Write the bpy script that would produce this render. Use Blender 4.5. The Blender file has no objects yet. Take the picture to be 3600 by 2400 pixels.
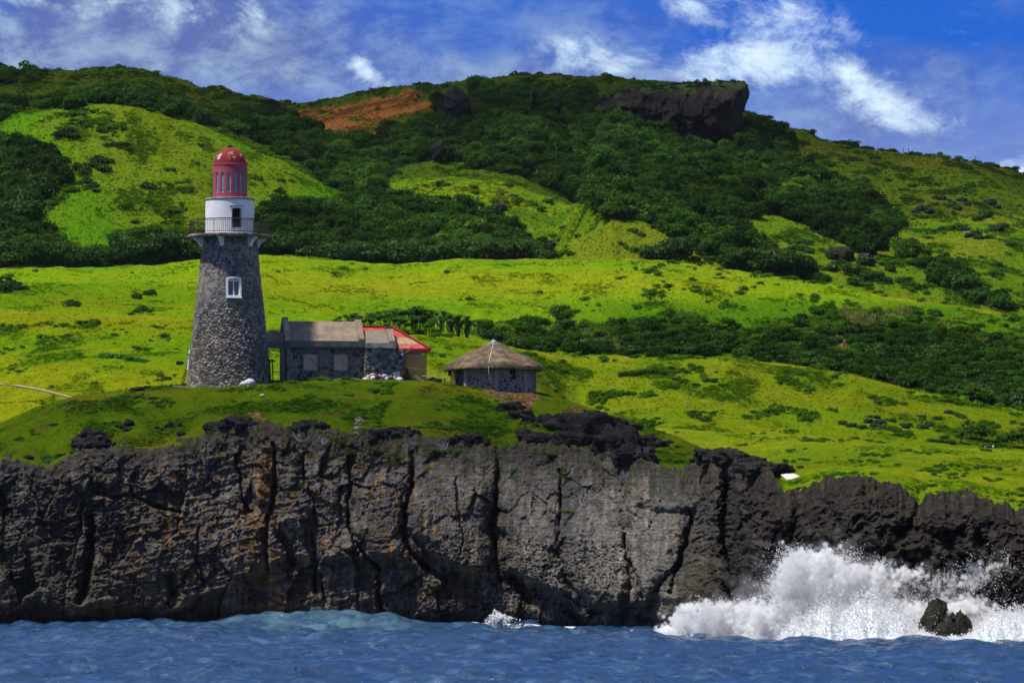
import bpy, math, random
import numpy as np
from mathutils import Vector, Matrix

# ------------------------------------------------------------------ camera, world, sun, exposure
S = bpy.context.scene
COL = S.collection
R = math.radians
F = 16000.0                      # focal length in photograph pixels (photograph 3600 x 2400)
CAMZ = 5.0
PITCH = math.atan(790.0 / F)
CP, SP = math.cos(PITCH), math.sin(PITCH)
cam = bpy.data.cameras.new("camera")
cam.sensor_width = 36.0
cam.lens = 36.0 * F / 3600.0
cam.clip_start = 1.0
cam.clip_end = 20000.0
camo = bpy.data.objects.new("camera", cam)
COL.objects.link(camo)
camo.location = (0, 0, CAMZ)
camo.rotation_euler = (R(90) + PITCH, 0, 0)
S.camera = camo

SUN_ELEV = R(65)
SUN_AZ = R(-114)                  # from +Y (away from the camera) towards -X (left)
sdir = Vector((math.sin(SUN_AZ) * math.cos(SUN_ELEV), math.cos(SUN_AZ) * math.cos(SUN_ELEV), math.sin(SUN_ELEV)))
sl = bpy.data.lights.new("sun", 'SUN')
sl.energy = 4.6
sl.angle = R(3.0)
sl.color = (1.0, 0.95, 0.86)
slo = bpy.data.objects.new("sun", sl)
COL.objects.link(slo)
slo.location = (-60, 300, 250)
slo.rotation_euler = (-sdir).to_track_quat('-Z', 'Y').to_euler()

S.view_settings.view_transform = 'Standard'
S.view_settings.look = 'None'
S.view_settings.exposure = 0.4
S.view_settings.gamma = 1.0
S.view_settings.use_curve_mapping = False
S.cycles.use_denoising = True
S.cycles.denoising_prefilter = 'ACCURATE'
S.cycles.max_bounces = 10
S.cycles.diffuse_bounces = 6
S.cycles.glossy_bounces = 2
S.cycles.transmission_bounces = 3
S.cycles.volume_bounces = 8
S.cycles.caustics_reflective = False
S.cycles.caustics_refractive = False
S.cycles.sample_clamp_indirect = 4.0


class NT:
    """small helper to write node trees"""
    def __init__(self, tree):
        self.t = tree
        self.n = tree.nodes
        self.l = tree.links

    def node(self, typ, ins=None, **kw):
        nd = self.n.new(typ)
        for k, v in kw.items():
            setattr(nd, k, v)
        if ins:
            for k, v in ins.items():
                sock = nd.inputs[k]
                if hasattr(v, 'is_output') or isinstance(v, bpy.types.NodeSocket):
                    self.l.new(v, sock)
                else:
                    if isinstance(v, (tuple, list)) and sock.type == 'RGBA' and len(v) == 3:
                        v = (*v, 1.0)
                    sock.default_value = v
        return nd

    def math(self, op, a, b=0.0, c=0.0, clamp=False):
        nd = self.node('ShaderNodeMath', {0: a, 1: b, 2: c}, operation=op, use_clamp=clamp)
        return nd.outputs[0]

    def mix(self, f, a, b, blend='MIX'):
        nd = self.n.new('ShaderNodeMix')
        nd.data_type = 'RGBA'
        nd.blend_type = blend
        nd.clamp_factor = True
        for k, v in ((0, f), (6, a), (7, b)):
            if isinstance(v, bpy.types.NodeSocket):
                self.l.new(v, nd.inputs[k])
            else:
                if isinstance(v, (tuple, list)) and len(v) == 3:
                    v = (*v, 1.0)
                nd.inputs[k].default_value = v
        return nd.outputs[2]

    def noise(self, vec, scale, detail=4.0, rough=0.55, dist=0.0):
        nd = self.node('ShaderNodeTexNoise', {'Scale': scale, 'Detail': detail, 'Roughness': rough, 'Distortion': dist})
        if vec is not None:
            self.l.new(vec, nd.inputs['Vector'])
        return nd.outputs['Fac']

    def ramp(self, f, lo, hi, a=0.0, b=1.0):
        nd = self.node('ShaderNodeMapRange', {0: f, 1: lo, 2: hi, 3: a, 4: b}, interpolation_type='SMOOTHSTEP')
        return nd.outputs[0]

    def bump(self, h, strength=0.5, dist=0.1, normal=None):
        nd = self.node('ShaderNodeBump', {'Height': h, 'Strength': strength, 'Distance': dist})
        if normal is not None:
            self.l.new(normal, nd.inputs['Normal'])
        return nd.outputs[0]


def pix_dir(px, py):
    xc, yc = (px - 1800.0) / F, (1200.0 - py) / F
    v = Vector((xc, CP - yc * SP, SP + yc * CP))
    return v.normalized()


W = bpy.data.worlds.new("World")
S.world = W
W.use_nodes = True
def build_world():
    t = NT(W.node_tree)
    t.n.clear()
    out = t.node('ShaderNodeOutputWorld')
    sky = t.node('ShaderNodeTexSky', sky_type='NISHITA')
    sky.sun_disc = False
    sky.sun_elevation = SUN_ELEV
    sky.sun_rotation = SUN_AZ
    sky.altitude = 0.0
    sky.air_density = 1.0
    sky.dust_density = 0.3
    sky.ozone_density = 2.5
    tc = t.node('ShaderNodeTexCoord')
    d = tc.outputs['Generated']
    sep = t.node('ShaderNodeSeparateXYZ', {0: d})
    # look a little higher into the sky so that the band above the hills keeps the deep blue of the photograph
    lift = t.node('ShaderNodeCombineXYZ', {0: sep.outputs[0], 1: sep.outputs[1], 2: t.math('ADD', t.math('MULTIPLY', t.math('MAXIMUM', sep.outputs[2], 0.0), 1.6), 0.10)})
    nrm = t.node('ShaderNodeVectorMath', {0: lift.outputs[0]}, operation='NORMALIZE')
    t.l.new(nrm.outputs[0], sky.inputs[0])
    hs = t.node('ShaderNodeHueSaturation', {'Hue': 0.522, 'Saturation': 1.45, 'Value': 0.9, 'Fac': 1.0, 'Color': sky.outputs[0]})
    blue = t.node('ShaderNodeMix', data_type='RGBA', blend_type='MULTIPLY')
    blue.inputs[0].default_value = 1.0
    t.l.new(hs.outputs[0], blue.inputs[6])
    blue.inputs[7].default_value = (0.075, 0.075, 0.075, 1.0)
    # the deep tropical blue over the island
    band_ = t.ramp(sep.outputs[2], 0.45, 0.16)
    base = t.mix(t.math('MULTIPLY', band_, 0.92), blue.outputs[2], (0.009, 0.100, 0.50))
    # broad pale/violet veils
    map1 = t.node('ShaderNodeMapping', {0: d})
    map1.inputs['Scale'].default_value = (1.0, 1.0, 1.7)
    n1 = t.noise(map1.outputs[0], 15.0, 9.0, 0.62, 0.3)
    n2 = t.noise(map1.outputs[0], 85.0, 9.0, 0.66, 0.4)
    n3 = t.noise(map1.outputs[0], 34.0, 10.0, 0.70, 0.5)

    def spot(px, py, rx, ry, sh=0.0):
        c = pix_dir(px, py)
        ex, ez = rx / F, ry / F
        dx = t.math('SUBTRACT', sep.outputs[0], c.x)
        dz = t.math('SUBTRACT', sep.outputs[2], c.z)
        dy = t.math('MULTIPLY', t.math('SUBTRACT', sep.outputs[1], c.y), 1.0 / 0.05)
        dx = t.math('MULTIPLY', t.math('ADD', dx, t.math('MULTIPLY', dz, sh)), 1.0 / ex)
        dz = t.math('MULTIPLY', dz, 1.0 / ez)
        r2 = t.math('ADD', t.math('ADD', t.math('MULTIPLY', dx, dx), t.math('MULTIPLY', dz, dz)), t.math('MULTIPLY', dy, dy))
        return t.math('EXPONENT', t.math('MULTIPLY', r2, -1.0))

    def total(lst):
        s = None
        for px, py, rx, ry, sh, a in lst:
            v = t.math('MULTIPLY', spot(px, py, rx, ry, sh), a)
            s = v if s is None else t.math('ADD', s, v)
        return s
    veil = total([(250, 30, 900, 170, 0, .80), (900, 150, 800, 170, .2, .62), (100, 240, 800, 130, 0, .50), (1500, 300, 700, 90, 0, .45), (2150, 300, 560, 120, 0, .55), (2950, 470, 700, 120, 0, .50), (3350, 230, 240, 110, .8, .45), (2000, 120, 300, 160, .5, .30), (3100, 60, 260, 120, .8, -.35), (1650, 60, 260, 110, 0, -.20)])
    cloud = total([(2620, 225, 230, 80, .5, .85), (2700, 90, 230, 120, .3, .72), (2400, 25, 110, 55, .9, 1.0), (3080, 320, 110, 120, .1, 1.0), (3240, 420, 170, 80, .9, .62), (1295, 255, 60, 70, .8, .80), (3590, 600, 170, 75, .2, 1.1), (780, 50, 190, 75, .2, .72), (300, 10, 380, 70, .2, .60), (2050, 200, 200, 80, .4, .42), (3330, 130, 130, 60, .8, .45), (3000, 250, 60, 60, .3, .5)])
    fv = t.math('ADD', t.math('MULTIPLY', veil, 0.98), t.math('ADD', t.math('MULTIPLY', t.math('SUBTRACT', n1, 0.5), 2.4), t.math('MULTIPLY', t.math('SUBTRACT', n2, 0.5), 0.5)), clamp=True)
    fw = t.ramp(t.math('ADD', t.math('MULTIPLY', cloud, 0.84), t.math('ADD', t.math('MULTIPLY', t.math('SUBTRACT', n3, 0.5), 3.0), t.math('MULTIPLY', t.math('SUBTRACT', n2, 0.5), 1.0))), 0.10, 1.10)
    fw = t.math('MULTIPLY', fw, t.ramp(cloud, 0.02, 0.30))
    col = base
    low = t.ramp(sep.outputs[2], 0.114, 0.088)
    away = t.ramp(sep.outputs[1], 0.97, 0.90)       # the rest of the dome: scattered white cloud
    gen = t.math('MULTIPLY', t.ramp(t.noise(d, 4.0, 7.0, 0.6, 0.2), 0.44, 0.66), t.math('MULTIPLY', away, 0.75))
    col = t.mix(t.math('MULTIPLY', low, 0.55), col, (0.215, 0.300, 0.60))
    vcol = t.mix(t.ramp(t.math('ADD', t.math('MULTIPLY', n3, .6), t.math('MULTIPLY', n2, .4)), .40, .60), (0.095, 0.130, 0.33), (0.270, 0.370, 0.50))
    col = t.mix(t.math('MULTIPLY', fv, 0.90), col, vcol)
    col = t.mix(fw, col, (0.60, 0.74, 0.86))
    col = t.mix(gen, col, (0.66, 0.69, 0.76))
    bg = t.node('ShaderNodeBackground', {'Color': col, 'Strength': 1.0})
    t.l.new(bg.outputs[0], out.inputs[0])
build_world()

# ------------------------------------------------------------------ numpy noise and mesh helpers
RNG = np.random.default_rng(7)
random.seed(7)
_perm = np.random.default_rng(11).permutation(256).astype(np.int64)
_perm = np.concatenate([_perm, _perm, _perm])
_g = np.random.default_rng(5).normal(size=(256, 3))
_g /= np.linalg.norm(_g, axis=1)[:, None]


def perlin(x, y, z=None):
    x = np.asarray(x, float); y = np.asarray(y, float)
    z = np.zeros_like(x) if z is None else np.asarray(z, float)
    x, y, z = np.broadcast_arrays(x, y, z)
    xi, yi, zi = np.floor(x).astype(np.int64), np.floor(y).astype(np.int64), np.floor(z).astype(np.int64)
    xf, yf, zf = x - xi, y - yi, z - zi
    u, v, w = (k * k * k * (k * (k * 6 - 15) + 10) for k in (xf, yf, zf))
    xi &= 255; yi &= 255; zi &= 255
    r = 0
    for dx in (0, 1):
        for dy in (0, 1):
            for dz in (0, 1):
                h = _perm[_perm[_perm[xi + dx] + yi + dy] + zi + dz]
                gr = _g[h]
                dot = gr[..., 0] * (xf - dx) + gr[..., 1] * (yf - dy) + gr[..., 2] * (zf - dz)
                r = r + dot * (u if dx else 1 - u) * (v if dy else 1 - v) * (w if dz else 1 - w)
    return r * 1.5


def fbm(x, y, z=None, o=4, gain=0.5, lac=2.03):
    a, s = 1.0, 0.0
    zz = 0.0 if z is None else z
    for i in range(o):
        s = s + a * perlin(x + 17.3 * i, y - 9.1 * i, zz + 3.7 * i)
        x, y, zz = x * lac, y * lac, zz * lac
        a *= gain
    return s


def ridged(x, y, z=None, o=4, gain=0.5, lac=2.03):
    a, s = 1.0, 0.0
    zz = 0.0 if z is None else z
    for i in range(o):
        s = s + a * (1 - 2.2 * np.abs(perlin(x + 7.3 * i, y + 5.1 * i, zz - 2.7 * i)))
        x, y, zz = x * lac, y * lac, zz * lac
        a *= gain
    return s


def smooth(a, b, x):
    t = np.clip((x - a) / (b - a), 0, 1)
    return t * t * (3 - 2 * t)


def worley(x, y, seed=0):
    """F1, F2 and a random id of the nearest cell point, 2-D"""
    xi, yi = np.floor(x).astype(np.int64), np.floor(y).astype(np.int64)
    f1 = np.full(x.shape, 9.0); f2 = np.full(x.shape, 9.0); cid = np.zeros(x.shape)
    tab = np.random.default_rng(100 + seed).random((256, 3))
    for dx in (-1, 0, 1):
        for dy in (-1, 0, 1):
            cx, cy = xi + dx, yi + dy
            h = _perm[_perm[cx & 255] + (cy & 255)]
            px, py = cx + tab[h, 0], cy + tab[h, 1]
            d = np.hypot(px - x, py - y)
            near = d < f1
            f2 = np.where(near, f1, np.minimum(f2, d))
            cid = np.where(near, tab[h, 2], cid)
            f1 = np.where(near, d, f1)
    return f1, f2, cid


def facets(x, y, seed=0, tilt=1.0):
    """broken faces: every cell is a little plane of its own tilt and depth; returns depth and distance to the nearest edge"""
    xi, yi = np.floor(x).astype(np.int64), np.floor(y).astype(np.int64)
    f1 = np.full(x.shape, 9.0); f2 = np.full(x.shape, 9.0); out = np.zeros(x.shape)
    tab = np.random.default_rng(300 + seed).random((256, 5))
    for dx in (-1, 0, 1):
        for dy in (-1, 0, 1):
            cx, cy = xi + dx, yi + dy
            h = _perm[_perm[cx & 255] + (cy & 255)]
            px, py = cx + tab[h, 0], cy + tab[h, 1]
            d = np.hypot(px - x, py - y)
            near = d < f1
            pl = (tab[h, 2] - .5) + tilt * ((x - px) * (tab[h, 3] - .5) + (y - py) * (tab[h, 4] - .5)) * 2
            f2 = np.where(near, f1, np.minimum(f2, d)); out = np.where(near, pl, out); f1 = np.where(near, d, f1)
    return out, f2 - f1


def in_poly(x, y, poly):
    inside = np.zeros(np.shape(x), bool)
    n = len(poly)
    for i in range(n):
        x1, y1 = poly[i]; x2, y2 = poly[(i + 1) % n]
        if y1 == y2:
            continue
        c = ((y1 > y) != (y2 > y)) & (x < (x2 - x1) * (y - y1) / (y2 - y1) + x1)
        inside ^= c
    return inside


def seg_dist(x, y, pts, closed=False):
    d = np.full(np.shape(x), 1e9)
    n = len(pts)
    for i in range(n if closed else n - 1):
        x1, y1 = pts[i][:2]; x2, y2 = pts[(i + 1) % n][:2]
        L = (x2 - x1) ** 2 + (y2 - y1) ** 2 + 1e-9
        t = np.clip(((x - x1) * (x2 - x1) + (y - y1) * (y2 - y1)) / L, 0, 1)
        d = np.minimum(d, np.hypot(x - x1 - t * (x2 - x1), y - y1 - t * (y2 - y1)))
    return d


def P(px, py, Y):
    """world point seen at photograph pixel (px, py) at depth Y"""
    xc, yc = (px - 1800.0) / F, (1200.0 - py) / F
    t = Y / (CP - yc * SP)
    return xc * t, Y, CAMZ + t * (SP + yc * CP)


def mesh(name, verts, faces, mat=None, parent=None, cols=None, smooth_=False, loc=None, attrs=None, link=True):
    """faces: (n,4) or (n,3) array, or list of tuples. ONE mesh object."""
    me = bpy.data.meshes.new(name)
    verts = np.asarray(verts, dtype=np.float32)
    if isinstance(faces, np.ndarray):
        k = faces.shape[1]
        me.vertices.add(len(verts))
        me.vertices.foreach_set('co', verts.ravel())
        me.loops.add(faces.size)
        me.loops.foreach_set('vertex_index', faces.astype(np.int32).ravel())
        me.polygons.add(len(faces))
        me.polygons.foreach_set('loop_start', np.arange(0, faces.size, k, dtype=np.int32))
        me.update(calc_edges=True)
    else:
        me.from_pydata([tuple(map(float, v)) for v in verts], [], [tuple(map(int, f)) for f in faces])
        me.update()
    if cols is not None:
        c = np.ones((len(verts), 4), np.float32)
        c[:, :3] = cols
        at = me.color_attributes.new('col', 'FLOAT_COLOR', 'POINT')
        at.data.foreach_set('color', c.ravel())
    for k, v in (attrs or {}).items():
        at = me.attributes.new(k, 'FLOAT', 'POINT')
        at.data.foreach_set('value', np.asarray(v, np.float32).ravel())
    if smooth_:
        me.polygons.foreach_set('use_smooth', np.ones(len(me.polygons), bool))
    if mat is not None:
        me.materials.append(mat)
    ob = bpy.data.objects.new(name, me)
    if link:
        COL.objects.link(ob)
    if parent is not None:
        ob.parent = parent
    if loc is not None:
        ob.location = loc
    return ob


def grid_faces(nr, nc, wrap=False):
    i = np.arange(nr - 1)[:, None] * nc
    if wrap:
        j = np.arange(nc); j2 = (j + 1) % nc
    else:
        j = np.arange(nc - 1); j2 = j + 1
    a = i + j; b = i + j2
    return np.stack([a, b, b + nc, a + nc], -1).reshape(-1, 4)


def tag(o, label, cat, group=None):
    o['label'] = label
    o['category'] = cat
    if group:
        o['group'] = group
    return o


def setting(o, kind='structure'):
    o['kind'] = kind
    return o


def root(name, loc, label, cat, rz=0.0, group=None):
    o = bpy.data.objects.new(name, None)
    o.empty_display_size = 0.5
    COL.objects.link(o)
    o.location = loc
    o.rotation_euler = (0, 0, rz)
    return tag(o, label, cat, group)


def material(name):
    m = bpy.data.materials.new(name)
    m.use_nodes = True
    t = NT(m.node_tree)
    t.n.clear()
    t.out = t.node('ShaderNodeOutputMaterial')
    return m, t


def plain(name, color, rough=0.7, var=0.25, scale=3.0, bump=0.0, bscale=20.0, metallic=0.0, color2=None, spec=0.3):
    """surface with a two-tone procedural wear"""
    m, t = material(name)
    geo = t.node('ShaderNodeTexCoord').outputs['Object']
    f = t.noise(geo, scale, 6.0, 0.65)
    c2 = color2 if color2 else tuple(c * (1 - var) for c in color)
    c = t.mix(t.ramp(f, 0.35, 0.65), tuple(color), tuple(c2))
    b = t.node('ShaderNodeBsdfPrincipled', {'Base Color': c, 'Roughness': rough, 'Metallic': metallic, 'Specular IOR Level': spec})
    if bump:
        t.l.new(t.bump(t.noise(geo, bscale, 4.0, 0.6), bump, 0.05), b.inputs['Normal'])
    t.l.new(b.outputs[0], t.out.inputs[0])
    return m


def pchip(Yk, Ek, Yq):
    """monotone cubic per column. Yk, Ek: (nk, nc); Yq: (nr, nc)"""
    nk, nc = Yk.shape
    h = np.diff(Yk, axis=0); d = np.diff(Ek, axis=0) / h
    m = np.zeros_like(Ek)
    for k in range(1, nk - 1):
        s = d[k - 1] * d[k] > 0
        w1 = 2 * h[k] + h[k - 1]; w2 = h[k] + 2 * h[k - 1]
        with np.errstate(divide='ignore', invalid='ignore'):
            hm = (w1 + w2) / (w1 / d[k - 1] + w2 / d[k])
        m[k] = np.where(s, hm, 0)
    m[0] = d[0]; m[-1] = d[-1]
    out = np.zeros_like(Yq)
    for k in range(nk - 1):
        sel = (Yq >= Yk[k]) if k else np.ones_like(Yq, bool)
        t = np.clip((Yq - Yk[k]) / h[k], 0 if k else -1, 1 if k < nk - 2 else 3)
        t2, t3 = t * t, t * t * t
        val = (2 * t3 - 3 * t2 + 1) * Ek[k] + (t3 - 2 * t2 + t) * h[k] * m[k] + (-2 * t3 + 3 * t2) * Ek[k + 1] + (t3 - t2) * h[k] * m[k + 1]
        out = np.where(sel, val, out)
    return out

# ------------------------------------------------------------------ terrain: one height field from the cliff edge to the far ridges
def curve(*pts):
    xs = [p[0] for p in pts]; ys = [p[1] for p in pts]
    return lambda u: np.interp(u, xs, ys)


def sm(f, u, w):
    return sum(f(u + k * w) for k in (-1, -.5, 0, .5, 1)) / 5.0


def elev(s):                     # tangent of the elevation angle of photograph row s
    yc = (1200.0 - s) / F
    return (SP + yc * CP) / (CP - yc * SP)


c_Y0 = curve((-6000, 378), (0, 376), (900, 374), (1740, 368), (2100, 362), (2400, 346), (2700, 322), (3000, 310), (3600, 304), (9000, 300))
c_s0 = curve((-400, 1625), (0, 1618), (90, 1625), (170, 1650), (230, 1615), (300, 1580), (400, 1582), (560, 1588), (660, 1560), (730, 1520), (800, 1500), (900, 1495),
             (1050, 1508), (1150, 1515), (1250, 1530), (1350, 1540), (1500, 1535), (1620, 1550), (1740, 1575), (1800, 1570), (1850, 1555), (1950, 1570), (2080, 1580),
             (2200, 1600), (2300, 1640), (2400, 1655), (2480, 1615), (2560, 1612), (2650, 1640), (2720, 1670), (2755, 1725), (2790, 1735), (2830, 1718), (2900, 1692), (2960, 1683),
             (3080, 1690), (3150, 1712), (3200, 1750), (3230, 1775), (3262, 1745), (3300, 1735), (3340, 1748), (3400, 1742), (3450, 1765), (3510, 1780), (3600, 1788), (4200, 1800))
c_s1 = curve((-400, 1520), (0, 1492), (130, 1432), (250, 1397), (400, 1374), (560, 1356), (660, 1348), (800, 1344), (950, 1336), (1100, 1324), (1300, 1326), (1500, 1330), (1560, 1340),
             (1650, 1351), (1760, 1364), (1880, 1377), (2000, 1410), (2150, 1462), (2350, 1525), (2500, 1582), (2620, 1632), (2700, 1662), (2780, 1655), (2900, 1642), (3050, 1638), (3300, 1650), (3600, 1682), (4200, 1720))
c_Y1 = curve((-400, 400), (600, 406), (1500, 407), (1900, 405), (2300, 392), (2600, 370), (2760, 352), (3000, 345), (3600, 340))
c_sM = curve((1900, 1490), (2400, 1505), (2700, 1520), (3000, 1540), (3200, 1564), (3400, 1580), (3600, 1592), (4200, 1610))
c_s2 = curve((-400, 1085), (0, 1090), (300, 1104), (650, 1124), (1000, 1150), (1440, 1158), (1560, 1172), (1700, 1197), (1900, 1238), (2050, 1247), (2200, 1250), (2400, 1252), (2600, 1258), (2700, 1273), (2850, 1292), (3000, 1318), (3200, 1372), (3400, 1412), (3600, 1446), (4200, 1500))
c_s3 = curve((-400, 955), (0, 945), (350, 936), (550, 930), (690, 913), (920, 900), (1040, 906), (1160, 917), (1300, 928), (1400, 933), (1500, 925), (1570, 915), (1650, 911), (1750, 914), (1900, 910), (2300, 914), (2420, 926), (2560, 946), (2700, 965), (2850, 990), (3000, 1008), (3250, 1058), (3450, 1092), (3600, 1126), (4200, 1200))
c_s4 = curve((-500, 560), (0, 442), (100, 405), (200, 374), (300, 356), (380, 350), (470, 357), (560, 384), (700, 446), (850, 516), (1000, 575), (1110, 645), (1250, 708), (1400, 762), (1600, 800), (1850, 850), (2000, 900), (2100, 950), (2300, 1000))
c_w4 = curve((1500, 1.0), (1950, 1.0), (2150, 0.0))
c_s5 = curve((1100, 720), (1250, 680), (1350, 655), (1500, 641), (1650, 640), (1760, 648), (1850, 678), (1950, 722), (2100, 788), (2200, 836), (2300, 888), (2450, 930), (2600, 1000))
c_w5 = curve((1050, 0.0), (1350, 1.0), (2300, 1.0), (2500, 0.0))
c_s7 = curve((-400, 268), (0, 266), (150, 282), (260, 282), (340, 268), (410, 256), (470, 257), (530, 266), (600, 290), (700, 327), (800, 352), (900, 376), (1000, 397), (1040, 403), (1090, 390), (1150, 370), (1300, 332), (1450, 307),
             (1600, 292), (1800, 283), (1950, 278), (2130, 273), (2300, 284), (2440, 300), (2520, 350), (2610, 410), (2700, 438), (2800, 480), (2900, 522), (2980, 537), (3060, 548), (3200, 566), (3350, 580), (3450, 596), (3520, 616), (3600, 640), (4200, 760))
c_Y7 = curve((-400, 1060), (500, 1060), (1000, 1010), (1200, 960), (2600, 930), (2900, 950), (3600, 960))

us = np.concatenate([-430 - np.geomspace(30, 7000, 26)[::-1], np.arange(-430, 4031, 4.7), 4030 + np.geomspace(30, 7000, 26)])
NC = len(us)
tt = np.concatenate([np.linspace(0, 0.135, 300, endpoint=False), np.linspace(0.135, 0.42, 170, endpoint=False), np.linspace(0.42, 0.80, 210, endpoint=False), np.linspace(0.80, 1.0, 16)])
NR = len(tt)
YEND = 1240.0
Y0 = sm(c_Y0, us, 60); Ygrid = Y0[None] + tt[:, None] * (YEND - Y0)[None]


def build_profile():
    u = us
    e0, e1, e2, e3 = elev(c_s0(u)), elev(sm(c_s1, u, 12)), elev(sm(c_s2, u, 12)), elev(sm(c_s3, u, 10))
    Y1 = sm(c_Y1, u, 60)
    Y2 = np.interp(u, [0, 1000, 2400, 3600], [500, 492, 478, 474]); Y3 = np.interp(u, [0, 1500, 2600, 3600], [640, 640, 625, 600])
    right = smooth(1850, 2050, u)
    YM = np.interp(u, [1900, 2400, 3600], [440, 425, 412])
    eM = elev(c_sM(u))
    K = []
    K.append((Y0, e0))
    # house platform: nearly level between the front of the tower and the crest
    K.append((Y1 - 11, e1 - 18 / F * (1 - smooth(1900, 2300, u)) - smooth(1900, 2300, u) * (e1 - e0) * 0.42))
    K.append((Y1, e1))
    K.append((Y1 + 8, (e1 * Y1 - np.interp(u, [0, 1000, 1900, 2300, 2750, 2900], [.5, .7, .9, 1.6, .6, .5])) / (Y1 + 8)))
    zl = e1 * Y1 * 0.62 + e2 * Y2 * 0.38
    eMl = zl / YM
    K.append((YM, eMl * (1 - right) + eM * right))
    K.append((YM + 7, (K[-1][1] * YM + 0.7 * (1 - right) - 0.5 * right) / (YM + 7)))
    K.append((Y2, e2))
    K.append((Y2 + 13, (e2 * Y2 - np.interp(u, [0, 900, 1500, 2000, 3600], [.2, .4, .5, 2.6, 2.8])) / (Y2 + 13)))
    K.append((Y3, e3))
    z3b = e3 * Y3 - np.interp(u, [0, 900, 2400, 3600], [4, 6, 6, 3])
    K.append((Y3 + 26, z3b / (Y3 + 26)))
    Y7 = sm(c_Y7, u, 80); e7 = elev(sm(c_s7, u, 8)); z7 = e7 * Y7
    Y4 = np.interp(u, [0, 1300, 2000], [765, 735, 700]); w4 = c_w4(u); e4 = elev(sm(c_s4, u, 20))
    zl4 = z3b + (z7 - z3b) * 0.30
    z4 = w4 * e4 * Y4 + (1 - w4) * zl4
    K.append((Y4, z4 / Y4))
    Y4b = Y4 + 26
    d4 = np.interp(u, [0, 300, 900, 1300, 1700], [5, 5, 6, 3, 2])
    K.append((Y4b, (w4 * (z4 - d4) + (1 - w4) * (z3b + (z7 - z3b) * 0.39)) / Y4b))
    Y5 = np.interp(u, [0, 1300, 2400, 3600], [815, 806, 790, 790]); w5 = c_w5(u); e5 = elev(sm(c_s5, u, 20))
    z5l = np.maximum(K[-1][1] * Y4b, 0) + (z7 - K[-1][1] * Y4b) * np.interp(u, [0, 900, 1300, 2600, 3600], [.18, .2, .24, .17, .17])
    z5 = w5 * e5 * Y5 + (1 - w5) * z5l
    K.append((Y5, z5 / Y5))
    Y5b = Y5 + 24
    K.append((Y5b, (z5 + (z7 - z5) * 0.10 - w5 * 4.0) / Y5b))
    Y6 = 0.5 * Y5b + 0.5 * Y7
    z5b = K[-1][1] * Y5b
    w6 = smooth(2060, 2160, u) * (1 - smooth(2620, 2690, u))
    Y6 = Y6 * (1 - w6) + 878 * w6
    e6 = (z5b + (z7 - z5b) * np.interp(u, [0, 1000, 1700, 2550, 2800, 3600], [.52, .5, .46, .40, .47, .5])) / Y6
    K.append((Y6, e6 * (1 - w6) + w6 * elev(np.interp(u, [2060, 2150, 2300, 2500, 2600, 2700], [440, 470, 510, 545, 550, 500]))))
    K.append((Y7, e7))
    K.append((Y7 + 60, (z7 - 4) / (Y7 + 60)))
    K.append((np.full_like(u, YEND), (z7 - 40) / YEND))
    return np.array([k[0] for k in K]), np.array([k[1] for k in K])


KY, KE = build_profile()
Eg = pchip(KY, KE, Ygrid)
Zg = CAMZ + Eg * Ygrid
UU = np.broadcast_to(us[None], Ygrid.shape)
Sg0 = None
Xg = (UU - 1800.0) / F * Ygrid / (CP - (Eg * CP - SP) / (CP + Eg * SP) * SP)
# relief: broad swells, tussocks, gullies on the far slopes
d0 = Ygrid - Y0[None]
far = smooth(640, 760, Ygrid)
Zg += smooth(6, 60, d0) * 0.35 * fbm(Xg / 26, Ygrid / 26, None, 2)
mid_ = smooth(505, 540, Ygrid) * (1 - smooth(600, 632, Ygrid))
Zg += mid_ * (1.5 * fbm((Xg + .5 * Ygrid) / 48 + 2, Ygrid / 120, None, 2) + .5 * fbm(Xg / 17, Ygrid / 24 + 4, None, 2))
Zg += smooth(2, 14, d0) * (0.10 + 0.14 * smooth(400, 560, Ygrid)) * fbm(Xg / 3.1, Ygrid / 4.0, None, 3)
Zg += smooth(0, 4, d0) * (1 - smooth(20, 60, d0)) * 0.16 * fbm(Xg / 1.1 + 3, Ygrid / 1.1, None, 3)
gul = ridged((Xg + 0.35 * Ygrid) / 42 + 3, Ygrid / 160, None, 3)
near_crest = np.ones_like(Zg)
for k in (10, 12, 15):
    near_crest *= 1 - 0.8 * np.exp(-((Ygrid - KY[k][None]) / 16) ** 2)
near_crest *= 1 - .85 * np.exp(-((UU - 2350) / 330) ** 4) * np.exp(-((Ygrid - 885) / 45) ** 2)
Zg += far * near_crest * (2.4 * gul + 0.9 * fbm(Xg / 16, Ygrid / 16, None, 4))
# rough ground in the eroded hollow right of the hut and below it
Eg = (Zg - CAMZ) / Ygrid
YC = (Eg * CP - SP) / (CP + Eg * SP)
Sg = 1200.0 - YC * F                                     # photograph row of every terrain vertex
vis = Eg >= np.maximum.accumulate(Eg, axis=0) - 1e-6


def height(x, y):
    """terrain height under world point (x, y)"""
    u = 1800.0 + x * F / y
    for _ in range(2):
        j = np.clip(np.searchsorted(us, u) - 1, 0, NC - 2)
        fu = (u - us[j]) / (us[j + 1] - us[j])
        y0 = Y0[j] * (1 - fu) + Y0[j + 1] * fu
        t = (y - y0) / (YEND - y0)
        i = int(np.clip(np.searchsorted(tt, t) - 1, 0, NR - 2))
        ft = min(max((t - tt[i]) / (tt[i + 1] - tt[i]), 0), 1)
        z = (Zg[i, j] * (1 - fu) + Zg[i, j + 1] * fu) * (1 - ft) + (Zg[i + 1, j] * (1 - fu) + Zg[i + 1, j + 1] * fu) * ft
        e = (z - CAMZ) / y
        yc = (e * CP - SP) / (CP + e * SP)
        u = 1800.0 + x * F / y * (CP - yc * SP)
    return float(z)


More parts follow.
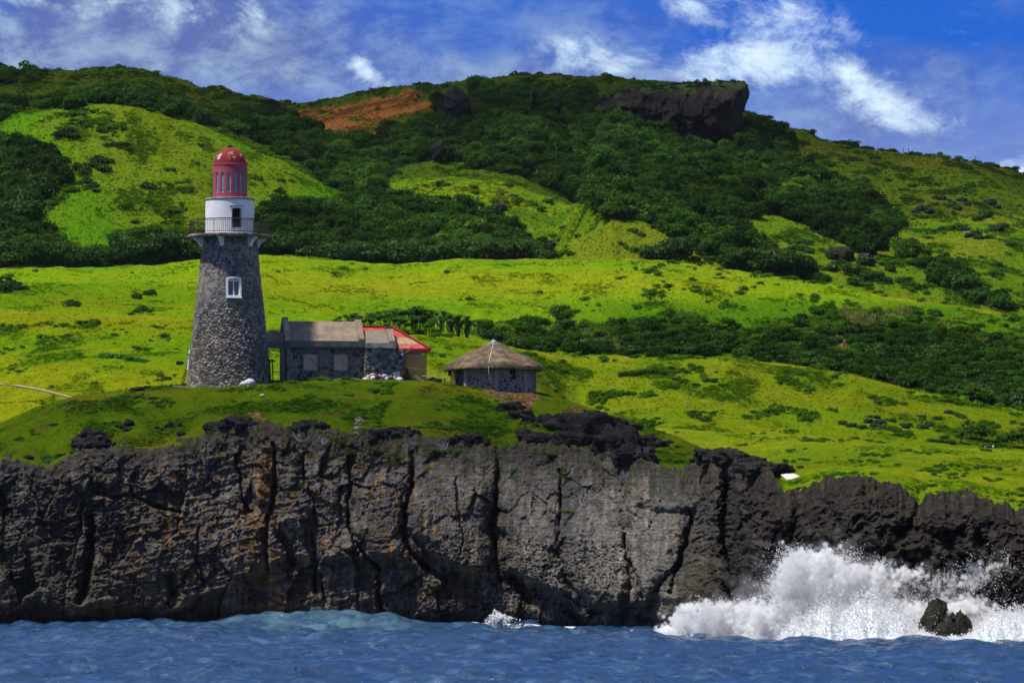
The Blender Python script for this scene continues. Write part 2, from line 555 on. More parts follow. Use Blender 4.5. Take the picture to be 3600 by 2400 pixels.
def ground_at(px, py, ymin=0.0, ymax=2000.0):
    """first visible terrain point of photograph column px at row py (py may be an occluded base: nearest row is taken)"""
    j = int(np.clip(np.searchsorted(us, px), 0, NC - 1))
    ok = (Ygrid[:, j] >= ymin) & (Ygrid[:, j] <= ymax)
    idx = np.nonzero(ok)[0]
    below = idx[(Sg[idx, j] <= py)]
    i = below[0] if len(below) else idx[np.argmin(Sg[idx, j])]
    return Vector((float(Xg[i, j]), float(Ygrid[i, j]), float(Zg[i, j])))


# ---- what grows where (photograph outline of each wood, patch of soil or burnt grass, as it lies on the slope)
jx = UU + 26 * fbm(UU / 60, Sg / 60, None, 3); jy = Sg + 16 * fbm(UU / 60 + 9, Sg / 60 + 4, None, 3)
WOODS = [
    [(-520, 500), (120, 540), (190, 580), (210, 640), (150, 700), (90, 780), (40, 850), (25, 940), (-520, 950)],
    [(-520, 850), (60, 815), (160, 830), (220, 880), (240, 935), (-520, 955)],
    [(230, 930), (380, 905), (440, 860), (520, 845), (600, 880), (700, 858), (760, 870), (760, 930), (240, 950)],
    [(150, 390), (230, 350), (340, 325), (430, 322), (520, 345), (640, 385), (700, 410), (760, 440), (560, 400), (380, 360), (200, 385)],
    [(-100, 255), (110, 266), (120, 290), (-100, 305)],
    [(-100, 350), (30, 345), (70, 380), (0, 430), (-100, 440)],
    [(790, 430), (880, 395), (960, 402), (1010, 445), (1180, 492), (1290, 498), (1420, 452), (1530, 440), (1550, 300), (1650, 300), (1760, 330), (1900, 330), (2010, 350), (2060, 330), (2180, 300), (2560, 290),
     (2640, 420), (2720, 460), (2790, 560), (2900, 640), (3010, 700), (3100, 740), (3170, 790), (3110, 830), (3080, 900), (3000, 880), (2930, 840), (2860, 820), (2780, 770), (2660, 740), (2640, 775), (2560, 770),
     (2600, 840), (2720, 905), (2760, 960), (2560, 950), (2500, 900), (2420, 850), (2250, 775), (2130, 770), (2060, 720), (1960, 690), (1880, 640), (1800, 615), (1600, 580), (1480, 560), (1350, 620),
     (1330, 690), (1460, 720), (1640, 750), (1780, 800), (1850, 870), (1960, 905), (1980, 940), (1500, 950), (1100, 935), (900, 910), (900, 760), (1000, 735), (1160, 725), (1280, 730), (1330, 715),
     (1200, 675), (1120, 640), (1100, 590), (1010, 560), (880, 490)],
    [(3140, 850), (3200, 870), (3270, 920), (3310, 950), (3280, 960), (3190, 925)],
    [(3270, 950), (3330, 930), (3390, 985), (3440, 1020), (3520, 1085), (3450, 1080), (3380, 1040), (3300, 1000)],
    [(2760, 930), (2850, 960), (2900, 1000), (2840, 990), (2770, 970)],
]
BAND = [(1640, 1165), (1760, 1130), (1900, 1120), (2050, 1130), (2200, 1125), (2330, 1100), (2420, 1090), (2500, 1130), (2600, 1150), (2720, 1140), (2830, 1100), (2950, 1080), (3100, 1085), (3250, 1110), (3400, 1150), (3560, 1190),
        (4100, 1260), (4100, 1540), (3500, 1420), (3400, 1400), (3200, 1370), (2900, 1300), (2600, 1255), (2200, 1250), (1980, 1245), (1850, 1225), (1700, 1195)]
BURNT = [(960, 420), (1050, 388), (1180, 372), (1330, 352), (1440, 318), (1500, 330), (1450, 352), (1552, 362), (1552, 445), (1470, 462), (1400, 480), (1290, 512), (1200, 492), (1080, 468), (960, 452)]
GREENLENS = [(1255, 455), (1320, 432), (1400, 402), (1540, 395), (1525, 420), (1440, 440), (1330, 452)]
wood = np.zeros(Zg.shape)
for iw_, poly in enumerate(WOODS):
    wood = np.maximum(wood, (in_poly(jx, jy, poly) & (Ygrid > 655) & (Ygrid < (860 if iw_ in (3, 5) else 2000))).astype(float))
BLUFF = [(2085, 335), (2150, 300), (2560, 270), (2660, 280), (2640, 420), (2600, 535), (2500, 545), (2380, 520), (2330, 475), (2190, 440), (2100, 410)]
wood *= 1 - in_poly(UU, Sg, BLUFF)
wood *= 1 - in_poly(UU, Sg, [(1535, 325), (1535, 240), (1680, 240), (1665, 340), (1660, 410), (1570, 420)])
knoll_rows = (Ygrid > KY[11][None]) & (Ygrid < KY[13][None])
band = (in_poly(jx, jy, BAND) & (Ygrid > KY[6][None] + 2) & (Ygrid < 640)).astype(float)
burnt = (in_poly(jx, jy, BURNT) & ~in_poly(jx, jy, GREENLENS) & (Ygrid > 800)).astype(float)
burnt = np.maximum(burnt, (in_poly(jx, jy, [(735, 425), (840, 412), (850, 428), (760, 432)]) & (Ygrid > 800)))

# ---- grass tones, with some cloud shade painted into headland and far ridges
n_big = fbm(Xg / 34 + 5, Ygrid / 44, None, 4); n_mid = fbm(Xg / 7 + 11, Ygrid / 11 + 3, None, 4); n_str = fbm(Xg / 15 + Ygrid / 40, Ygrid / 9 + 20, None, 4); n_fine = fbm(Xg / 1.3, Ygrid / 1.9 + 8, None, 3)


def lerp3(a, b, f):
    return a + (np.asarray(b) - a) * np.clip(f, 0, 1)[..., None]


def flat(c):
    return np.broadcast_to(np.array(c, float), Zg.shape + (3,)).copy()


def below_knot(k, off=0.0):
    return Ygrid < (KY[k] + off)[None]


head = lerp3(lerp3(flat((.070, .118, .004)), (.038, .088, .004), smooth(-.1, .35, n_mid)), (.105, .118, .010), smooth(.15, .5, n_str) * .8)
head = lerp3(head, (.075, .062, .022), smooth(.38, .62, fbm(Xg / 4.5 + 40, Ygrid / 3.0, None, 4)) * .7)
field = lerp3(lerp3(flat((.108, .205, .006)), (.175, .215, .008), smooth(-.15, .35, n_big)), (.070, .170, .006), smooth(.0, .6, n_mid) * .5)
meadow = lerp3(lerp3(flat((.140, .262, .007)), (.190, .250, .010), smooth(-.2, .55, n_str) * .8), (.090, .215, .008), smooth(.05, .45, n_big) * .8)
rslope = lerp3(lerp3(flat((.115, .180, .007)), (.150, .178, .010), smooth(-.2, .5, n_str) * .85), (.045, .115, .007), smooth(-.05, .55, n_mid) * .75)
mm = lerp3(lerp3(flat((.122, .196, .010)), (.165, .205, .012), smooth(-.1, .4, n_str)), (.085, .185, .010), smooth(.1, .45, n_mid) * .6)
hill4 = lerp3(lerp3(flat((.066, .178, .007)), (.105, .160, .010), smooth(-.1, .35, n_big)), (.055, .140, .008), smooth(-.05, .6, n_mid) * .55)
knoll = lerp3(lerp3(flat((.098, .185, .009)), (.135, .185, .012), smooth(-.1, .3, n_mid)), (.045, .105, .010), smooth(.15, .45, n_str) * .8)
mount = lerp3(lerp3(flat((.046, .086, .008)), (.068, .086, .012), smooth(-.1, .35, n_big)), (.040, .080, .010), smooth(.1, .4, n_mid) * .8)
right3 = lerp3(lerp3(flat((.085, .160, .010)), (.125, .165, .014), smooth(-.15, .3, n_big)), (.040, .098, .012), smooth(.08, .4, n_mid) * .8)

U_ = UU
colg = head.copy()
behind1 = Ygrid > (KY[2] + 2)[None]
leftw = (1 - smooth(1500, 1750, U_))
colg = np.where((behind1 & (U_ < 1560))[..., None], field, colg)
colg = np.where(behind1[..., None], lerp3(field, rslope, smooth(1400, 1900, U_ + 120 * n_big)), colg)
mzone = (Ygrid < (KY[4] + 3)[None]) & (U_ > 2000) & (behind1 | (U_ > 2740))
gold = smooth(1200, 1110, Sg + 30 * n_big) * behind1 * (U_ < 1000)
colg = lerp3(colg, (.205, .205, .008), gold * .6)
patch = np.exp(-((U_ - 130) / 260) ** 2 - ((Sg - 1232 + 25 * n_mid - .12 * U_) / 48) ** 2) * behind1
colg = lerp3(colg, (.042, .125, .006), patch * smooth(-.3, .3, n_mid) * .9)
colg = np.where(mzone[..., None], mm, colg)
p3 = (Ygrid > (KY[6] + 3)[None])
colg = np.where((p3)[..., None], meadow, colg)
# lusher grass on the lower right meadow, deepened to paint the slope's shading
lush = smooth(1010, 1120, Sg + 40 * n_big) * smooth(1700, 2300, U_) * p3
lush = np.maximum(lush, smooth(1020, 1075, Sg + 30 * n_big) * smooth(2250, 2600, U_) * p3 * .9)
colg = lerp3(colg, (.050, .140, .006), lush * .9)
yel = np.exp(-((Sg - 1000 - 40 * n_big) / 38) ** 2) * p3 * smooth(500, 900, U_) * (1 - smooth(2400, 2900, U_))
colg = lerp3(colg, (.215, .245, .012), yel * .75)
p4 = Ygrid > (KY[9] - 6)[None]
colg = np.where((p4 & (U_ < 1990))[..., None], hill4, colg)
colg = np.where((p4 & (U_ >= 1990))[..., None], right3, colg)
p5 = Ygrid > (KY[11] - 2)[None]
colg = np.where((p5 & (U_ > 1150) & (U_ < 2480))[..., None], knoll, colg)
colg = np.where((p5 & (U_ <= 1150))[..., None], mount * .9, colg)
p6 = Ygrid > (KY[13])[None]
colg = np.where((p6 & (U_ > 1150) & (U_ < 2650))[..., None], mount, colg)
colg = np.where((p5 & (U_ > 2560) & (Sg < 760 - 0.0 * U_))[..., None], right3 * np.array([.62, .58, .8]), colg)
burn_c = lerp3(lerp3(flat((.25, .098, .040)), (.10, .042, .022), smooth(-.1, .3, fbm(Xg / 14, Ygrid / 5, None, 3))), (.09, .12, .02), smooth(.28, .5, n_mid))
colg = np.where((burnt > 0)[..., None], burn_c, colg)
colg = np.where((wood > 0)[..., None], lerp3(flat((.022, .050, .010)), (.045, .075, .014), smooth(-.2, .3, n_mid)), colg)
colg = np.where((band > 0)[..., None], lerp3(flat((.022, .050, .008)), (.045, .095, .010), smooth(-.1, .3, n_mid)), colg)
# bare earth: bank under the hut, scars on the headland, slip faces in the thicket
SOIL = [([(1675, 1345), (1900, 1350), (1925, 1386), (1880, 1400), (1868, 1440), (1850, 1462), (1812, 1432), (1775, 1405), (1720, 1382), (1680, 1366)], 0, 420),
        ([(870, 1452), (905, 1448), (940, 1460), (930, 1474), (885, 1474)], 0, 420), ([(850, 1490), (900, 1483), (965, 1490), (985, 1535), (900, 1550), (850, 1520)], 0, 420),
        ([(1975, 1446), (2010, 1424), (2050, 1432), (2065, 1442), (2010, 1448)], 0, 430),
        ([(2890, 1190), (2950, 1170), (3000, 1230), (2990, 1260), (2930, 1245)], 480, 640), ([(3010, 1215), (3080, 1240), (3060, 1270), (3010, 1265)], 480, 640), ([(3300, 1125), (3330, 1130), (3340, 1160), (3305, 1150)], 480, 640),
        ([(3420, 1190), (3450, 1190), (3450, 1215), (3425, 1212)], 480, 640)]
soil = np.zeros(Zg.shape)
jx2 = UU + 7 * fbm(UU / 14, Sg / 10, None, 3); jy2 = Sg + 5 * fbm(UU / 14 + 5, Sg / 10, None, 3)
for poly, a, b in SOIL:
    soil = np.maximum(soil, in_poly(jx2, jy2, poly) & (Ygrid > a) & (Ygrid < b))
soil_c = lerp3(flat((.085, .043, .022)), (.20, .145, .10), smooth(.15, .45, fbm(Xg / .5, Ygrid / .5, None, 3)))
colg = np.where((soil > 0)[..., None], soil_c, colg)
# pale dry grass along the rims that catch the wind
for k, w_, lo, hi in ((6, 5.0, -500, 4300), (4, 3.5, 2000, 4300), (8, 9.0, -500, 4300)):
    rim = np.exp(-((Ygrid - KY[k][None] + w_ * .5) / w_) ** 2) * (U_ > lo) * (U_ < hi) * smooth(-.3, .2, fbm(Xg / 9 + k, Ygrid / 9, None, 3))
    colg = lerp3(colg, (.24, .235, .022), rim * .7)
colg = colg * np.array([.93, .90, .5])
colg = np.clip(colg * (1 + 0.22 * n_fine[..., None]), .0025, .6)


def grass_material():
    m, t = material('grass_ground')
    col = t.node('ShaderNodeAttribute', attribute_name='col').outputs['Color']
    pos = t.node('ShaderNodeNewGeometry').outputs['Position']
    n = t.noise(pos, 1.1, 8.0, 0.72)
    n2 = t.noise(pos, 4.5, 4.0, 0.6)
    c = t.mix(t.math('MULTIPLY', t.ramp(n, 0.30, 0.70), 0.32), col, t.mix(1.0, col, (0.45, 0.6, 0.6), 'MULTIPLY'))
    c = t.mix(t.math('MULTIPLY', t.ramp(n2, 0.5, 0.75), 0.35), c, t.mix(1.0, c, (1.45, 1.25, 1.2), 'MULTIPLY'))
    b = t.node('ShaderNodeBsdfPrincipled', {'Base Color': c, 'Roughness': 0.9, 'Specular IOR Level': 0.0})
    h = t.math('ADD', t.math('MULTIPLY', n, 1.0), t.math('MULTIPLY', n2, 0.3))
    t.l.new(t.bump(h, 0.8, 0.45), b.inputs['Normal'])
    t.l.new(b.outputs[0], t.out.inputs[0])
    return m


M_GRASS = grass_material()
Zs_ = Zg.copy(); Zs_[0] -= 1.6                              # a skirt of earth under the turf edge
verts = np.stack([Xg, Ygrid, Zs_], -1).reshape(-1, 3)
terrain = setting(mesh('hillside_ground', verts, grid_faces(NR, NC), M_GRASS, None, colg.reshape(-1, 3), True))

# ------------------------------------------------------------------ sea cliff (one sheet of rock, from below the water to under the turf)
BLOCKS = [  # photograph outline of each block of rock that stands out of the face, how far it stands out (m), softness of its edge (px)
    ([(1425, 1690), (1440, 1590), (1600, 1570), (1740, 1590), (1745, 1740), (1722, 1850), (1735, 1950), (1700, 2015), (1620, 2022), (1560, 1985), (1480, 1915), (1432, 1880), (1420, 1800)], 2.6, 75),
    ([(1750, 1610), (1880, 1600), (1965, 1650), (1972, 1790), (1965, 1900), (1995, 2085), (1930, 2100), (1860, 2060), (1815, 2000), (1805, 1930), (1745, 1850)], 2.4, 70),
    ([(1975, 1760), (2100, 1730), (2195, 1850), (2212, 2080), (2185, 2138), (2090, 2112), (1998, 2050), (1965, 1960)], 2.6, 70),
    ([(2215, 1800), (2300, 1760), (2420, 1810), (2390, 1950), (2310, 2080), (2245, 2120), (2218, 2000)], 2.0, 60),
    ([(1240, 1690), (1330, 1640), (1418, 1690), (1416, 1860), (1408, 1955), (1330, 1968), (1280, 1920), (1245, 1850)], 1.5, 60),
    ([(850, 1590), (950, 1590), (952, 1765), (905, 1782), (868, 1700)], 1.5, 45),
    ([(320, 1600), (420, 1590), (430, 1690), (380, 1730), (330, 1700)], 1.2, 40),
    ([(975, 1600), (1060, 1590), (1075, 1720), (1110, 1810), (1080, 1880), (1000, 1850)], 1.0, 60),
    ([(100, 1920), (200, 1890), (250, 2060), (340, 2110), (350, 2180), (200, 2190), (120, 2080)], 1.2, 60),
    ([(2180, 1660), (2300, 1640), (2420, 1680), (2440, 1790), (2330, 1800), (2220, 1770)], 1.6, 50),
    ([(2330, 2010), (2480, 1960), (2530, 1830), (2548, 1960), (2545, 2180), (2330, 2180)], 1.2, 60),
    ([(2580, 1900), (2680, 1760), (2760, 1735), (2800, 1780), (2700, 2030), (2610, 2030)], 2.2, 70),
    ([(2800, 1850), (2900, 1800), (3000, 1830), (3060, 1900), (3000, 1990), (2850, 1960)], 1.6, 70),
    ([(3010, 1830), (3100, 1830), (3150, 1890), (3090, 1960), (3020, 1930)], 1.8, 60),
    ([(3240, 1760), (3330, 1740), (3420, 1780), (3400, 1870), (3280, 1880)], 1.6, 60),
    ([(3350, 1850), (3440, 1860), (3450, 1960), (3380, 1990)], 1.2, 50),
]
CRACKS = [  # photograph course, width (px), depth (m)
    ([(1748, 1575), (1752, 1650), (1746, 1740), (1736, 1800), (1728, 1860), (1745, 1960), (1760, 2040)], 9, 3.2),
    ([(1445, 1580), (1452, 1650), (1440, 1740), (1424, 1800), (1420, 1870), (1440, 1940), (1520, 2010), (1570, 2040)], 12, 3.0),
    ([(1605, 1680), (1605, 1760), (1622, 1850), (1632, 1900), (1612, 1945)], 3.5, 1.2),
    ([(1226, 1610), (1231, 1700), (1219, 1760), (1222, 1830), (1245, 1900), (1290, 1960), (1340, 2000)], 8, 2.2),
    ([(318, 1820), (322, 1950), (308, 2010), (295, 2085), (282, 2110)], 17, 4.5),
    ([(960, 1560), (968, 1640), (962, 1750), (945, 1810), (930, 1900), (940, 2000)], 9, 2.4),
    ([(822, 1600), (850, 1690), (850, 1750), (880, 1800)], 6, 1.6),
    ([(1072, 1590), (1068, 1660), (1100, 1760), (1108, 1830)], 4, 1.2),
    ([(2196, 1880), (2200, 1960), (2232, 2010), (2262, 2100)], 8, 2.2),
    ([(2560, 1690), (2548, 1850), (2560, 2000), (2575, 2180)], 26, 4.5),
    ([(2440, 1800), (2400, 1950), (2360, 2080)], 14, 2.0),
    ([(1968, 1650), (1972, 1780), (1962, 1900)], 6, 1.6),
    ([(1100, 1880), (1112, 1960), (1108, 2080)], 7, 1.4), ([(1330, 2030), (1336, 2120), (1350, 2170)], 12, 1.8), ([(1250, 2040), (1262, 2140)], 6, 1.0),
    ([(600, 2030), (612, 2090)], 22, 2.6), ([(985, 1880), (1010, 1925), (1030, 1980)], 20, 2.4),
    ([(1800, 2020), (1830, 2060), (1860, 2110)], 24, 2.6), ([(60, 2050), (95, 2055)], 18, 1.0),
    ([(470, 1740), (540, 1780), (640, 1800)], 7, 1.2), ([(330, 1730), (400, 1750), (440, 1740)], 8, 1.4), ([(520, 1760), (580, 1790)], 6, 1.0),
    ([(2790, 1740), (2800, 1830), (2770, 1900)], 12, 2.0), ([(2900, 1760), (2960, 1850), (3000, 1900)], 8, 1.2), ([(3225, 1775), (3200, 1850), (3150, 1890)], 14, 2.4),
    ([(3440, 1880), (3480, 1960), (3560, 1990)], 22, 2.2), ([(2720, 2030), (2760, 2060), (2800, 2160)], 20, 2.0), ([(2450, 1830), (2470, 1900)], 18, 1.8),
    ([(1720, 2180), (1780, 2168), (1850, 2185)], 14, 2.0), ([(2080, 2150), (2180, 2160), (2300, 2185)], 16, 2.2), ([(2000, 2150), (2060, 2200)], 16, 1.6),
    ([(2870, 1700), (2850, 1760), (2880, 1830)], 6, 1.0), ([(3080, 1720), (3060, 1800)], 7, 1.0), ([(700, 1850), (690, 1960), (720, 2060)], 7, 1.2),
]
cu = np.arange(-420, 4021, 3.2)
far_l = -420 - np.geomspace(10, 5200, 40)[::-1]; far_r = 4020 + np.geomspace(10, 5200, 40)
cu = np.concatenate([far_l, cu, far_r])
CW = 5.0                                        # the last rows lean back under the turf
vv = np.concatenate([np.linspace(0, 1, 232), 1 + np.linspace(0, 1, 34)[1:]])
CU, CV = np.meshgrid(cu, vv)
cy0 = sm(c_Y0, cu, 60)
ctop = c_s0(cu)
Yw = np.interp(cu, [-6000, 0, 900, 1740, 2300, 2760, 3000, 3600, 9000], [374, 372, 368, 358, 338, 314, 303, 296, 292])    # depth at the water
e_base = (-1.5 - CAMZ) / Yw
sb = 1200.0 - F * (e_base * CP - SP) / (CP + e_base * SP)
V1 = np.clip(CV, 0, 1)
SS = sb[None] + (ctop - sb)[None] * V1
edge_n = (13 + 12 * smooth(2300, 2600, cu)) [None] * fbm(cu / 40, cu * 0 + 2, None, 5)[None] + 6 * fbm(CU / 9, SS / 12, None, 3)
SS = SS + edge_n * smooth(.8, 1, V1)
dome = smooth(2480, 2720, CU) * (1 - .35 * smooth(3300, 3500, CU))
YY = Yw[None] + (cy0 - Yw - .9)[None] * V1 ** (1.5 + 1.3 * dome)
YY = YY + dome * 1.8 * np.exp(-((V1 - .26) / .14) ** 2)
D = np.zeros_like(CU)
wx = CU + 18 * fbm(CU / 70, SS / 70, None, 3); wy = SS + 14 * fbm(CU / 70 + 9, SS / 70 + 3, None, 3)
for poly, amp, soft in BLOCKS:
    xs = [p[0] for p in poly]; ys = [p[1] for p in poly]
    j = np.nonzero((cu > min(xs) - 40) & (cu < max(xs) + 40))[0]
    sl_ = (slice(None), slice(j[0], j[-1] + 1))
    x, y = wx[sl_], wy[sl_]
    ins = in_poly(x, y, poly)
    dd = seg_dist(x, y, poly, True)
    rel = np.clip((y - min(ys)) / (max(ys) - min(ys)), 0, 1)
    prof = np.clip(dd / (soft * (1.15 - .75 * rel)), 0, 1) ** .55 * ins * (.45 + .55 * smooth(0, .7, rel))
    D[sl_] = np.maximum(D[sl_], 1.1 * amp * prof)
rough = smooth(2300, 2620, CU)                  # the jagged black limestone on the right
wu = CU + 14 * fbm(CU / 55, SS / 55, None, 3); wv = SS + 14 * fbm(CU / 55 + 5, SS / 55 + 2, None, 3)
D += 1.0 * fbm(CU / 260, SS / 300, None, 2)
fa, ea = facets(wu / 120 + .10 * SS / 120, wv / 190, 1, 1.0)
fb, eb = facets(wu / 46, wv / 74 + .2 * wu / 74, 2, 1.0)
fc, ec = facets(wu / 19, wv / 24, 3, 1.1)
fd, ed = facets(wu / 9, wv / 9, 4, 1.2)
calm = 1 - .45 * smooth(0, 1.2, D)
D += (1 - rough) * calm * (1.05 * fa + .55 * fb + .22 * fc + .10 * fd - .45 * (1 - smooth(0, .05, ea)) - .18 * (1 - smooth(0, .06, eb)))
lum1 = ridged(wu / 150, wv / 130, None, 3); lum2 = ridged(wu / 48 + 9, wv / 40, None, 4)
D += rough * (1.1 * lum1 + .62 * lum2 + .25 * fb + .22 * fc + .16 * fd + .30 * ridged(wu / 17, wv / 14, None, 3) - .12 * (1 - smooth(0, .08, ec)))
top_ = smooth(.82, .97, V1) * (1 - rough)
D += top_ * (.5 * lum2 + .35 * fc + .2 * fd)
strat = np.sin((SS + .22 * CU * (CU < 1500) + 22 * fbm(CU / 160, SS / 90, None, 3)) / 5.0) + .6 * np.sin((SS + .22 * CU + 14 * fbm(CU / 90 + 3, SS / 60, None, 2)) / 2.3)
D += (0.085 * smooth(1600, 1000, CU) + .03) * strat * (1 - rough) * (.4 + .6 * smooth(-.2, .3, fbm(CU / 120, SS / 100 + 30, None, 2)))
D += 0.16 * fbm(CU / 8, SS / 7, None, 3)
pit = smooth(.22, .45, fbm(CU / 9 + 50, SS / 6, None, 2)) * smooth(1850, 1950, SS) * smooth(1380, 1480, CU) * (1 - smooth(2150, 2250, CU))
D -= .45 * pit
for pts, w, dep in CRACKS:
    xs = [p[0] for p in pts]; ys = [p[1] for p in pts]
    j = np.nonzero((cu > min(xs) - 3 * w - 40) & (cu < max(xs) + 3 * w + 40))[0]
    sl_ = (slice(None), slice(j[0], j[-1] + 1))
    dd = seg_dist(CU[sl_] + .3 * w * fbm(CU[sl_] / 12, SS[sl_] / 12, None, 2) + 7 * fbm(CU[sl_] / 40 + 5, SS[sl_] / 40, None, 2), SS[sl_], pts)
    D[sl_] -= .9 * dep * np.exp(-(dd / (.72 * w)) ** 2)
under = np.interp(cu, [-400, 300, 1000, 1240, 1420, 1500, 1700, 1800, 1990, 2200, 2300, 2450, 2520], [2300, 2300, 1960, 1965, 1962, 1940, 2030, 2010, 2100, 2142, 2095, 2110, 2200])[None] + 12 * fbm(CU / 40, CU * 0 + 9, None, 3)
D -= 1.9 * smooth(-12, 26, SS - under) * (1 - rough)
zsea = (2205 + (CU / 3600) * 58) - SS            # px above the waterline
D -= 2.2 * smooth(95, 20, zsea + 25 * fbm(CU / 90, CU * 0, None, 3)) * (1 - .6 * rough)
shape = smooth(0.0, .05, V1)
shape_top = 1 - .88 * smooth(.80, 1.0, V1)
YY = YY - D * shape_top * .95
# rows past 1: run back under the turf, poking out of it here and there
xt, yt, zt = P(CU, SS, YY)
lip = np.clip(CV - 1, 0, 1)
last = len(np.linspace(0, 1, 232)) - 1
xm_ = (CU - 1800) / F * 360
poke = .62 * fbm(xm_ / 1.5, lip * CW / 1.5, None, 5) + .28 * ridged(xm_ / .8, lip * CW / .8 + 5, None, 3) - .38 + .10 * smooth(2400, 2700, CU) - .8 * np.exp(-((CU - 2785) / 45) ** 2) - .5 * np.exp(-((CU - 3232) / 25) ** 2)
for r in range(last + 1, len(vv)):
    yr = yt[last] + lip[r] * CW
    eg = np.array([0.0])
    yt[r] = yr
    xt[r] = xt[last] * yr / yt[last]
inner = (cu > -420) & (cu < 4021)
def terr_z(x, y):
    """vectorised terrain height near the cliff edge"""
    u = 1800.0 + x * F / y
    jj = np.clip(np.searchsorted(us, u) - 1, 0, NC - 2); fu = np.clip((u - us[jj]) / (us[jj + 1] - us[jj]), 0, 1)
    y0 = Y0[jj] * (1 - fu) + Y0[jj + 1] * fu
    t_ = np.clip((y - y0) / (YEND - y0), 0, 1)
    ii = np.clip(np.searchsorted(tt, t_) - 1, 0, NR - 2); ft = np.clip((t_ - tt[ii]) / (tt[ii + 1] - tt[ii]), 0, 1)
    return (Zg[ii, jj] * (1 - fu) + Zg[ii, jj + 1] * fu) * (1 - ft) + (Zg[ii + 1, jj] * (1 - fu) + Zg[ii + 1, jj + 1] * fu) * ft
for r in range(last + 1, len(vv)):
    g = terr_z(xt[r], yt[r])
    k = smooth(0, .22, lip[r])
    zt[r] = (1 - k) * (zt[last] + .1) + k * (g + poke[r] * (1.0 + .3 * lip[r]) - .75 * lip[r] ** 2)
# colours of the rock
n1 = fbm(CU / 130, SS / 130, None, 4); n2 = fbm(CU / 30 + 4, SS / 44, None, 4); n3 = fbm(CU / 7, SS / 7, None, 3)
rc = lerp3(np.broadcast_to(np.array((.150, .140, .125)), CU.shape + (3,)).copy(), (.088, .086, .088), smooth(-.2, .4, n1))
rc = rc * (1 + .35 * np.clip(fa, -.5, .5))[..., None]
pale = np.zeros_like(CU)
for poly, amp, soft in BLOCKS[:4]:
    pale = np.maximum(pale, in_poly(wx, wy, poly) * smooth(0, 60, seg_dist(wx, wy, poly, True)))
rc = lerp3(rc, (.175, .172, .160), pale * smooth(1640, 1820, SS) * np.clip(.62 + .9 * n2 + .5 * n1, 0, 1))  # block faces painted paler low down, standing in for skylight
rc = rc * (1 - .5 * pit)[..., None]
tan = smooth(.0, .5, n2 + .35 * n1) * (1 - rough) * smooth(1300, 600, np.abs(CU - 1000) * 1.2)
rc = lerp3(rc, (.175, .125, .070), tan * .9)
for pts, w, a in (([(930, 1700), (945, 1800), (930, 1880), (955, 1990), (940, 2130)], 34, .9), ([(950, 1590), (910, 1690)], 34, .6), ([(1130, 1890), (1150, 1900)], 40, .5), ([(1380, 1920), (1410, 1950)], 36, .6),
                  ([(880, 1800), (860, 2000)], 26, .5), ([(600, 1780), (610, 1920)], 30, .35), ([(1650, 2010), (1665, 2015)], 16, .8), ([(480, 1960), (470, 2010)], 20, .5), ([(2640, 2050), (2670, 2080)], 34, .5), ([(1000, 2100), (1010, 2140)], 40, .5)):
    g = np.exp(-(seg_dist(wx, wy, pts) / w) ** 2)
    rc = lerp3(rc, (.250, .125, .035), g * a * np.clip(.7 + 1.2 * n2, 0, 1))
ol = np.exp(-(seg_dist(wx, wy, [(2450, 2080), (2520, 1990), (2530, 2150), (2440, 2160)]) / 70) ** 2)
rc = lerp3(rc, (.085, .078, .038), ol * .9)
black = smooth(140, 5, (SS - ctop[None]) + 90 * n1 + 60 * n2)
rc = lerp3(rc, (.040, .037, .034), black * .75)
rc = lerp3(rc, (.034, .031, .029), rough * .92)
rc = lerp3(rc, (.062, .050, .038), rough * smooth(.05, .45, n2) * .7)
rc = lerp3(rc, (.018, .018, .018), smooth(75, 5, zsea + 40 * n1) * .85)
rc = lerp3(rc, (.10, .098, .085), np.exp(-(seg_dist(wx, wy, [(170, 2100), (330, 2150), (200, 1960)]) / 60) ** 2) * .7)
moss = smooth(.42, .6, fbm(CU / 26 + 60, SS / 18, None, 3) + .12 - .004 * np.abs(SS - ctop[None] - 70)) * smooth(700, 1300, CU) * (1 - smooth(2300, 2500, CU)) * (V1 > .6)
streak = fbm((CU + 8 * n1) / 17 + 30, SS / 110, None, 4); streak2 = fbm(CU / 26 + 60, SS / 300, None, 3)
rc = rc * (1 - .34 * smooth(.05, .45, streak + .5 * n2) * (1 - .5 * rough))[..., None]
rc = lerp3(rc, rc * np.array([1.55, 1.5, 1.4]), smooth(.12, .45, streak2) * .8)
bed = fbm(CU / 140, (SS + .22 * CU * (CU < 1500)) / 7, None, 3)
rc = rc * (1 + .38 * np.clip(bed, -.8, .8) * (1 - .6 * rough))[..., None]
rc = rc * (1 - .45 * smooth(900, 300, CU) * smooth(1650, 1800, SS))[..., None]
rc = rc * (1 + .24 * (1 - rough))[..., None] * np.array([1.04, 1.0, .95])
rc = np.clip(rc * (1 + .35 * n3[..., None]), .004, .5)
turf = smooth(.05, .45, fbm(CU / 16 + 60, lip * 6 + SS / 30, None, 4) + .5 * lip - .1) * (CV > .985) * (1 - .6 * rough)
rc = lerp3(rc, (.060, .105, .010), turf * .9)
drape = smooth(.16, .40, fbm(CU / 34 + 200, SS / 26, None, 4) + .30 * smooth(70, 0, SS - ctop[None]) - .12) * (SS - ctop[None] < 130) * (1 - rough) * smooth(500, 800, CU) * (CV <= 1)
rc = lerp3(rc, lerp3(np.broadcast_to(np.array((.038, .062, .012)), rc.shape).copy(), (.070, .105, .014), smooth(-.2, .3, n3)), drape * .75)
rc = lerp3(rc, (.085, .060, .036), smooth(.15, .45, fbm(CU / 24 + 90, SS / 14, None, 3)) * smooth(.90, .97, V1) * .6)


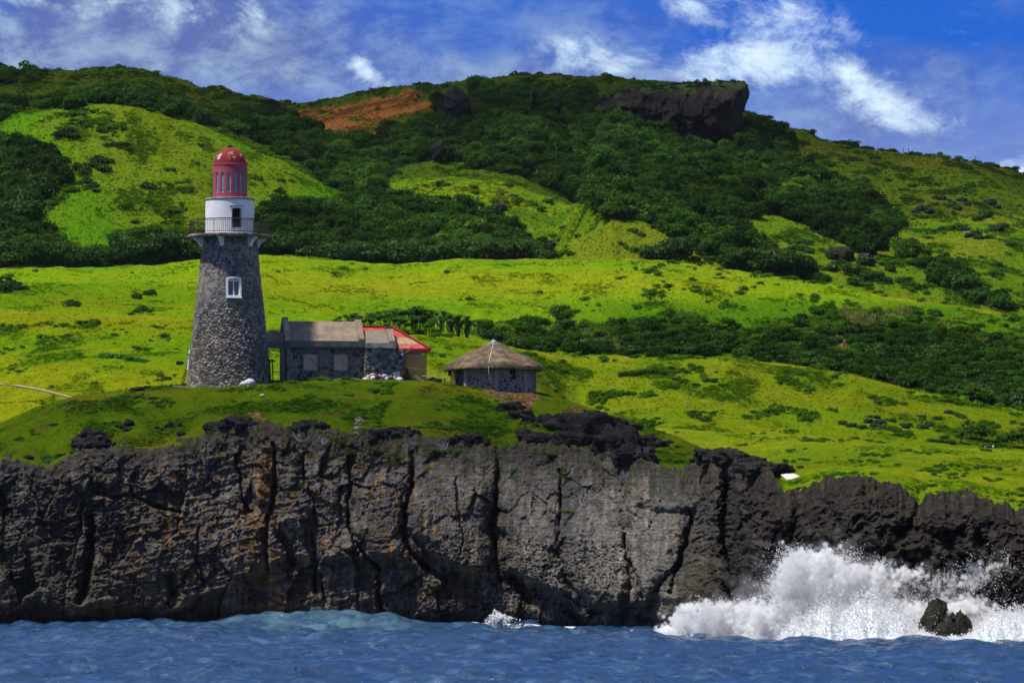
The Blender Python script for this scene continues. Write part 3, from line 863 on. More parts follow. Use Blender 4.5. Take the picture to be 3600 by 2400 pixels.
def rock_material(name, bump=0.9):
    m, t = material(name)
    col = t.node('ShaderNodeAttribute', attribute_name='col').outputs['Color']
    pos = t.node('ShaderNodeNewGeometry').outputs['Position']
    n = t.noise(pos, 1.6, 9.0, 0.75)
    n2 = t.noise(pos, 0.5, 6.0, 0.7, 0.4)
    mp = t.node('ShaderNodeMapping', {0: pos}); mp.inputs['Scale'].default_value = (.35, .35, 2.4)
    n3 = t.noise(mp.outputs[0], 1.4, 7.0, 0.7, 0.5)
    vor = t.node('ShaderNodeTexVoronoi', {'Vector': pos, 'Scale': 2.6, 'Randomness': 1.0}, feature='F1').outputs[0]
    c = t.mix(t.math('MULTIPLY', t.ramp(n, 0.38, 0.66), 0.7), col, t.mix(1.0, col, (0.36, 0.36, 0.37), 'MULTIPLY'))
    c = t.mix(t.math('MULTIPLY', t.ramp(n3, 0.5, 0.7), 0.4), c, t.mix(1.0, col, (1.5, 1.45, 1.35), 'MULTIPLY'))
    b = t.node('ShaderNodeBsdfPrincipled', {'Base Color': c, 'Roughness': 0.9, 'Specular IOR Level': 0.06})
    h = t.math('ADD', t.math('ADD', n, t.math('MULTIPLY', n3, 0.7)), t.math('MULTIPLY', vor, 0.35))
    t.l.new(t.bump(h, bump, 0.55), b.inputs['Normal'])
    t.l.new(b.outputs[0], t.out.inputs[0])
    return m


M_CLIFF = rock_material('cliff_rock')
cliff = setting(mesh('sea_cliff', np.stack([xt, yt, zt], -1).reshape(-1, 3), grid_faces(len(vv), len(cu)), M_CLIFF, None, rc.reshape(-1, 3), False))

# ------------------------------------------------------------------ sea
def ocean_tile(N, L, wind, ang, hs, seed):
    r = np.random.default_rng(seed)
    k = 2 * np.pi * np.fft.fftfreq(N, L / N)
    kx, ky = np.meshgrid(k, k, indexing='ij')
    kk = np.hypot(kx, ky); kk[0, 0] = 1e-6
    Lw = wind ** 2 / 9.81
    cosf = (kx * math.cos(ang) + ky * math.sin(ang)) / kk
    ph = np.exp(-1 / (kk * Lw) ** 2) / kk ** 4 * (0.15 + cosf ** 2) * np.exp(-(kk * .075) ** 2)
    ph[0, 0] = 0
    hk = np.sqrt(ph) * (r.normal(size=(N, N)) + 1j * r.normal(size=(N, N)))
    h = np.fft.ifft2(hk).real
    s = hs / h.std()
    dx = np.fft.ifft2(-1j * kx / kk * hk).real * s
    dy = np.fft.ifft2(-1j * ky / kk * hk).real * s
    h = h * s
    jx = np.gradient(dx, L / N, axis=0); jy = np.gradient(dy, L / N, axis=1); jxy = np.gradient(dx, L / N, axis=1)
    jac = (1 + 1.1 * jx) * (1 + 1.1 * jy) - (1.1 * jxy) ** 2
    return h, dx, dy, jac


def tile_at(a, L, x, y):
    N = a.shape[0]
    fx, fy = x / L * N, y / L * N
    i, j = np.floor(fx).astype(int), np.floor(fy).astype(int)
    u, v = fx - i, fy - j
    i0, i1, j0, j1 = i % N, (i + 1) % N, j % N, (j + 1) % N
    return a[i0, j0] * (1 - u) * (1 - v) + a[i1, j0] * u * (1 - v) + a[i0, j1] * (1 - u) * v + a[i1, j1] * u * v


T1 = ocean_tile(512, 97.0, 4.6, R(105), 0.22, 3)
T2 = ocean_tile(256, 41.0, 2.4, R(65), 0.115, 9)
sx = np.concatenate([-66 - np.geomspace(.5, 6000, 50)[::-1], np.arange(-66, 66.01, .19), 66 + np.geomspace(.5, 6000, 50)])
sy = np.concatenate([170 - np.geomspace(.5, 6000, 50)[::-1], np.arange(170, 386, .21), np.array([390, 400, 420])])
WX, WY = np.meshgrid(sx, sy)
fade = (smooth(110, 70, np.abs(WX)) * smooth(120, 165, WY))
h1, dx1, dy1, jac = (tile_at(a, 97.0, WX, WY) for a in T1)
h2, dx2, dy2, _ = (tile_at(a, 41.0, WX + 7, WY * .98) for a in T2)
hum = 1.25 * np.exp(-((WX + 15.5) / 8.5) ** 2 - ((WY - 347) / 9.0) ** 2) + .5 * np.exp(-((WX + 27.5) / 5) ** 2 - ((WY - 352) / 6) ** 2)
hum = hum + 0.30 * np.sin(WY / 13.0 + WX / 40.0) * smooth(300, 345, WY) * .4
WZ = (h1 + h2) * fade + hum
WXd = WX + 1.1 * (dx1 + dx2) * fade; WYd = WY + 1.1 * (dy1 + dy2) * fade
aer = np.clip(1.2 * np.exp(-((WX + 14.0) / 7.5) ** 2 - ((WY - 343) / 6.5) ** 2), 0, 1)
# broken water round the splash on the right
u_sea = 1800 + WX * F / WY
brk = smooth(2250, 2420, u_sea + 60 * fbm(WX / 3, WY / 5, None, 3)) * smooth(10, 2, np.interp(u_sea, [2300, 2760, 3000, 3600], [335, 312, 301, 294]) - WY + 2.5 * fbm(WX / 2.5, WY / 4, None, 3))
foam = np.clip(smooth(.42, .18, jac) * fade * smooth(.10, .40, fbm(WX / 9 + 4, WY / 16, None, 2) + .05), 0, 1)
ywl = np.interp(u_sea, [-6000, 0, 900, 1740, 2300, 2760, 3000, 3600, 9000], [374, 372, 368, 358, 338, 314, 303, 296, 292])
foot = smooth(3.2, .4, np.abs(ywl - 2.0 - WY + 2.2 * fbm(WX / 4, WY * 0, None, 3))) * smooth(-.05, .35, fbm(WX / 2.2, WY / 3, None, 3)) * .8
foam = np.clip(np.maximum(np.maximum(foam * .9, brk), foot), 0, 1)


def water_material():
    m, t = material('sea_water')
    pos = t.node('ShaderNodeNewGeometry').outputs['Position']
    fo = t.node('ShaderNodeAttribute', attribute_name='foam').outputs['Fac']
    ae = t.node('ShaderNodeAttribute', attribute_name='aer').outputs['Fac']
    ae = t.math('MULTIPLY', ae, t.ramp(t.noise(pos, .55, 6.0, .65, .5), .30, .62))
    deep = t.mix(ae, (0.006, 0.034, 0.095), (0.060, 0.135, 0.165))
    mp = t.node('ShaderNodeMapping', {0: pos}); mp.inputs['Scale'].default_value = (1.0, .55, 1.0)
    n = t.noise(mp.outputs[0], 2.2, 6.0, 0.65)
    n2 = t.noise(mp.outputs[0], 7.0, 4.0, 0.6)
    streak = t.node('ShaderNodeMapping', {0: pos}); streak.inputs['Scale'].default_value = (.42, .20, 1.0)
    ns = t.noise(streak.outputs[0], 1.6, 8.0, 0.68, 0.8)
    deep = t.mix(t.math('MULTIPLY', t.ramp(ns, 0.47, 0.70), 0.40), deep, (0.11, 0.21, 0.34))
    water = t.node('ShaderNodeBsdfPrincipled', {'Base Color': deep, 'Roughness': 0.10, 'IOR': 1.33, 'Specular IOR Level': 0.5})
    t.l.new(t.bump(t.math('ADD', n, t.math('MULTIPLY', n2, 0.35)), 1.0, 0.22), water.inputs['Normal'])
    nf = t.noise(pos, 3.0, 7.0, 0.7, 0.6)
    white = t.node('ShaderNodeBsdfPrincipled', {'Base Color': (0.88, 0.92, 0.95, 1), 'Roughness': 0.8, 'Specular IOR Level': 0.1})
    f = t.math('MULTIPLY', fo, t.ramp(t.math('ADD', nf, t.math('MULTIPLY', fo, 0.35)), 0.45, 0.70))
    mx = t.node('ShaderNodeMixShader', {0: f, 1: water.outputs[0], 2: white.outputs[0]})
    t.l.new(mx.outputs[0], t.out.inputs[0])
    return m


M_SEA = water_material()
sea = setting(mesh('sea_water', np.stack([WXd, WYd, WZ], -1).reshape(-1, 3), grid_faces(len(sy), len(sx)), M_SEA, None, None, True, None, {'foam': foam, 'aer': aer}))

# ------------------------------------------------------------------ vegetation
def leaf_material(name, c1, c2, transl=0.35, gloss=0.12, inst=False, use_v=True):
    m, t = material(name)
    v = t.node('ShaderNodeAttribute', attribute_name='v').outputs['Fac']
    rnd = t.node('ShaderNodeObjectInfo').outputs['Random']
    if inst:
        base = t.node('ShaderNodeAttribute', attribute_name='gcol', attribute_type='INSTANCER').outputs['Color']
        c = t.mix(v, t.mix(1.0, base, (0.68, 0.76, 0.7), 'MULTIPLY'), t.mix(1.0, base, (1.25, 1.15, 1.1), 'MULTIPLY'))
    else:
        c = t.mix(v, c1, c2)
        c = t.mix(t.math('MULTIPLY', rnd, 0.65), c, t.mix(1.0, c, (1.75, 1.4, 1.1), 'MULTIPLY'))
    d = t.node('ShaderNodeBsdfDiffuse', {'Color': c})
    tr = t.node('ShaderNodeBsdfTranslucent', {'Color': t.mix(1.0, c, (1.25, 1.3, 0.7), 'MULTIPLY')})
    mx = t.node('ShaderNodeMixShader', {0: transl, 1: d.outputs[0], 2: tr.outputs[0]})
    o = mx.outputs[0]
    if gloss:
        g = t.node('ShaderNodeBsdfGlossy', {'Color': (1, 1, 1, 1), 'Roughness': 0.45})
        o = t.node('ShaderNodeMixShader', {0: gloss * .22, 1: o, 2: g.outputs[0]}).outputs[0]
    t.l.new(o, t.out.inputs[0])
    return m


M_LEAF = leaf_material('broad_leaves', (0.016, 0.052, 0.007), (0.050, 0.125, 0.012), gloss=0.03)
M_LEAFD = leaf_material('dark_leaves', (0.011, 0.038, 0.007), (0.034, 0.086, 0.012), gloss=0.03)
M_REED = leaf_material('blade_leaves', (0.016, 0.060, 0.008), (0.052, 0.135, 0.013), gloss=0.06)
M_LUSH = leaf_material('lush_leaves', (0.018, 0.085, 0.010), (0.050, 0.190, 0.016), gloss=0.05)
M_TUFT = leaf_material('grass_blades', None, None, 0.4, 0.0, True)
M_WOODI = leaf_material('wood_leaves', None, None, 0.35, 0.0, True)
M_BARK = plain('bark', (0.11, 0.085, 0.06), 0.9, 0.5, 4.0, 0.5, 12.0)
M_TWIG = plain('bleached_twigs', (0.42, 0.40, 0.38), 0.8, 0.4, 6.0)


def leaf_cloud(r, lobes, n, size, up=0.25, spread=.8):
    """n leaf faces on and inside the lobes [(x,y,z,rx,ry,rz)] -> verts, quads, v (light/dark leaves)"""
    vol = np.array([l[3] * l[4] + l[4] * l[5] for l in lobes]); pick = r.choice(len(lobes), n, p=vol / vol.sum())
    L = np.array(lobes)[pick]
    d = r.normal(size=(n, 3)); d /= np.linalg.norm(d, axis=1)[:, None]
    d[:, 2] = np.where(d[:, 2] < -.35, -d[:, 2] * .6, d[:, 2])
    rad = .55 + .5 * r.random(n) ** .5
    c = L[:, :3] + d * L[:, 3:6] * rad[:, None]
    nrm = d + spread * r.normal(size=(n, 3)) * .7 + np.array([0, 0, up])
    nrm /= np.linalg.norm(nrm, axis=1)[:, None]
    a = np.cross(nrm, r.normal(size=(n, 3))); a /= np.linalg.norm(a, axis=1)[:, None]
    b = np.cross(nrm, a)
    s = size * (.55 + .9 * r.random(n)); w = s * (.45 + .3 * r.random(n))
    v = np.stack([c - a * s[:, None] * .5, c + b * w[:, None] * .5 + nrm * .08 * s[:, None], c + a * s[:, None] * .5, c - b * w[:, None] * .5 + nrm * .08 * s[:, None]], 1)
    lob_v = r.random(len(lobes))[pick]
    vv_ = np.clip(.55 * r.random(n) + .45 * lob_v, 0, 1)
    return v.reshape(-1, 3), np.arange(4 * n).reshape(-1, 4), np.repeat(vv_, 4)


def rand_lobes(r, k, w, h, base=0.15):
    out = []
    for i in range(k):
        a = r.random() * 6.283; q = r.random() ** .6 * w * .62
        s = (.30 + .28 * r.random()) * w
        z = base * h + (h - s * .9 - base * h) * (r.random() ** .8) * (1 - .5 * q / w)
        out.append((q * math.cos(a), q * math.sin(a), max(z, s * .45), s, s * (.8 + .4 * r.random()), s * (.6 + .3 * r.random())))
    return out


def blades(r, n, h, spread, width, droop=.5, base_r=.2, segs=3):
    """arching blades from a common foot -> verts, quads, v"""
    V, Q, A = [], [], []
    az = r.random(n) * 6.283; tl = spread * (.25 + .75 * r.random(n)); hh = h * (.55 + .45 * r.random(n)); ww = width * (.7 + .6 * r.random(n))
    br = base_r * np.sqrt(r.random(n)); ba = r.random(n) * 6.283
    k = 0
    for i in range(n):
        dx, dy = math.cos(az[i]), math.sin(az[i])
        px, py = br[i] * math.cos(ba[i]), br[i] * math.sin(ba[i])
        sd = (-dy, dx)
        for s in range(segs + 1):
            t = s / segs
            o = tl[i] * t ** 1.3; z = hh[i] * (t - droop * t * t * t)
            w = ww[i] * (1 - t) * .5 + .003
            for sg in (-1, 1):
                V.append((px + dx * o + sd[0] * w * sg, py + dy * o + sd[1] * w * sg, z))
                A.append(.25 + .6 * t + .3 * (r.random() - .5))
            if s:
                Q.append((k + 2 * s - 2, k + 2 * s - 1, k + 2 * s + 1, k + 2 * s))
        k += 2 * (segs + 1)
    return np.array(V), np.array(Q), np.clip(np.array(A), 0, 1)


PROTO = bpy.data.collections.new('prototypes')     # not linked into the scene


def proto_col(name, obs):
    c = bpy.data.collections.new(name)
    for o in obs:
        c.objects.link(o)
    return c


def scatter(name, pts, rz, scl, gcol, coll, mat_override=None):
    """ONE stuff object: prototypes of COLL set out on points with geometry nodes"""
    me = bpy.data.meshes.new(name)
    me.vertices.add(len(pts)); me.vertices.foreach_set('co', np.asarray(pts, np.float32).ravel()); me.update()
    rot = np.zeros((len(pts), 3), np.float32); rot[:, 2] = rz
    at = me.attributes.new('rot', 'FLOAT_VECTOR', 'POINT'); at.data.foreach_set('vector', rot.ravel())
    sc = np.asarray(scl, np.float32)
    if sc.ndim == 1:
        sc = np.repeat(sc[:, None], 3, 1)
    at = me.attributes.new('scl', 'FLOAT_VECTOR', 'POINT'); at.data.foreach_set('vector', np.ascontiguousarray(sc).ravel())
    g = np.ones((len(pts), 4), np.float32); g[:, :3] = gcol
    at = me.attributes.new('gcol', 'FLOAT_COLOR', 'POINT'); at.data.foreach_set('color', g.ravel())
    o = bpy.data.objects.new(name, me); COL.objects.link(o)
    ng = bpy.data.node_groups.new(name, 'GeometryNodeTree')
    ng.interface.new_socket('Geometry', in_out='INPUT', socket_type='NodeSocketGeometry')
    ng.interface.new_socket('Geometry', in_out='OUTPUT', socket_type='NodeSocketGeometry')
    gi, go = ng.nodes.new('NodeGroupInput'), ng.nodes.new('NodeGroupOutput')
    ci = ng.nodes.new('GeometryNodeCollectionInfo'); ci.inputs['Collection'].default_value = coll
    ci.inputs['Separate Children'].default_value = True; ci.inputs['Reset Children'].default_value = True
    ip = ng.nodes.new('GeometryNodeInstanceOnPoints'); ip.inputs['Pick Instance'].default_value = True
    def attr(nm, ty):
        a = ng.nodes.new('GeometryNodeInputNamedAttribute'); a.data_type = ty; a.inputs[0].default_value = nm
        return a.outputs[0]
    ng.links.new(gi.outputs[0], ip.inputs['Points']); ng.links.new(ci.outputs[0], ip.inputs['Instance'])
    e2r = ng.nodes.new('FunctionNodeEulerToRotation'); ng.links.new(attr('rot', 'FLOAT_VECTOR'), e2r.inputs[0])
    ng.links.new(e2r.outputs[0], ip.inputs['Rotation']); ng.links.new(attr('scl', 'FLOAT_VECTOR'), ip.inputs['Scale'])
    rnd = ng.nodes.new('FunctionNodeRandomValue'); rnd.data_type = 'INT'
    rnd.inputs[4].default_value = 0; rnd.inputs[5].default_value = len(coll.objects) - 1
    ng.links.new(rnd.outputs[2], ip.inputs['Instance Index'])
    ng.links.new(ip.outputs[0], go.inputs[0])
    md = o.modifiers.new('scatter', 'NODES'); md.node_group = ng
    o['kind'] = 'stuff'
    return o


def proto(name, mat, vqa):
    v, q, a = vqa
    return mesh(name, v, q, mat, None, None, False, None, {'v': a}, link=False)


r = np.random.default_rng(21)
# grass
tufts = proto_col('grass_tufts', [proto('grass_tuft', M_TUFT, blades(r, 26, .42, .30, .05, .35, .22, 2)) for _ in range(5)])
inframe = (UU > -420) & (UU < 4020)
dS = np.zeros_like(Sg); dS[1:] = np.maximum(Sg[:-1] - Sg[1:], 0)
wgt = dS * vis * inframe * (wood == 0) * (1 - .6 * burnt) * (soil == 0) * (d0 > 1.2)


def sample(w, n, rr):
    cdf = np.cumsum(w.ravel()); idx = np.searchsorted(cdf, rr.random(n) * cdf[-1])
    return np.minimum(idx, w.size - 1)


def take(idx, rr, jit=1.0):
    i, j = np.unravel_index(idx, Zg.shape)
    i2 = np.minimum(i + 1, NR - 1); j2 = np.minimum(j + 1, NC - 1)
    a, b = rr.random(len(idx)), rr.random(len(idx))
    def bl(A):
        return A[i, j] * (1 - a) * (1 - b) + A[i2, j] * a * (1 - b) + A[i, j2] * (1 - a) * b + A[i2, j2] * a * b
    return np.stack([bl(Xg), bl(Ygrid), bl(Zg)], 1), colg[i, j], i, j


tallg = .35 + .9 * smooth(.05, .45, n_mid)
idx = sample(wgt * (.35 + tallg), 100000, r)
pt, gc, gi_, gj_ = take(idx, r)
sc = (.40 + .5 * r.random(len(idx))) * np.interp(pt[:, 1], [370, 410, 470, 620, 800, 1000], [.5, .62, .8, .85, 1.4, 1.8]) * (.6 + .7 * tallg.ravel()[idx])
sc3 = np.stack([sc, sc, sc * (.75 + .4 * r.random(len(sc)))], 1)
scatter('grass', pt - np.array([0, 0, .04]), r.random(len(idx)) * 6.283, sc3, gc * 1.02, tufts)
# low herb clumps that dot the slopes (dark lush spots)
herb = proto_col('herb_clumps', [proto('herb_clump', M_TUFT, leaf_cloud(r, rand_lobes(r, 4, .55, .45, .05), 110, .16)) for _ in range(4)])
spots = smooth(.22, .5, fbm(Xg / 5 + 77, Ygrid / 6, None, 3)) * (Ygrid < 700) * (.4 + .6 * ((Ygrid < KY[2][None]) | (UU > 1800))) + .35 * smooth(.3, .55, fbm(Xg / 12 + 7, Ygrid / 12 + 5, None, 3)) * (Ygrid > 700)
spots *= np.where((Ygrid > 480) & (Ygrid < 660), .05 + .4 * smooth(1900, 2300, UU), 1.0)
idx = sample(wgt * spots, 5200, r)
pt, gc, _, _ = take(idx, r)
sc = (.5 + .9 * r.random(len(idx)) ** 2) * np.interp(pt[:, 1], [370, 420, 480, 640, 900], [.6, .75, 1.1, 1.5, 2.2])
scatter('low_herbs', pt - np.array([0, 0, .05]), r.random(len(idx)) * 6.283, sc, np.array([.050, .128, .009]) * (.7 + .7 * r.random((len(idx), 1))), herb)

# far woods
crowns = proto_col('wood_crowns', [proto('crown', M_WOODI, leaf_cloud(r, rand_lobes(r, 4 + int(r.integers(6)), 1.0, .8 + .6 * r.random(), .1), 640, .19)) for _ in range(9)])
jit_w = wood * inframe * (Ygrid < 1000)
ww = np.maximum(dS, .25) * jit_w * (vis | (np.roll(vis, 3, 0)))
idx = sample(ww * np.interp(Ygrid, [660, 1000], [1.0, 1.5]), 13000, r)
pt, gc, gi_, gj_ = take(idx, r)
sc = (.85 + 1.7 * r.random(len(idx)) ** 2.6) * np.interp(pt[:, 1], [660, 800, 950], [1.15, 1.2, 1.25])
cpatch = fbm(pt[:, 0] / 22, pt[:, 1] / 22, None, 3)
cw = np.array([.029, .078, .011])[None] * (0.5 + .8 * r.random((len(idx), 1)) ** 1.2) * (1 + .8 * cpatch[:, None])
olive = (r.random(len(idx)) < .16)[:, None]
cw = np.where(olive, cw * np.array([1.9, 1.35, 1.0]), cw)
scatter('distant_woods', pt - np.array([0, 0, .25]), r.random(len(idx)) * 6.283, np.stack([sc, sc, sc * (.8 + .45 * r.random(len(sc)))], 1), np.clip(cw, .006, .3), crowns)
# the close undergrowth of the thicket on the right, which nobody could count
upper = np.interp(us, [1640, 2000, 2400, 2600, 2900, 3200, 3600], [1150, 1140, 1115, 1160, 1110, 1110, 1200])[None]
deep_ = smooth(-10, 95, Sg - upper + 45 * fbm(UU / 70, Sg / 40, None, 3))                 # sparse at its upper rim, closed below
iw = np.maximum(dS, .12) * band * inframe * (soil == 0) * vis * (.10 + .9 * deep_)
idx = sample(iw, 1700, r)
pt, gc, _, _ = take(idx, r)
sc = .7 + .9 * r.random(len(idx)) ** 2
dk = deep_.ravel()[idx][:, None]
cw = (np.array([.050, .125, .009])[None] * (1 - dk) + np.array([.022, .064, .008])[None] * dk) * (.55 + .9 * r.random((len(idx), 1)))
cw = np.where((r.random(len(idx)) < .12)[:, None], cw * np.array([2.2, 1.5, 1.3]), cw)
scatter('thicket_undergrowth', pt - np.array([0, 0, .2]), r.random(len(idx)) * 6.283, sc, cw, crowns)
# pale plumes of the tall grass along the thicket
plume = proto_col('grass_plumes', [proto('grass_plume', M_TUFT, blades(r, 16, 1.3, .5, .07, .5, .3, 3)) for _ in range(3)])
pl_w = np.maximum(dS, .05) * vis * ((in_poly(UU, Sg, [(1820, 1195), (1960, 1170), (2250, 1180), (2180, 1235), (1900, 1225)]) | in_poly(UU, Sg, [(2960, 1085), (3200, 1085), (3190, 1150), (2990, 1180)])) & (Ygrid > 470) & (Ygrid < 640))
idx = sample(pl_w * (.2 + smooth(0, .4, n_mid)), 110, r)
pt, _, _, _ = take(idx, r)
scatter('grass_plumes', pt, r.random(len(idx)) * 6.283, 1.1 + .8 * r.random(len(idx)), np.array([.17, .18, .06]) * (.6 + .6 * r.random((len(idx), 1))), plume)

# ------------------------------------------------------------------ solid-shape helper
class MB:
    def __init__(self):
        self.v, self.f = [], []

    def add(self, v, f):
        n = len(self.v)
        self.v += [tuple(map(float, p)) for p in v]
        self.f += [tuple(int(i) + n for i in q) for q in f]
        return self

    def box(self, x0, x1, y0, y1, z0, z1, m=None):
        v = [Vector((x, y, z)) for z in (z0, z1) for x, y in ((x0, y0), (x1, y0), (x1, y1), (x0, y1))]
        if m is not None:
            v = [m @ p for p in v]
        return self.add(v, [(0, 3, 2, 1), (4, 5, 6, 7), (0, 1, 5, 4), (1, 2, 6, 5), (2, 3, 7, 6), (3, 0, 4, 7)])

    def bar(self, a, b, w, h=None, roll=0.0):
        """rectangular bar from a to b"""
        a, b = Vector(a), Vector(b); h = h or w
        q = (b - a).to_track_quat('Z', 'Y').to_matrix().to_4x4()
        m = Matrix.Translation(a) @ q @ Matrix.Rotation(roll, 4, 'Z')
        return self.box(-w / 2, w / 2, -h / 2, h / 2, 0, (b - a).length, m)

    def tube(self, pts, rad, n=6, taper=1.0):
        pts = [Vector(p) for p in pts]; base = len(self.v)
        for i, p in enumerate(pts):
            d = (pts[min(i + 1, len(pts) - 1)] - pts[max(i - 1, 0)]).normalized()
            a = d.orthogonal().normalized(); b = d.cross(a)
            rr = rad * (1 + (taper - 1) * i / max(len(pts) - 1, 1))
            for k in range(n):
                t = 6.28319 * k / n
                self.v.append(tuple(p + a * rr * math.cos(t) + b * rr * math.sin(t)))
        for i in range(len(pts) - 1):
            for k in range(n):
                self.f.append((base + i * n + k, base + i * n + (k + 1) % n, base + (i + 1) * n + (k + 1) % n, base + (i + 1) * n + k))
        self.f.append(tuple(base + k for k in range(n))[::-1]); self.f.append(tuple(base + (len(pts) - 1) * n + k for k in range(n)))
        return self

    def lathe(self, prof, n=48, m=None, cap=True):
        base = len(self.v)
        for rr, z in prof:
            for k in range(n):
                t = 6.28319 * k / n
                p = Vector((rr * math.cos(t), rr * math.sin(t), z))
                self.v.append(tuple(m @ p if m is not None else p))
        for i in range(len(prof) - 1):
            for k in range(n):
                self.f.append((base + i * n + k, base + i * n + (k + 1) % n, base + (i + 1) * n + (k + 1) % n, base + (i + 1) * n + k))
        if cap:
            self.f.append(tuple(base + k for k in range(n))[::-1]); self.f.append(tuple(base + (len(prof) - 1) * n + k for k in range(n)))
        return self

    def prism(self, poly, d, m=None):
        """poly in the local XZ plane, extruded along +Y by d"""
        n = len(poly)
        v = [Vector((x, 0, z)) for x, z in poly] + [Vector((x, d, z)) for x, z in poly]
        if m is not None:
            v = [m @ p for p in v]
        return self.add(v, [tuple(range(n)), tuple(range(2 * n - 1, n - 1, -1))] + [(i, i + n, (i + 1) % n + n, (i + 1) % n) for i in range(n)])

    def build(self, name, mat, parent=None, smooth_=False, loc=None):
        return mesh(name, np.array(self.v), self.f, mat, parent, None, smooth_, loc)


def zz(py, Y):
    return P(1800, py, Y)[2]


def stone_material(name, bump=0.5):
    m, t = material(name)
    col = t.node('ShaderNodeAttribute', attribute_name='col').outputs['Color']
    pos = t.node('ShaderNodeTexCoord').outputs['Object']
    n = t.noise(pos, 9.0, 6.0, 0.7)
    c = t.mix(t.math('MULTIPLY', t.ramp(n, 0.35, 0.65), 0.5), col, t.mix(1.0, col, (0.5, 0.5, 0.52), 'MULTIPLY'))
    b = t.node('ShaderNodeBsdfPrincipled', {'Base Color': c, 'Roughness': 0.85, 'Specular IOR Level': 0.25})
    t.l.new(t.bump(n, bump, 0.05), b.inputs['Normal'])
    t.l.new(b.outputs[0], t.out.inputs[0])
    return m


M_STONE = stone_material('cobble_stone')
M_WHITE = plain('white_paint', (0.80, 0.81, 0.84), 0.7, 0.10, 1.2, 0.15, 14, color2=(0.70, 0.71, 0.745))
M_TRIM = plain('white_trim', (0.80, 0.81, 0.84), 0.6, 0.08)
M_CONC = plain('weathered_concrete', (0.36, 0.34, 0.29), 0.9, 0.5, 2.2, 0.4, 12, color2=(0.16, 0.15, 0.125))
M_RUST = plain('rusty_iron', (0.052, 0.028, 0.018), 0.7, 0.5, 5.0, color2=(0.025, 0.016, 0.013))
M_PINK = plain('faded_red_paint', (0.42, 0.075, 0.115), 0.75, 0.16, 1.1, 0.12, 20, color2=(0.335, 0.058, 0.092))
M_DARK = plain('dark_inside', (0.012, 0.012, 0.016), 0.9, 0.2)
M_GLASS = plain('old_glass', (0.20, 0.26, 0.30), 0.15, 0.35, 2.0, spec=0.6)
M_WINGLASS = plain('dark_window_glass', (0.055, 0.08, 0.10), 0.12, 0.4, 1.5, spec=0.6)


def dome_material():
    m, t = material('peeling_red_paint')
    pos = t.node('ShaderNodeTexCoord').outputs['Object']
    sep = t.node('ShaderNodeSeparateXYZ', {0: pos})
    n = t.noise(pos, 1.7, 9.0, 0.72, 0.3)
    z = sep.outputs[2]
    belt = t.math('SUBTRACT', t.ramp(z, 0.10, 0.35), t.ramp(z, 0.75, 1.15, 0.0, 0.62))
    f = t.ramp(t.math('ADD', n, t.math('MULTIPLY', belt, 0.17)), 0.73, 0.76)
    red = t.mix(t.ramp(t.noise(pos, 4.0, 6.0, 0.7), 0.35, 0.65), (0.27, 0.022, 0.018), (0.13, 0.014, 0.013))
    c = t.mix(f, red, (0.50, 0.47, 0.45))
    b = t.node('ShaderNodeBsdfPrincipled', {'Base Color': c, 'Roughness': 0.8, 'Specular IOR Level': 0.25})
    t.l.new(t.bump(f, 0.3, 0.02), b.inputs['Normal'])
    t.l.new(b.outputs[0], t.out.inputs[0])
    return m


def cobbles(a, z, size, seed, mortar=(.16, .155, .15), c1=(.215, .20, .178), c2=(.11, .106, .103), c3=(.32, .295, .26), thick=.07, gap=.13, flat_=1.35, dark=0.06):
    """height and colour of rubble masonry over arc length a and height z"""
    wob = .28 * fbm(a / size / 1.7, z / size / 1.7 + seed, None, 2)
    f1_, f2_, id_ = worley(a / size + wob, z / size * flat_ + wob, seed)
    e = f2_ - f1_
    st = smooth(gap * .25, gap * 1.6, e)
    h = thick * (np.sqrt(np.clip(e * 1.6, 0, 1)) * st + .25 * (id_ - .5) * st)
    col = np.broadcast_to(np.array(c1), a.shape + (3,)).copy()
    col = lerp3(col, c2, (id_ < .35).astype(float))
    col = lerp3(col, c3, (id_ > .72).astype(float))
    col = lerp3(col, (.045, .043, .045), ((id_ > .35) & (id_ < .35 + dark)).astype(float))
    col = col * (1 + .25 * fbm(a / .25, z / .25, None, 3)[..., None])
    return h, lerp3(np.broadcast_to(np.array(mortar), a.shape + (3,)).copy(), col, st), st


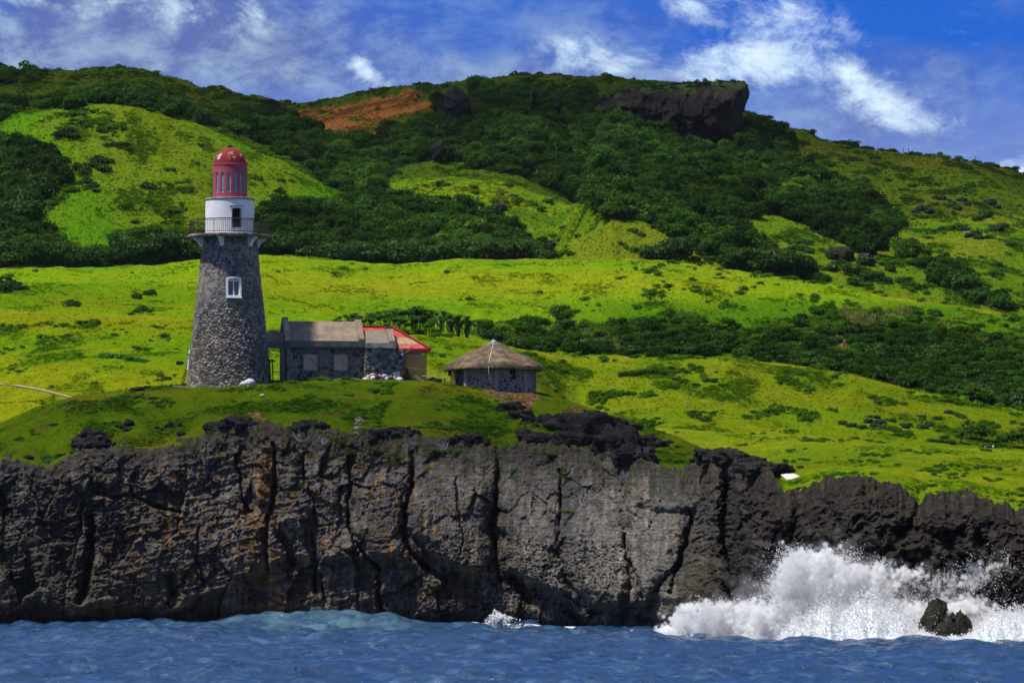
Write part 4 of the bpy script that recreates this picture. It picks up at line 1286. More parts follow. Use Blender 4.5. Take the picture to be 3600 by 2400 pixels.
# ------------------------------------------------------------------ lighthouse
TX, TY = P(806, 1362, 400)[0], 400.0
TZ = zz(1362, 396.4) - .25
LH = root('lighthouse', (TX, TY, TZ), 'tapering round stone lighthouse with white gallery drum and red lantern dome', 'lighthouse')
def lz(py, Y=400.0):
    return zz(py, Y) - TZ
def build_lighthouse():
    H = lz(838)
    na, nz = 420, 230
    A, Z = np.meshgrid(np.linspace(0, 2 * np.pi, na, endpoint=False), np.linspace(0, H, nz))
    q = Z / H
    rad = 3.74 - 1.36 * q ** .93 + .10 * np.clip(1 - Z / .8, 0, 1)
    size = .30 + .03 * np.sin(A * 3) - .045 * q
    h, c, st = cobbles(A * 3.0, Z, .27, 3, mortar=(.07, .068, .066), thick=.10)
    h2, c2, st2 = cobbles(A * 2.6 + 9, Z, .30, 5, mortar=(.21, .205, .195), c1=(.225, .212, .192), c2=(.10, .096, .094), c3=(.25, .238, .215), thick=.035, dark=.10)
    k = smooth(.50, .74, q + .08 * fbm(A * 2, Z / 3, None, 2))
    h = h * (1 - k) + h2 * k; c = c * (1 - k[..., None]) + c2 * k[..., None]
    c = c * (1 + .22 * fbm(A * 2.2, Z / 3.4, None, 4)[..., None])
    stain = smooth(.1, .5, fbm(A * 3 + 4, Z / 4.5 + 2, None, 3)) * (1 - k)
    c = lerp3(c, c * .55, stain * .7)
    c = lerp3(c, c * np.array([1.12, 1.0, .85]), smooth(.2, -.3, fbm(A, Z / 5, None, 2)) * .6)
    rr = rad + h
    V = np.stack([rr * np.cos(A), rr * np.sin(A), Z], -1).reshape(-1, 3)
    Q = grid_faces(nz, na, True)
    # window opening
    wa = -math.pi / 2 + math.asin(.54 / 2.9)
    wz0, wz1 = lz(1041, 397.2), lz(976, 397.2)
    cent = V[Q].mean(1); ang = np.arctan2(cent[:, 1], cent[:, 0]) - wa
    loc_x = np.hypot(cent[:, 0], cent[:, 1]) * np.sin(ang)
    Q = Q[~((np.abs(loc_x) < .50) & (np.cos(ang) > 0) & (cent[:, 2] > wz0 + .05) & (cent[:, 2] < wz1 - .02))]
    mesh('stone_tower', V, Q, M_STONE, LH, c.reshape(-1, 3), True)
    wr = 3.74 - 1.36 * ((wz0 + wz1) / 2 / H) ** .93
    tilt = math.atan(1.36 / H)
    M = Matrix.Rotation(wa + math.pi / 2, 4, 'Z') @ Matrix.Translation((0, -wr - .10, (wz0 + wz1) / 2)) @ Matrix.Rotation(-tilt, 4, 'X')
    hh, w = (wz1 - wz0) / 2, .52
    b = MB()
    def ring(w0, h0, w1, h1, y0, y1, arch):
        out = [(-w0, -h0), (w0, -h0), (w0, h0 - arch), (w0 * .5, h0 - arch * .25), (0, h0), (-w0 * .5, h0 - arch * .25), (-w0, h0 - arch)]
        inn = [(-w1, -h1), (w1, -h1), (w1, h1 - arch), (w1 * .5, h1 - arch * .25), (0, h1), (-w1 * .5, h1 - arch * .25), (-w1, h1 - arch)]
        n = len(out)
        v = [M @ Vector((x, y0, z)) for x, z in out] + [M @ Vector((x, y0, z)) for x, z in inn] + [M @ Vector((x, y1, z)) for x, z in out] + [M @ Vector((x, y1, z)) for x, z in inn]
        f = []
        for i in range(n):
            j = (i + 1) % n
            f += [(i, j, n + j, n + i), (2 * n + i, 3 * n + i, 3 * n + j, 2 * n + j), (i, 2 * n + i, 2 * n + j, j), (n + i, n + j, 3 * n + j, 3 * n + i)]
        b.add(v, f)
    ring(w + .14, hh + .10, w - .0, hh - .06, -.10, .30, .12)
    win = b.build('window', M_TRIM, LH)
    b2 = MB().box(-w - .20, w + .20, -.16, .05, -hh - .2, -hh - .095, M); b2.build('sill', M_TRIM, win)
    MB().box(-w, w, .20, .24, -hh, hh, M).build('pane', M_WINGLASS, win)
    s = MB()
    s.box(-.045, .045, .10, .19, -hh + .05, hh - .06, M); s.box(-w, -w + .07, .10, .19, -hh + .05, hh - .16, M); s.box(w - .07, w, .10, .19, -hh + .05, hh - .16, M); s.box(-w + .07, -.045, .10, .19, hh - .28, hh - .18, M); s.box(.045, w - .07, .10, .19, hh - .28, hh - .18, M)
    s.build('sash', M_TRIM, win)
    # gallery
    g0 = lz(838); g1 = g0 + .27
    MB().lathe([(2.2, g0), (3.55, g0), (3.70, g0 + .08), (3.70, g1 - .05), (3.66, g1), (2.0, g1)], 72).build('gallery_floor', plain('grimy_gallery_concrete', (.30, .27, .22), .9, .6, 2.6, .4, 10, color2=(.075, .062, .05)), LH)
    for d in (-102, -42, 18, 78, 138, 198):
        a = R(d)
        m = Matrix.Rotation(a, 4, 'Z')
        # bracket profile in the radial plane
        pr = [(2.30, g0), (3.28, g0), (3.28, g0 - .13), (2.95, g0 - .30), (2.72, g0 - .58), (2.66, g0 - .80), (2.36, g0 - .80)]
        MB().prism(pr, .38, m @ Matrix.Translation((0, -.19, 0))).build('bracket', M_TRIM, LH)
    rl = MB()
    rz0, rz1 = g1 + .14, g1 + 1.26
    rr_ = 3.50
    for z, th in ((rz1, .045), (rz0, .032), (rz1 - .13, .022)):
        rl.tube([(rr_ * math.cos(t), rr_ * math.sin(t), z) for t in np.linspace(0, 6.28319, 73)], th, 6)
    railing = rl.build('railing', M_RUST, LH)
    bl = MB()
    for k in range(132):
        t = 6.28319 * k / 132
        x, y = rr_ * math.cos(t), rr_ * math.sin(t)
        bl.box(x - .015, x + .015, y - .015, y + .015, rz0, rz1 - .13)
    bal = bl.build('balusters', M_RUST, railing); bal['kind'] = 'stuff'
    for k in range(12):
        t = 6.28319 * (k + .35) / 12
        x, y = rr_ * math.cos(t), rr_ * math.sin(t)
        MB().tube([(x, y, g1 - .01), (x, y, rz1 + .02)], .035, 6).build('post', M_RUST, railing)
    # white drum with a doorway
    d0_, d1_ = g1, lz(706)
    da = -math.pi / 2 + math.asin(.775 / 2.15); dw = .235
    n = 96; prof = [(2.17, d0_), (2.15, d0_ + .12), (2.14, d1_)]
    zs = np.linspace(d0_, d1_, 40)
    A, Z = np.meshgrid(np.linspace(0, 2 * np.pi, 240, endpoint=False), zs)
    rr = np.full_like(A, 2.15) + .02 * (Z < d0_ + .14)
    V = np.stack([rr * np.cos(A), rr * np.sin(A), Z], -1).reshape(-1, 3); Q = grid_faces(len(zs), 240, True)
    cent = V[Q].mean(1); dang = (np.arctan2(cent[:, 1], cent[:, 0]) - da + np.pi) % (2 * np.pi) - np.pi
    dz0, dz1 = lz(800, 398), lz(728, 398)
    Q = Q[~((np.abs(dang) < dw) & (cent[:, 2] > dz0) & (cent[:, 2] < dz1 - .25 * np.abs(dang) ** 2 / dw ** 2))]
    mesh('drum', V, Q, M_WHITE, LH, None, True)
    md = Matrix.Rotation(da + math.pi / 2, 4, 'Z')
    dr = MB().box(-.55, .55, -1.45, -1.40, dz0 - .1, dz1 + .1, md).build('doorway', M_DARK, LH)
    fr = MB()
    for sx_ in (-1, 1):
        fr.box(sx_ * .505 - .05, sx_ * .505 + .05, -2.13, -1.45, dz0, dz1 - .06, md)
    fr.box(-.455, .455, -2.13, -1.45, dz1 - .05, dz1 + .04, md); fr.box(-.455, .455, -2.12, -1.45, dz0 - .1, dz0, md)
    fr.build('jamb', M_TRIM, dr)
    hood = MB().box(-.72, .72, -2.18, -2.06, dz1 + .10, dz1 + .145, md); hood.build('hood_moulding', M_CONC, dr)
    MB().box(-.44, .44, -1.60, -1.56, dz0, dz0 + .42, md).build('low_hatch', plain('grey_board', (.10, .10, .12), .8), dr)
    ln = MB()
    for sgm in np.linspace(da + dw + .10, da + 2 * np.pi - dw - .10, 60)[:-1]:
        ln.box(-.115, .115, -2.158, -2.12, d0_ + 1.38, d0_ + 1.40, Matrix.Rotation(sgm + math.pi / 2, 4, 'Z'))
    ln.build('string_course', plain('grimy_line', (.34, .36, .40), .9), LH)
    MB().lathe([(1.3, d1_), (2.19, d1_), (2.21, d1_ + .04), (2.21, d1_ + .17), (2.16, d1_ + .20), (1.3, d1_ + .20)], 72).build('drum_cap', M_CONC, LH)
    # lantern: 16 tall lights between red mullions
    l0 = d1_ + .20; l1 = lz(585)
    r0 = 1.515
    wz0_, wz1_ = lz(676, 398.6), lz(606, 398.6)
    b = MB()
    b.lathe([(r0 - .16, l0), (r0, l0), (r0, wz0_), (r0 - .16, wz0_)], 64); b.lathe([(r0 - .16, wz1_), (r0, wz1_), (r0, l1), (r0 - .16, l1)], 64)
    for k in range(16):
        a0 = 6.28319 * (k + .5) / 16
        hw = .5 * (6.28319 / 16) - .108
        for (aa) in (a0,):
            seg = 4
            vs, fs = [], []
            for i in range(seg + 1):
                t = aa - hw + 2 * hw * i / seg
                for rr2 in (r0 - .002, r0 - .16):
                    for z in (wz0_, wz1_):
                        vs.append((rr2 * math.cos(t), rr2 * math.sin(t), z))
            for i in range(seg):
                o = 4 * i
                fs += [(o, o + 4, o + 5, o + 1), (o + 2, o + 3, o + 7, o + 6)]
            fs += [(0, 1, 3, 2), (4 * seg, 4 * seg + 2, 4 * seg + 3, 4 * seg + 1)]
            b.add(vs, fs)
    lan = b.build('lantern', M_PINK, LH)
    for k in range(16):
        a0 = 6.28319 * k / 16
        mm_ = Matrix.Rotation(a0, 4, 'Z')
        MB().box(r0 - .13, r0 - .11, -.17, .17, wz0_ + .0, wz1_, mm_).build('window_pane', M_GLASS, lan)
        f = MB(); f.box(r0 - .11, r0 - .08, -.165, -.135, wz0_, wz1_, mm_); f.box(r0 - .11, r0 - .08, .135, .165, wz0_, wz1_, mm_); f.box(r0 - .11, r0 - .08, -.135, .135, wz0_, wz0_ + .03, mm_)
        f.build('window_frame', M_TRIM, lan)
    MB().lathe([(1.2, l1), (1.52, l1), (1.56, l1 + .05), (1.50, l1 + .09), (1.55, l1 + .14), (1.53, l1 + .20), (1.2, l1 + .20)], 64).build('cornice', M_PINK, LH)
    dz = l1 + .20
    pr = [(1.44, 0)] + [(1.44 * math.cos(t), 1.46 * math.sin(t)) for t in np.linspace(.05, 1.50, 16)]
    dm = MB().lathe(pr, 64).build('dome', dome_material(), LH, True, (0, 0, dz))
    MB().lathe([(.17, 1.40), (.17, 1.50), (.24, 1.52), (.24, 1.60), (.14, 1.66)], 20).build('vent', M_RUST, dm)
build_lighthouse()

# ------------------------------------------------------------------ keeper's stone house with concrete roof
M_ROOFC = plain('tan_concrete_roof', (0.265, 0.208, 0.145), 0.9, 0.3, 0.9, 0.5, 8, color2=(0.165, 0.13, 0.095))  # bare concrete in its own warm tan colour
M_FASC = plain('grey_fascia', (0.115, 0.118, 0.115), 0.9, 0.4, 1.5, 0.3, 10, color2=(0.075, 0.077, 0.075))
M_PLANK = plain('pinkish_planks', (0.50, 0.38, 0.31), 0.85, 0.3, 5.0, 0.3, 12, color2=(0.38, 0.27, 0.22))
M_BRACE = plain('reddish_brace', (0.20, 0.095, 0.07), 0.85, 0.3, 5.0)
M_PALEB = plain('pale_brace', (0.60, 0.53, 0.48), 0.85, 0.2, 5.0)


def stone_wall(name, x0, x1, z0, z1, y, holes, par, size=.55, seed=2, kw=None, res=.045, facing=-1, axis='x'):
    """rubble wall panel; holes = [(xa, xb, za, zb)] are left open; the wall is a closed slab 0.3 m thick"""
    nx, nz = int((x1 - x0) / res) + 1, int((z1 - z0) / res) + 1
    X, Z = np.meshgrid(np.linspace(x0, x1, nx), np.linspace(z0, z1, nz))
    h, c, st = cobbles(X + 20 * seed, Z, size, seed, **(kw or {}))
    Yv = y + facing * h
    V = np.stack([X, Yv, Z] if axis == 'x' else [Yv, X, Z], -1).reshape(-1, 3)
    Q = grid_faces(nz, nx)
    cent = np.stack([X.ravel(), Z.ravel()], 1)[Q].mean(1)
    keep = np.ones(len(Q), bool)
    for xa, xb, za, zb in holes:
        keep &= ~((cent[:, 0] > xa) & (cent[:, 0] < xb) & (cent[:, 1] > za) & (cent[:, 1] < zb))
    Q = Q[keep]
    n = len(V)
    yb = y - facing * .3
    bv = [(x0, yb, z0), (x1, yb, z0), (x1, yb, z1), (x0, yb, z1), (x0, y, z0), (x1, y, z0), (x1, y, z1), (x0, y, z1)]
    if axis != 'x':
        bv = [(b, a, c_) for a, b, c_ in bv]
    bf = [(0, 1, 2, 3), (0, 4, 5, 1), (1, 5, 6, 2), (2, 6, 7, 3), (3, 7, 4, 0)]
    if holes:
        bf = bf[1:]
    V = np.vstack([V, np.array(bv)]); cc = np.vstack([c.reshape(-1, 3), np.tile(np.array([[.15, .145, .14]]), (8, 1))])
    F_ = [tuple(q) for q in Q] + [tuple(i + n for i in f) for f in bf]
    return mesh(name, V, F_, M_STONE, par, cc, False)


HX, HY = P(1008, 1338, 400)[0], 400.0
HZ = zz(1338, 400) - .12
HOUSE = root('stone_house', (HX, HY, HZ), 'long grey rubble stone house with bare concrete roof, boarded windows and gable copings', 'house', R(9.5))
def hz(py, yl=0.0, xl=3.0):
    return zz(py, HY + yl + .165 * xl) - HZ
def build_house():
    L = 6.85; dep = 4.7
    ew = hz(1223); ef = hz(1199); rg = hz(1129, 2.2)
    kw = dict(mortar=(.19, .178, .165), c1=(.105, .10, .097), c2=(.05, .048, .048), c3=(.16, .15, .14), thick=.05, gap=.20, flat_=1.1, dark=.2)
    wins = []
    for pa, pb in ((1066, 1116), (1172, 1222)):
        xa, xb = (pa - 1008) / 40 / .985, (pb - 1008) / 40 / .985
        wins.append((xa, xb, hz(1302), hz(1244)))
    wall = stone_wall('front_wall', 0, L, 0, ew, 0, wins, HOUSE, .56, 2, kw)
    stone_wall('gable_wall', .12, dep, 0, ew + .1, 0, [], HOUSE, .5, 4, kw, axis='y')
    stone_wall('end_wall', .12, dep, 0, ew + .1, L, [], HOUSE, .5, 6, kw, facing=1, axis='y')
    stone_wall('back_wall', 0, L, 0, ew, dep, [], HOUSE, .5, 7, kw, facing=1, res=.2)
    # gables above the eaves
    for x, fx in ((0.0, -1), (L - .3, 1)):
        MB().prism([(.0, ew + .1), (dep, ew + .1), (dep / 2, rg - .05)], .3, Matrix.Translation((x, 0, 0)) @ Matrix(((0, 1, 0, 0), (1, 0, 0, 0), (0, 0, 1, 0), (0, 0, 0, 1)))).build('gable', M_CONC, HOUSE)
    for xa, xb, za, zb in wins:
        w = MB()
        t = .11
        w.box(xa - t, xa, -.10, .22, za - t, zb + t * .4); w.box(xb, xb + t, -.10, .22, za - t, zb + t * .4)
        w.box(xa, xb, -.10, .22, za - t, za)
        n = 8
        pts = [(xa - t + (xb - xa + 2 * t) * i / n, zb + t * .4 + .10 * math.sin(math.pi * i / n)) for i in range(n + 1)]
        w.prism([(xa - t, zb + t * .4), *[(x, z + .09) for x, z in pts[1:-1]], (xb + t, zb + t * .4)][::-1], .32, Matrix.Translation((0, -.10, 0)))
        win = w.build('window', M_FASC, HOUSE)
        wd = xb - xa
        sh = MB(); k = 6
        for i in range(k):
            sh.box(xa + wd * i / k + .008, xa + wd * (i + 1) / k - .008, .04, .07 + .006 * (i % 2), za, zb)
        sh = sh.build('shutter', M_PLANK, win)
        MB().box(xa + .02, xb - .02, .015, .04, zb - .30, zb - .17).build('batten', M_PLANK, win)
        MB().box(xa + .02, xb - .02, .015, .04, za + .13, za + .26).build('batten', M_PLANK, win)
        mid = (xa + xb) / 2
        MB().bar((mid - .02, .025, zb - .31), (xa + .10, .025, za + .28), .10, .02, 0).build('brace', M_PALEB, win)
        MB().bar((mid + .02, .025, zb - .31), (xb - .08, .025, za + .28), .13, .02, 0).build('brace', M_BRACE, win)
        MB().box(xa, xb, .10, .14, za - .05, zb + .1).build('backing', M_DARK, win)
    # roof: two slopes, fascia, copings
    th = .16
    prof = [(-.30, ef - .02), (dep / 2, rg), (dep + .30, ef - .02), (dep + .3, ef - th), (dep / 2, rg - th), (-.30, ef - th)]
    rot = Matrix(((0, 1, 0, 0), (1, 0, 0, 0), (0, 0, 1, 0), (0, 0, 0, 1)))
    roof = MB().prism(prof, L - .6, Matrix.Translation((.3, 0, 0)) @ rot).build('roof', M_ROOFC, HOUSE)
    f = MB()
    f.box(.12, L + .06, -.40, -.20, ew, ef); f.box(.10, L + .08, -.44, -.40, ew + .11, ef + .015)
    MB().box(.12, L + .06, dep + .2, dep + .4, ew, ef).build('fascia', M_FASC, HOUSE)
    f.build('fascia', M_FASC, HOUSE)
    for x, mt in ((-.16, M_CONC), (L - .50, M_ROOFC)):
        c = MB()
        pr = [(-.34, ef - .05), (-.34, ef + .22), (dep / 2 - .2, rg + .26), (dep / 2 + .2, rg + .26), (dep + .34, ef + .22), (dep + .34, ef - .05), (dep / 2, rg - .02)]
        c.prism(pr, .50, Matrix.Translation((x, 0, 0)) @ rot)
        cp = c.build('gable_coping', mt, roof)
        MB().box(x - .02, x + .52, dep / 2 - .32, dep / 2 + .32, rg + .26, hz(1116, 2.3, x)).build('cap_block', M_FASC, roof)
    # link to the tower: flat slab roof carried over the passage
    lx0, lx1 = (917 - 1008) / 40, -.17
    MB().box(lx0, lx1, .0, .28, hz(1225), hz(1199)).build('passage_beam', M_FASC, HOUSE)
    MB().prism([(.0, hz(1199)), (.29, hz(1199)), (2.2, hz(1168, 2.0)), (2.6, hz(1168, 2.0)), (2.6, hz(1168, 2.0) - .2), (.29, hz(1199) - .2)][::-1], lx1 - lx0 - .5, Matrix.Translation((lx0 + .5, 0.001, 0)) @ rot).build('passage_roof', M_ROOFC, HOUSE)
    MB().box(-.55, -.18, .02, .6, 0, hz(1225)).build('passage_pier', M_FASC, HOUSE)
    # lower annexe on the right
    ax0, ax1 = L + .04, L + 3.48
    aw = hz(1224, 0, 8.5); ae = hz(1207, 0, 8.5); ar = hz(1163, 1.7, 8.0)
    kw2 = dict(mortar=(.12, .12, .125), c1=(.17, .18, .19), c2=(.085, .09, .10), c3=(.26, .265, .26), thick=.06, gap=.12, flat_=1.0, dark=.1)
    stone_wall('annexe_wall', ax0, ax1, -.05, aw, -.32, [], HOUSE, .30, 9, kw2)
    stone_wall('annexe_side', -.30, 3.6, -.05, aw, ax1, [], HOUSE, .3, 10, kw2, facing=1, axis='y')
    r2 = MB().prism([(-.58, ae), (1.7, ar), (3.9, ae), (3.9, ae - .16), (1.7, ar - .16), (-.58, ae - .16)], 2.1, Matrix.Translation((ax0 + .02, 0, 0)) @ rot).build('annexe_roof', plain('speckled_concrete', (.22, .19, .145), .9, .4, 6.0, .4, 14), HOUSE)
    MB().box(ax0 + .06, ax0 + 2.72, -.66, -.36, aw, ae + .01).build('annexe_fascia', M_CONC, HOUSE)
    pr = [(-.60, ae - .05), (-.60, ae + .2), (1.5, ar + .24), (1.9, ar + .24), (3.9, ae + .2), (3.9, ae - .05), (1.7, ar - .02)]
    MB().prism(pr, .54, Matrix.Translation((ax0 + 2.13, 0, 0)) @ rot).build('annexe_coping', M_ROOFC, r2)
    MB().box(ax0 + 2.10, ax0 + 2.70, 1.4, 2.0, ar + .24, hz(1149, 1.7, 9.0)).build('cap_block', M_FASC, r2)
    MB().box(ax0 - .02, ax0 + .32, -.56, -.36, aw - .01, aw + .05).build('blue_strap', plain('blue_plastic', (.02, .10, .42), .5), HOUSE)
build_house()

# ------------------------------------------------------------------ shed with the red roof behind the annexe
def red_roof_material():
    m, t = material('worn_red_roof')
    pos = t.node('ShaderNodeTexCoord').outputs['Object']
    z = t.node('ShaderNodeSeparateXYZ', {0: pos}).outputs[2]
    n = t.noise(pos, 1.5, 7.0, 0.7)
    n2 = t.noise(pos, 5.0, 5.0, 0.7)
    f = t.math('SUBTRACT', t.ramp(z, 0.42, 0.52), t.ramp(z, 1.0, 1.06))
    worn = t.mix(t.ramp(n2, 0.42, 0.62), (0.42, 0.30, 0.15), (0.16, 0.13, 0.07))
    red = t.mix(t.ramp(n, 0.40, 0.66), (0.34, 0.016, 0.018), (0.40, 0.11, 0.08))
    c = t.mix(t.math('MULTIPLY', f, t.ramp(n, 0.22, 0.42)), red, worn)
    b = t.node('ShaderNodeBsdfPrincipled', {'Base Color': c, 'Roughness': 0.6, 'Specular IOR Level': 0.3})
    t.l.new(b.outputs[0], t.out.inputs[0])
    return m


SX, SY = P(1395, 1330, 402.6)[0], 402.6
SHED_Z = zz(1330, 402.6) - .15
SHED = root('red_roof_shed', (SX, SY, SHED_Z), 'shed with worn red hipped roof and plywood front, right behind the stone house', 'shed', R(4))
def build_shed():
    def z_(py, yl=0):
        return zz(py, SY + yl) - SHED_Z
    ez = z_(1226, -.5); rz = z_(1149, 2.2)
    x0, x1 = -3.0, 2.95
    y0, y1, yr = -.6, 4.9, 2.2
    v = [(x0, y0, ez), (x1, y0, ez), (x1, y1, ez), (x0, y1, ez), (x0, yr, rz), (-.35, yr, rz)]
    v = [Vector(p) for p in v] + [Vector(p) - Vector((0, 0, .12)) for p in v]
    f = [(0, 1, 5, 4), (1, 2, 5), (2, 3, 4, 5), (3, 0, 4), (7, 6, 10, 11), (8, 7, 11), (9, 8, 11, 10), (6, 9, 10), (0, 6, 7, 1), (1, 7, 8, 2), (2, 8, 9, 3), (3, 9, 6, 0)]
    o = MB().add([p - Vector((0, 0, ez)) for p in v], f).build('roof', red_roof_material(), SHED, False, (0, 0, ez))
    rr = plain('deep_red_ridge', (.30, .012, .016), .5, .2)
    rel = lambda p: Vector(p) - Vector((0, 0, ez))
    MB().bar(rel((x0, yr, rz + .03)), rel((-.3, yr, rz + .03)), .30, .14).build('ridge_cap', rr, o)
    MB().bar(rel((-.35, yr, rz + .02)), rel((x1 + .02, y0 - .02, ez + .03)), .32, .10).build('hip_cap', rr, o)
    MB().box(x0, x1 + .04, y0 - .06, y0 - .01, ez - .20 - ez, .03).build('gutter_board', rr, o)
    wm = plain('whitewashed_board', (.46, .45, .43), .85, .3)
    MB().box(x0 + .3, x1 - .72, .0, 4.4, .0, ez - .13).build('wall', wm, SHED)
    MB().box(1.15, 1.9, -.05, .0, ez - .72, ez - .62).build('vent_slot', M_DARK, SHED)
    ply = plain('plywood', (.56, .34, .09), .8, .25, 1.4, color2=(.46, .27, .07))
    pm, t = ply, NT(ply.node_tree)
    MB().box(.78, 2.62, -.22, -.18, -.05, z_(1246), Matrix.Rotation(R(1.0), 4, 'Y')).build('plywood_panel', ply, SHED)
    MB().box(.50, .72, -.26, -.16, .0, z_(1243)).build('post', plain('yellow_timber', (.50, .31, .09), .75, .2), SHED)
build_shed()

# ------------------------------------------------------------------ round hut with the thatched roof
def thatch_material():
    m, t = material('thatch')
    v = t.node('ShaderNodeAttribute', attribute_name='v').outputs['Fac']
    pos = t.node('ShaderNodeTexCoord').outputs['Object']
    n = t.noise(pos, 0.9, 6.0, 0.68)
    n2 = t.noise(pos, 7.0, 5.0, 0.7)
    c = t.mix(t.ramp(t.math('ADD', t.math('MULTIPLY', n, .7), t.math('MULTIPLY', v, .3)), 0.34, 0.64), (0.085, 0.066, 0.046), (0.235, 0.168, 0.105))
    c = t.mix(t.math('MULTIPLY', t.ramp(n2, 0.5, 0.7), 0.5), c, (0.07, 0.055, 0.045))
    c = t.mix(t.math('MULTIPLY', t.ramp(t.noise(pos, 1.6, 5.0, 0.6), 0.56, 0.68), 0.55), c, (0.085, 0.095, 0.085))
    b = t.node('ShaderNodeBsdfPrincipled', {'Base Color': c, 'Roughness': 0.95, 'Specular IOR Level': 0.05})
    mp = t.node('ShaderNodeMapping', {0: pos}); mp.inputs['Scale'].default_value = (6, 6, 1.6)
    t.l.new(t.bump(t.noise(mp.outputs[0], 3.0, 6.0, 0.7), 0.8, 0.08), b.inputs['Normal'])
    t.l.new(b.outputs[0], t.out.inputs[0])
    return m


UX, UY = P(1735, 1360, 402.6)[0], 402.6
UZ = zz(1372, 399) - .35
HUT = root('thatched_hut', (UX, UY, UZ), 'low round stone hut with wide thatched roof on a bank of bare earth', 'hut')
def build_hut():
    def z_(py, yl=0):
        return zz(py, UY + yl) - UZ
    r = np.random.default_rng(4)
    Rw = 3.70; off = R(-90 + 4)
    corners = [(Rw * math.cos(off + k * math.pi / 4), Rw * math.sin(off + k * math.pi / 4)) for k in range(8)]
    wt = z_(1298, -3)
    kw = dict(mortar=(.25, .255, .26), c1=(.135, .135, .135), c2=(.075, .075, .08), c3=(.19, .185, .175), thick=.03, gap=.26, flat_=1.15, dark=.2)
    kwd = dict(mortar=(.10, .10, .105), c1=(.07, .07, .075), c2=(.045, .045, .05), c3=(.10, .10, .10), thick=.03, gap=.2, flat_=1.15, dark=.2)
    for k in range(8):
        a, b = Vector((*corners[k], 0)), Vector((*corners[(k + 1) % 8], 0))
        d = (b - a); L = d.length
        holes = []
        w0 = w1 = None
        if k == 0:
            xa = (1796 - 1748) / 40 / .93; holes = [(xa, xa + .62, z_(1333, -3), wt - .02)]
        if k == 5:
            holes = [(1.0, 1.9, .3, wt)]
        face = stone_wall('wall', 0, L, 0, wt, 0, holes, HUT, .40, 11 + k, kwd if k in (6,) else kw, res=.05 if k in (0, 1, 6, 7) else .2)
        ang = math.atan2(d.y, d.x)
        face.location = a; face.rotation_euler = (0, 0, ang)
        if k == 0:
            xa, xb, za, zb = holes[0]
            f = MB(); f.box(xa, xb, .05, .09, za, zb)
            w = f.build('window', M_DARK, HUT); w.location = a; w.rotation_euler = (0, 0, ang)
            s = MB()
            for i in range(5):
                s.box(xa + .02, xb - .02, -.02, .04, za + .08 + i * .14, za + .10 + i * .14, Matrix.Rotation(0, 4, 'X'))
            s.build('louvre', M_DARK, w)
            g = MB(); g.box(xa + .02, xa + .26, -.03, -.02, za + .24, za + .29); g.box(xa + .02, xa + .26, -.03, -.02, za + .36, za + .40)
            g.build('louvre_highlight', plain('painted_glass_glint', (.5, .58, .62), .2), w)  # pale strips paint the highlights on the glass louvres
    cm = plain('grey_column', (.26, .265, .27), .9, .35, 2.0)
    for k in range(8):
        x, y = corners[k]
        q = 1.0
        MB().box(-.16, .16, -.10, .16, 0, wt, Matrix.Translation((x, y, 0)) @ Matrix.Rotation(off + k * math.pi / 4 + math.pi / 2, 4, 'Z')).build('column', cm, HUT)
    # timber door frame on the left
    tm = plain('yellow_timber_frame', (.34, .20, .085), .8, .3)
    df = MB(); x0 = (1587 - 1735) / 40
    df.box(x0, x0 + .22, -1.9, -1.72, 0.2, wt + .1); df.box(x0 + .25, x0 + .33, -1.9, -1.75, 0.2, wt + .1)
    df.build('door_post', tm, HUT)
    MB().bar((x0 + .3, -2.0, .9), (x0 + .05, -2.0, .25), .07).build('brace', tm, HUT)
    MB().box(-4.0, -3.68, -.8, -.7, z_(1322), wt + .1).build('hanging_board', M_DARK, HUT)
    # thatch: lathe body covered with tapering straw
    prof_px = [(172, 1300), (171, 1291), (163, 1281), (150, 1273), (128, 1259), (102, 1247), (72, 1234), (48, 1222), (30, 1212), (14, 1203)]
    prof = [(q / 40, z_(py)) for q, py in prof_px]
    prof = [(4.0, prof[0][1] - .02), (4.22, prof[0][1] - .10)] + prof
    pr = []
    for i in range(len(prof) - 1):
        for s in range(4):
            f = s / 4
            pr.append((prof[i][0] * (1 - f) + prof[i + 1][0] * f, prof[i][1] * (1 - f) + prof[i + 1][1] * f))
    pr.append(prof[-1])
    n = 160
    A = np.linspace(0, 2 * np.pi, n, endpoint=False)
    rr = np.array([p[0] for p in pr])[:, None]; Z = np.array([p[1] for p in pr])[:, None]
    wob = .07 * fbm(np.cos(A)[None] * 3 * rr / 2, np.sin(A)[None] * 3 * rr / 2, Z * 1.5, 3)
    oct_ = 1 + .015 * np.cos(8 * (A - off))[None]
    rr2 = rr * oct_ + wob; Z2 = Z + wob * .6
    V = np.stack([rr2 * np.cos(A)[None], rr2 * np.sin(A)[None], Z2 + 0 * A[None]], -1).reshape(-1, 3)
    vals = np.clip(.5 + .9 * fbm(A[None] * 6, rr * 2, None, 3), 0, 1).reshape(-1)
    M_TH = thatch_material()
    roof = mesh('thatched_roof', V, grid_faces(len(pr), n, True), M_TH, HUT, None, True, None, {'v': vals})
    # loose straw
    R_ = [p[0] for p in prof[2:]]; Zs = [p[1] for p in prof[2:]]
    ns = 5200
    u = r.random(ns); tpos = np.where(r.random(ns) < .45, 4.29 - .35 * r.random(ns) ** 2, np.sqrt(u) * 4.2)
    a = r.random(ns) * 6.283
    zz_ = np.interp(tpos, R_[::-1], Zs[::-1])
    L = .22 + .25 * r.random(ns)
    t2 = np.minimum(tpos + L * .8, 4.36)
    z2 = np.interp(np.minimum(t2, 4.30), R_[::-1], Zs[::-1]) - np.where(t2 > 4.2, .14 * r.random(ns), 0) + .035
    w = .018 / np.maximum(tpos, .4)
    a2 = a + (r.random(ns) - .5) * .10
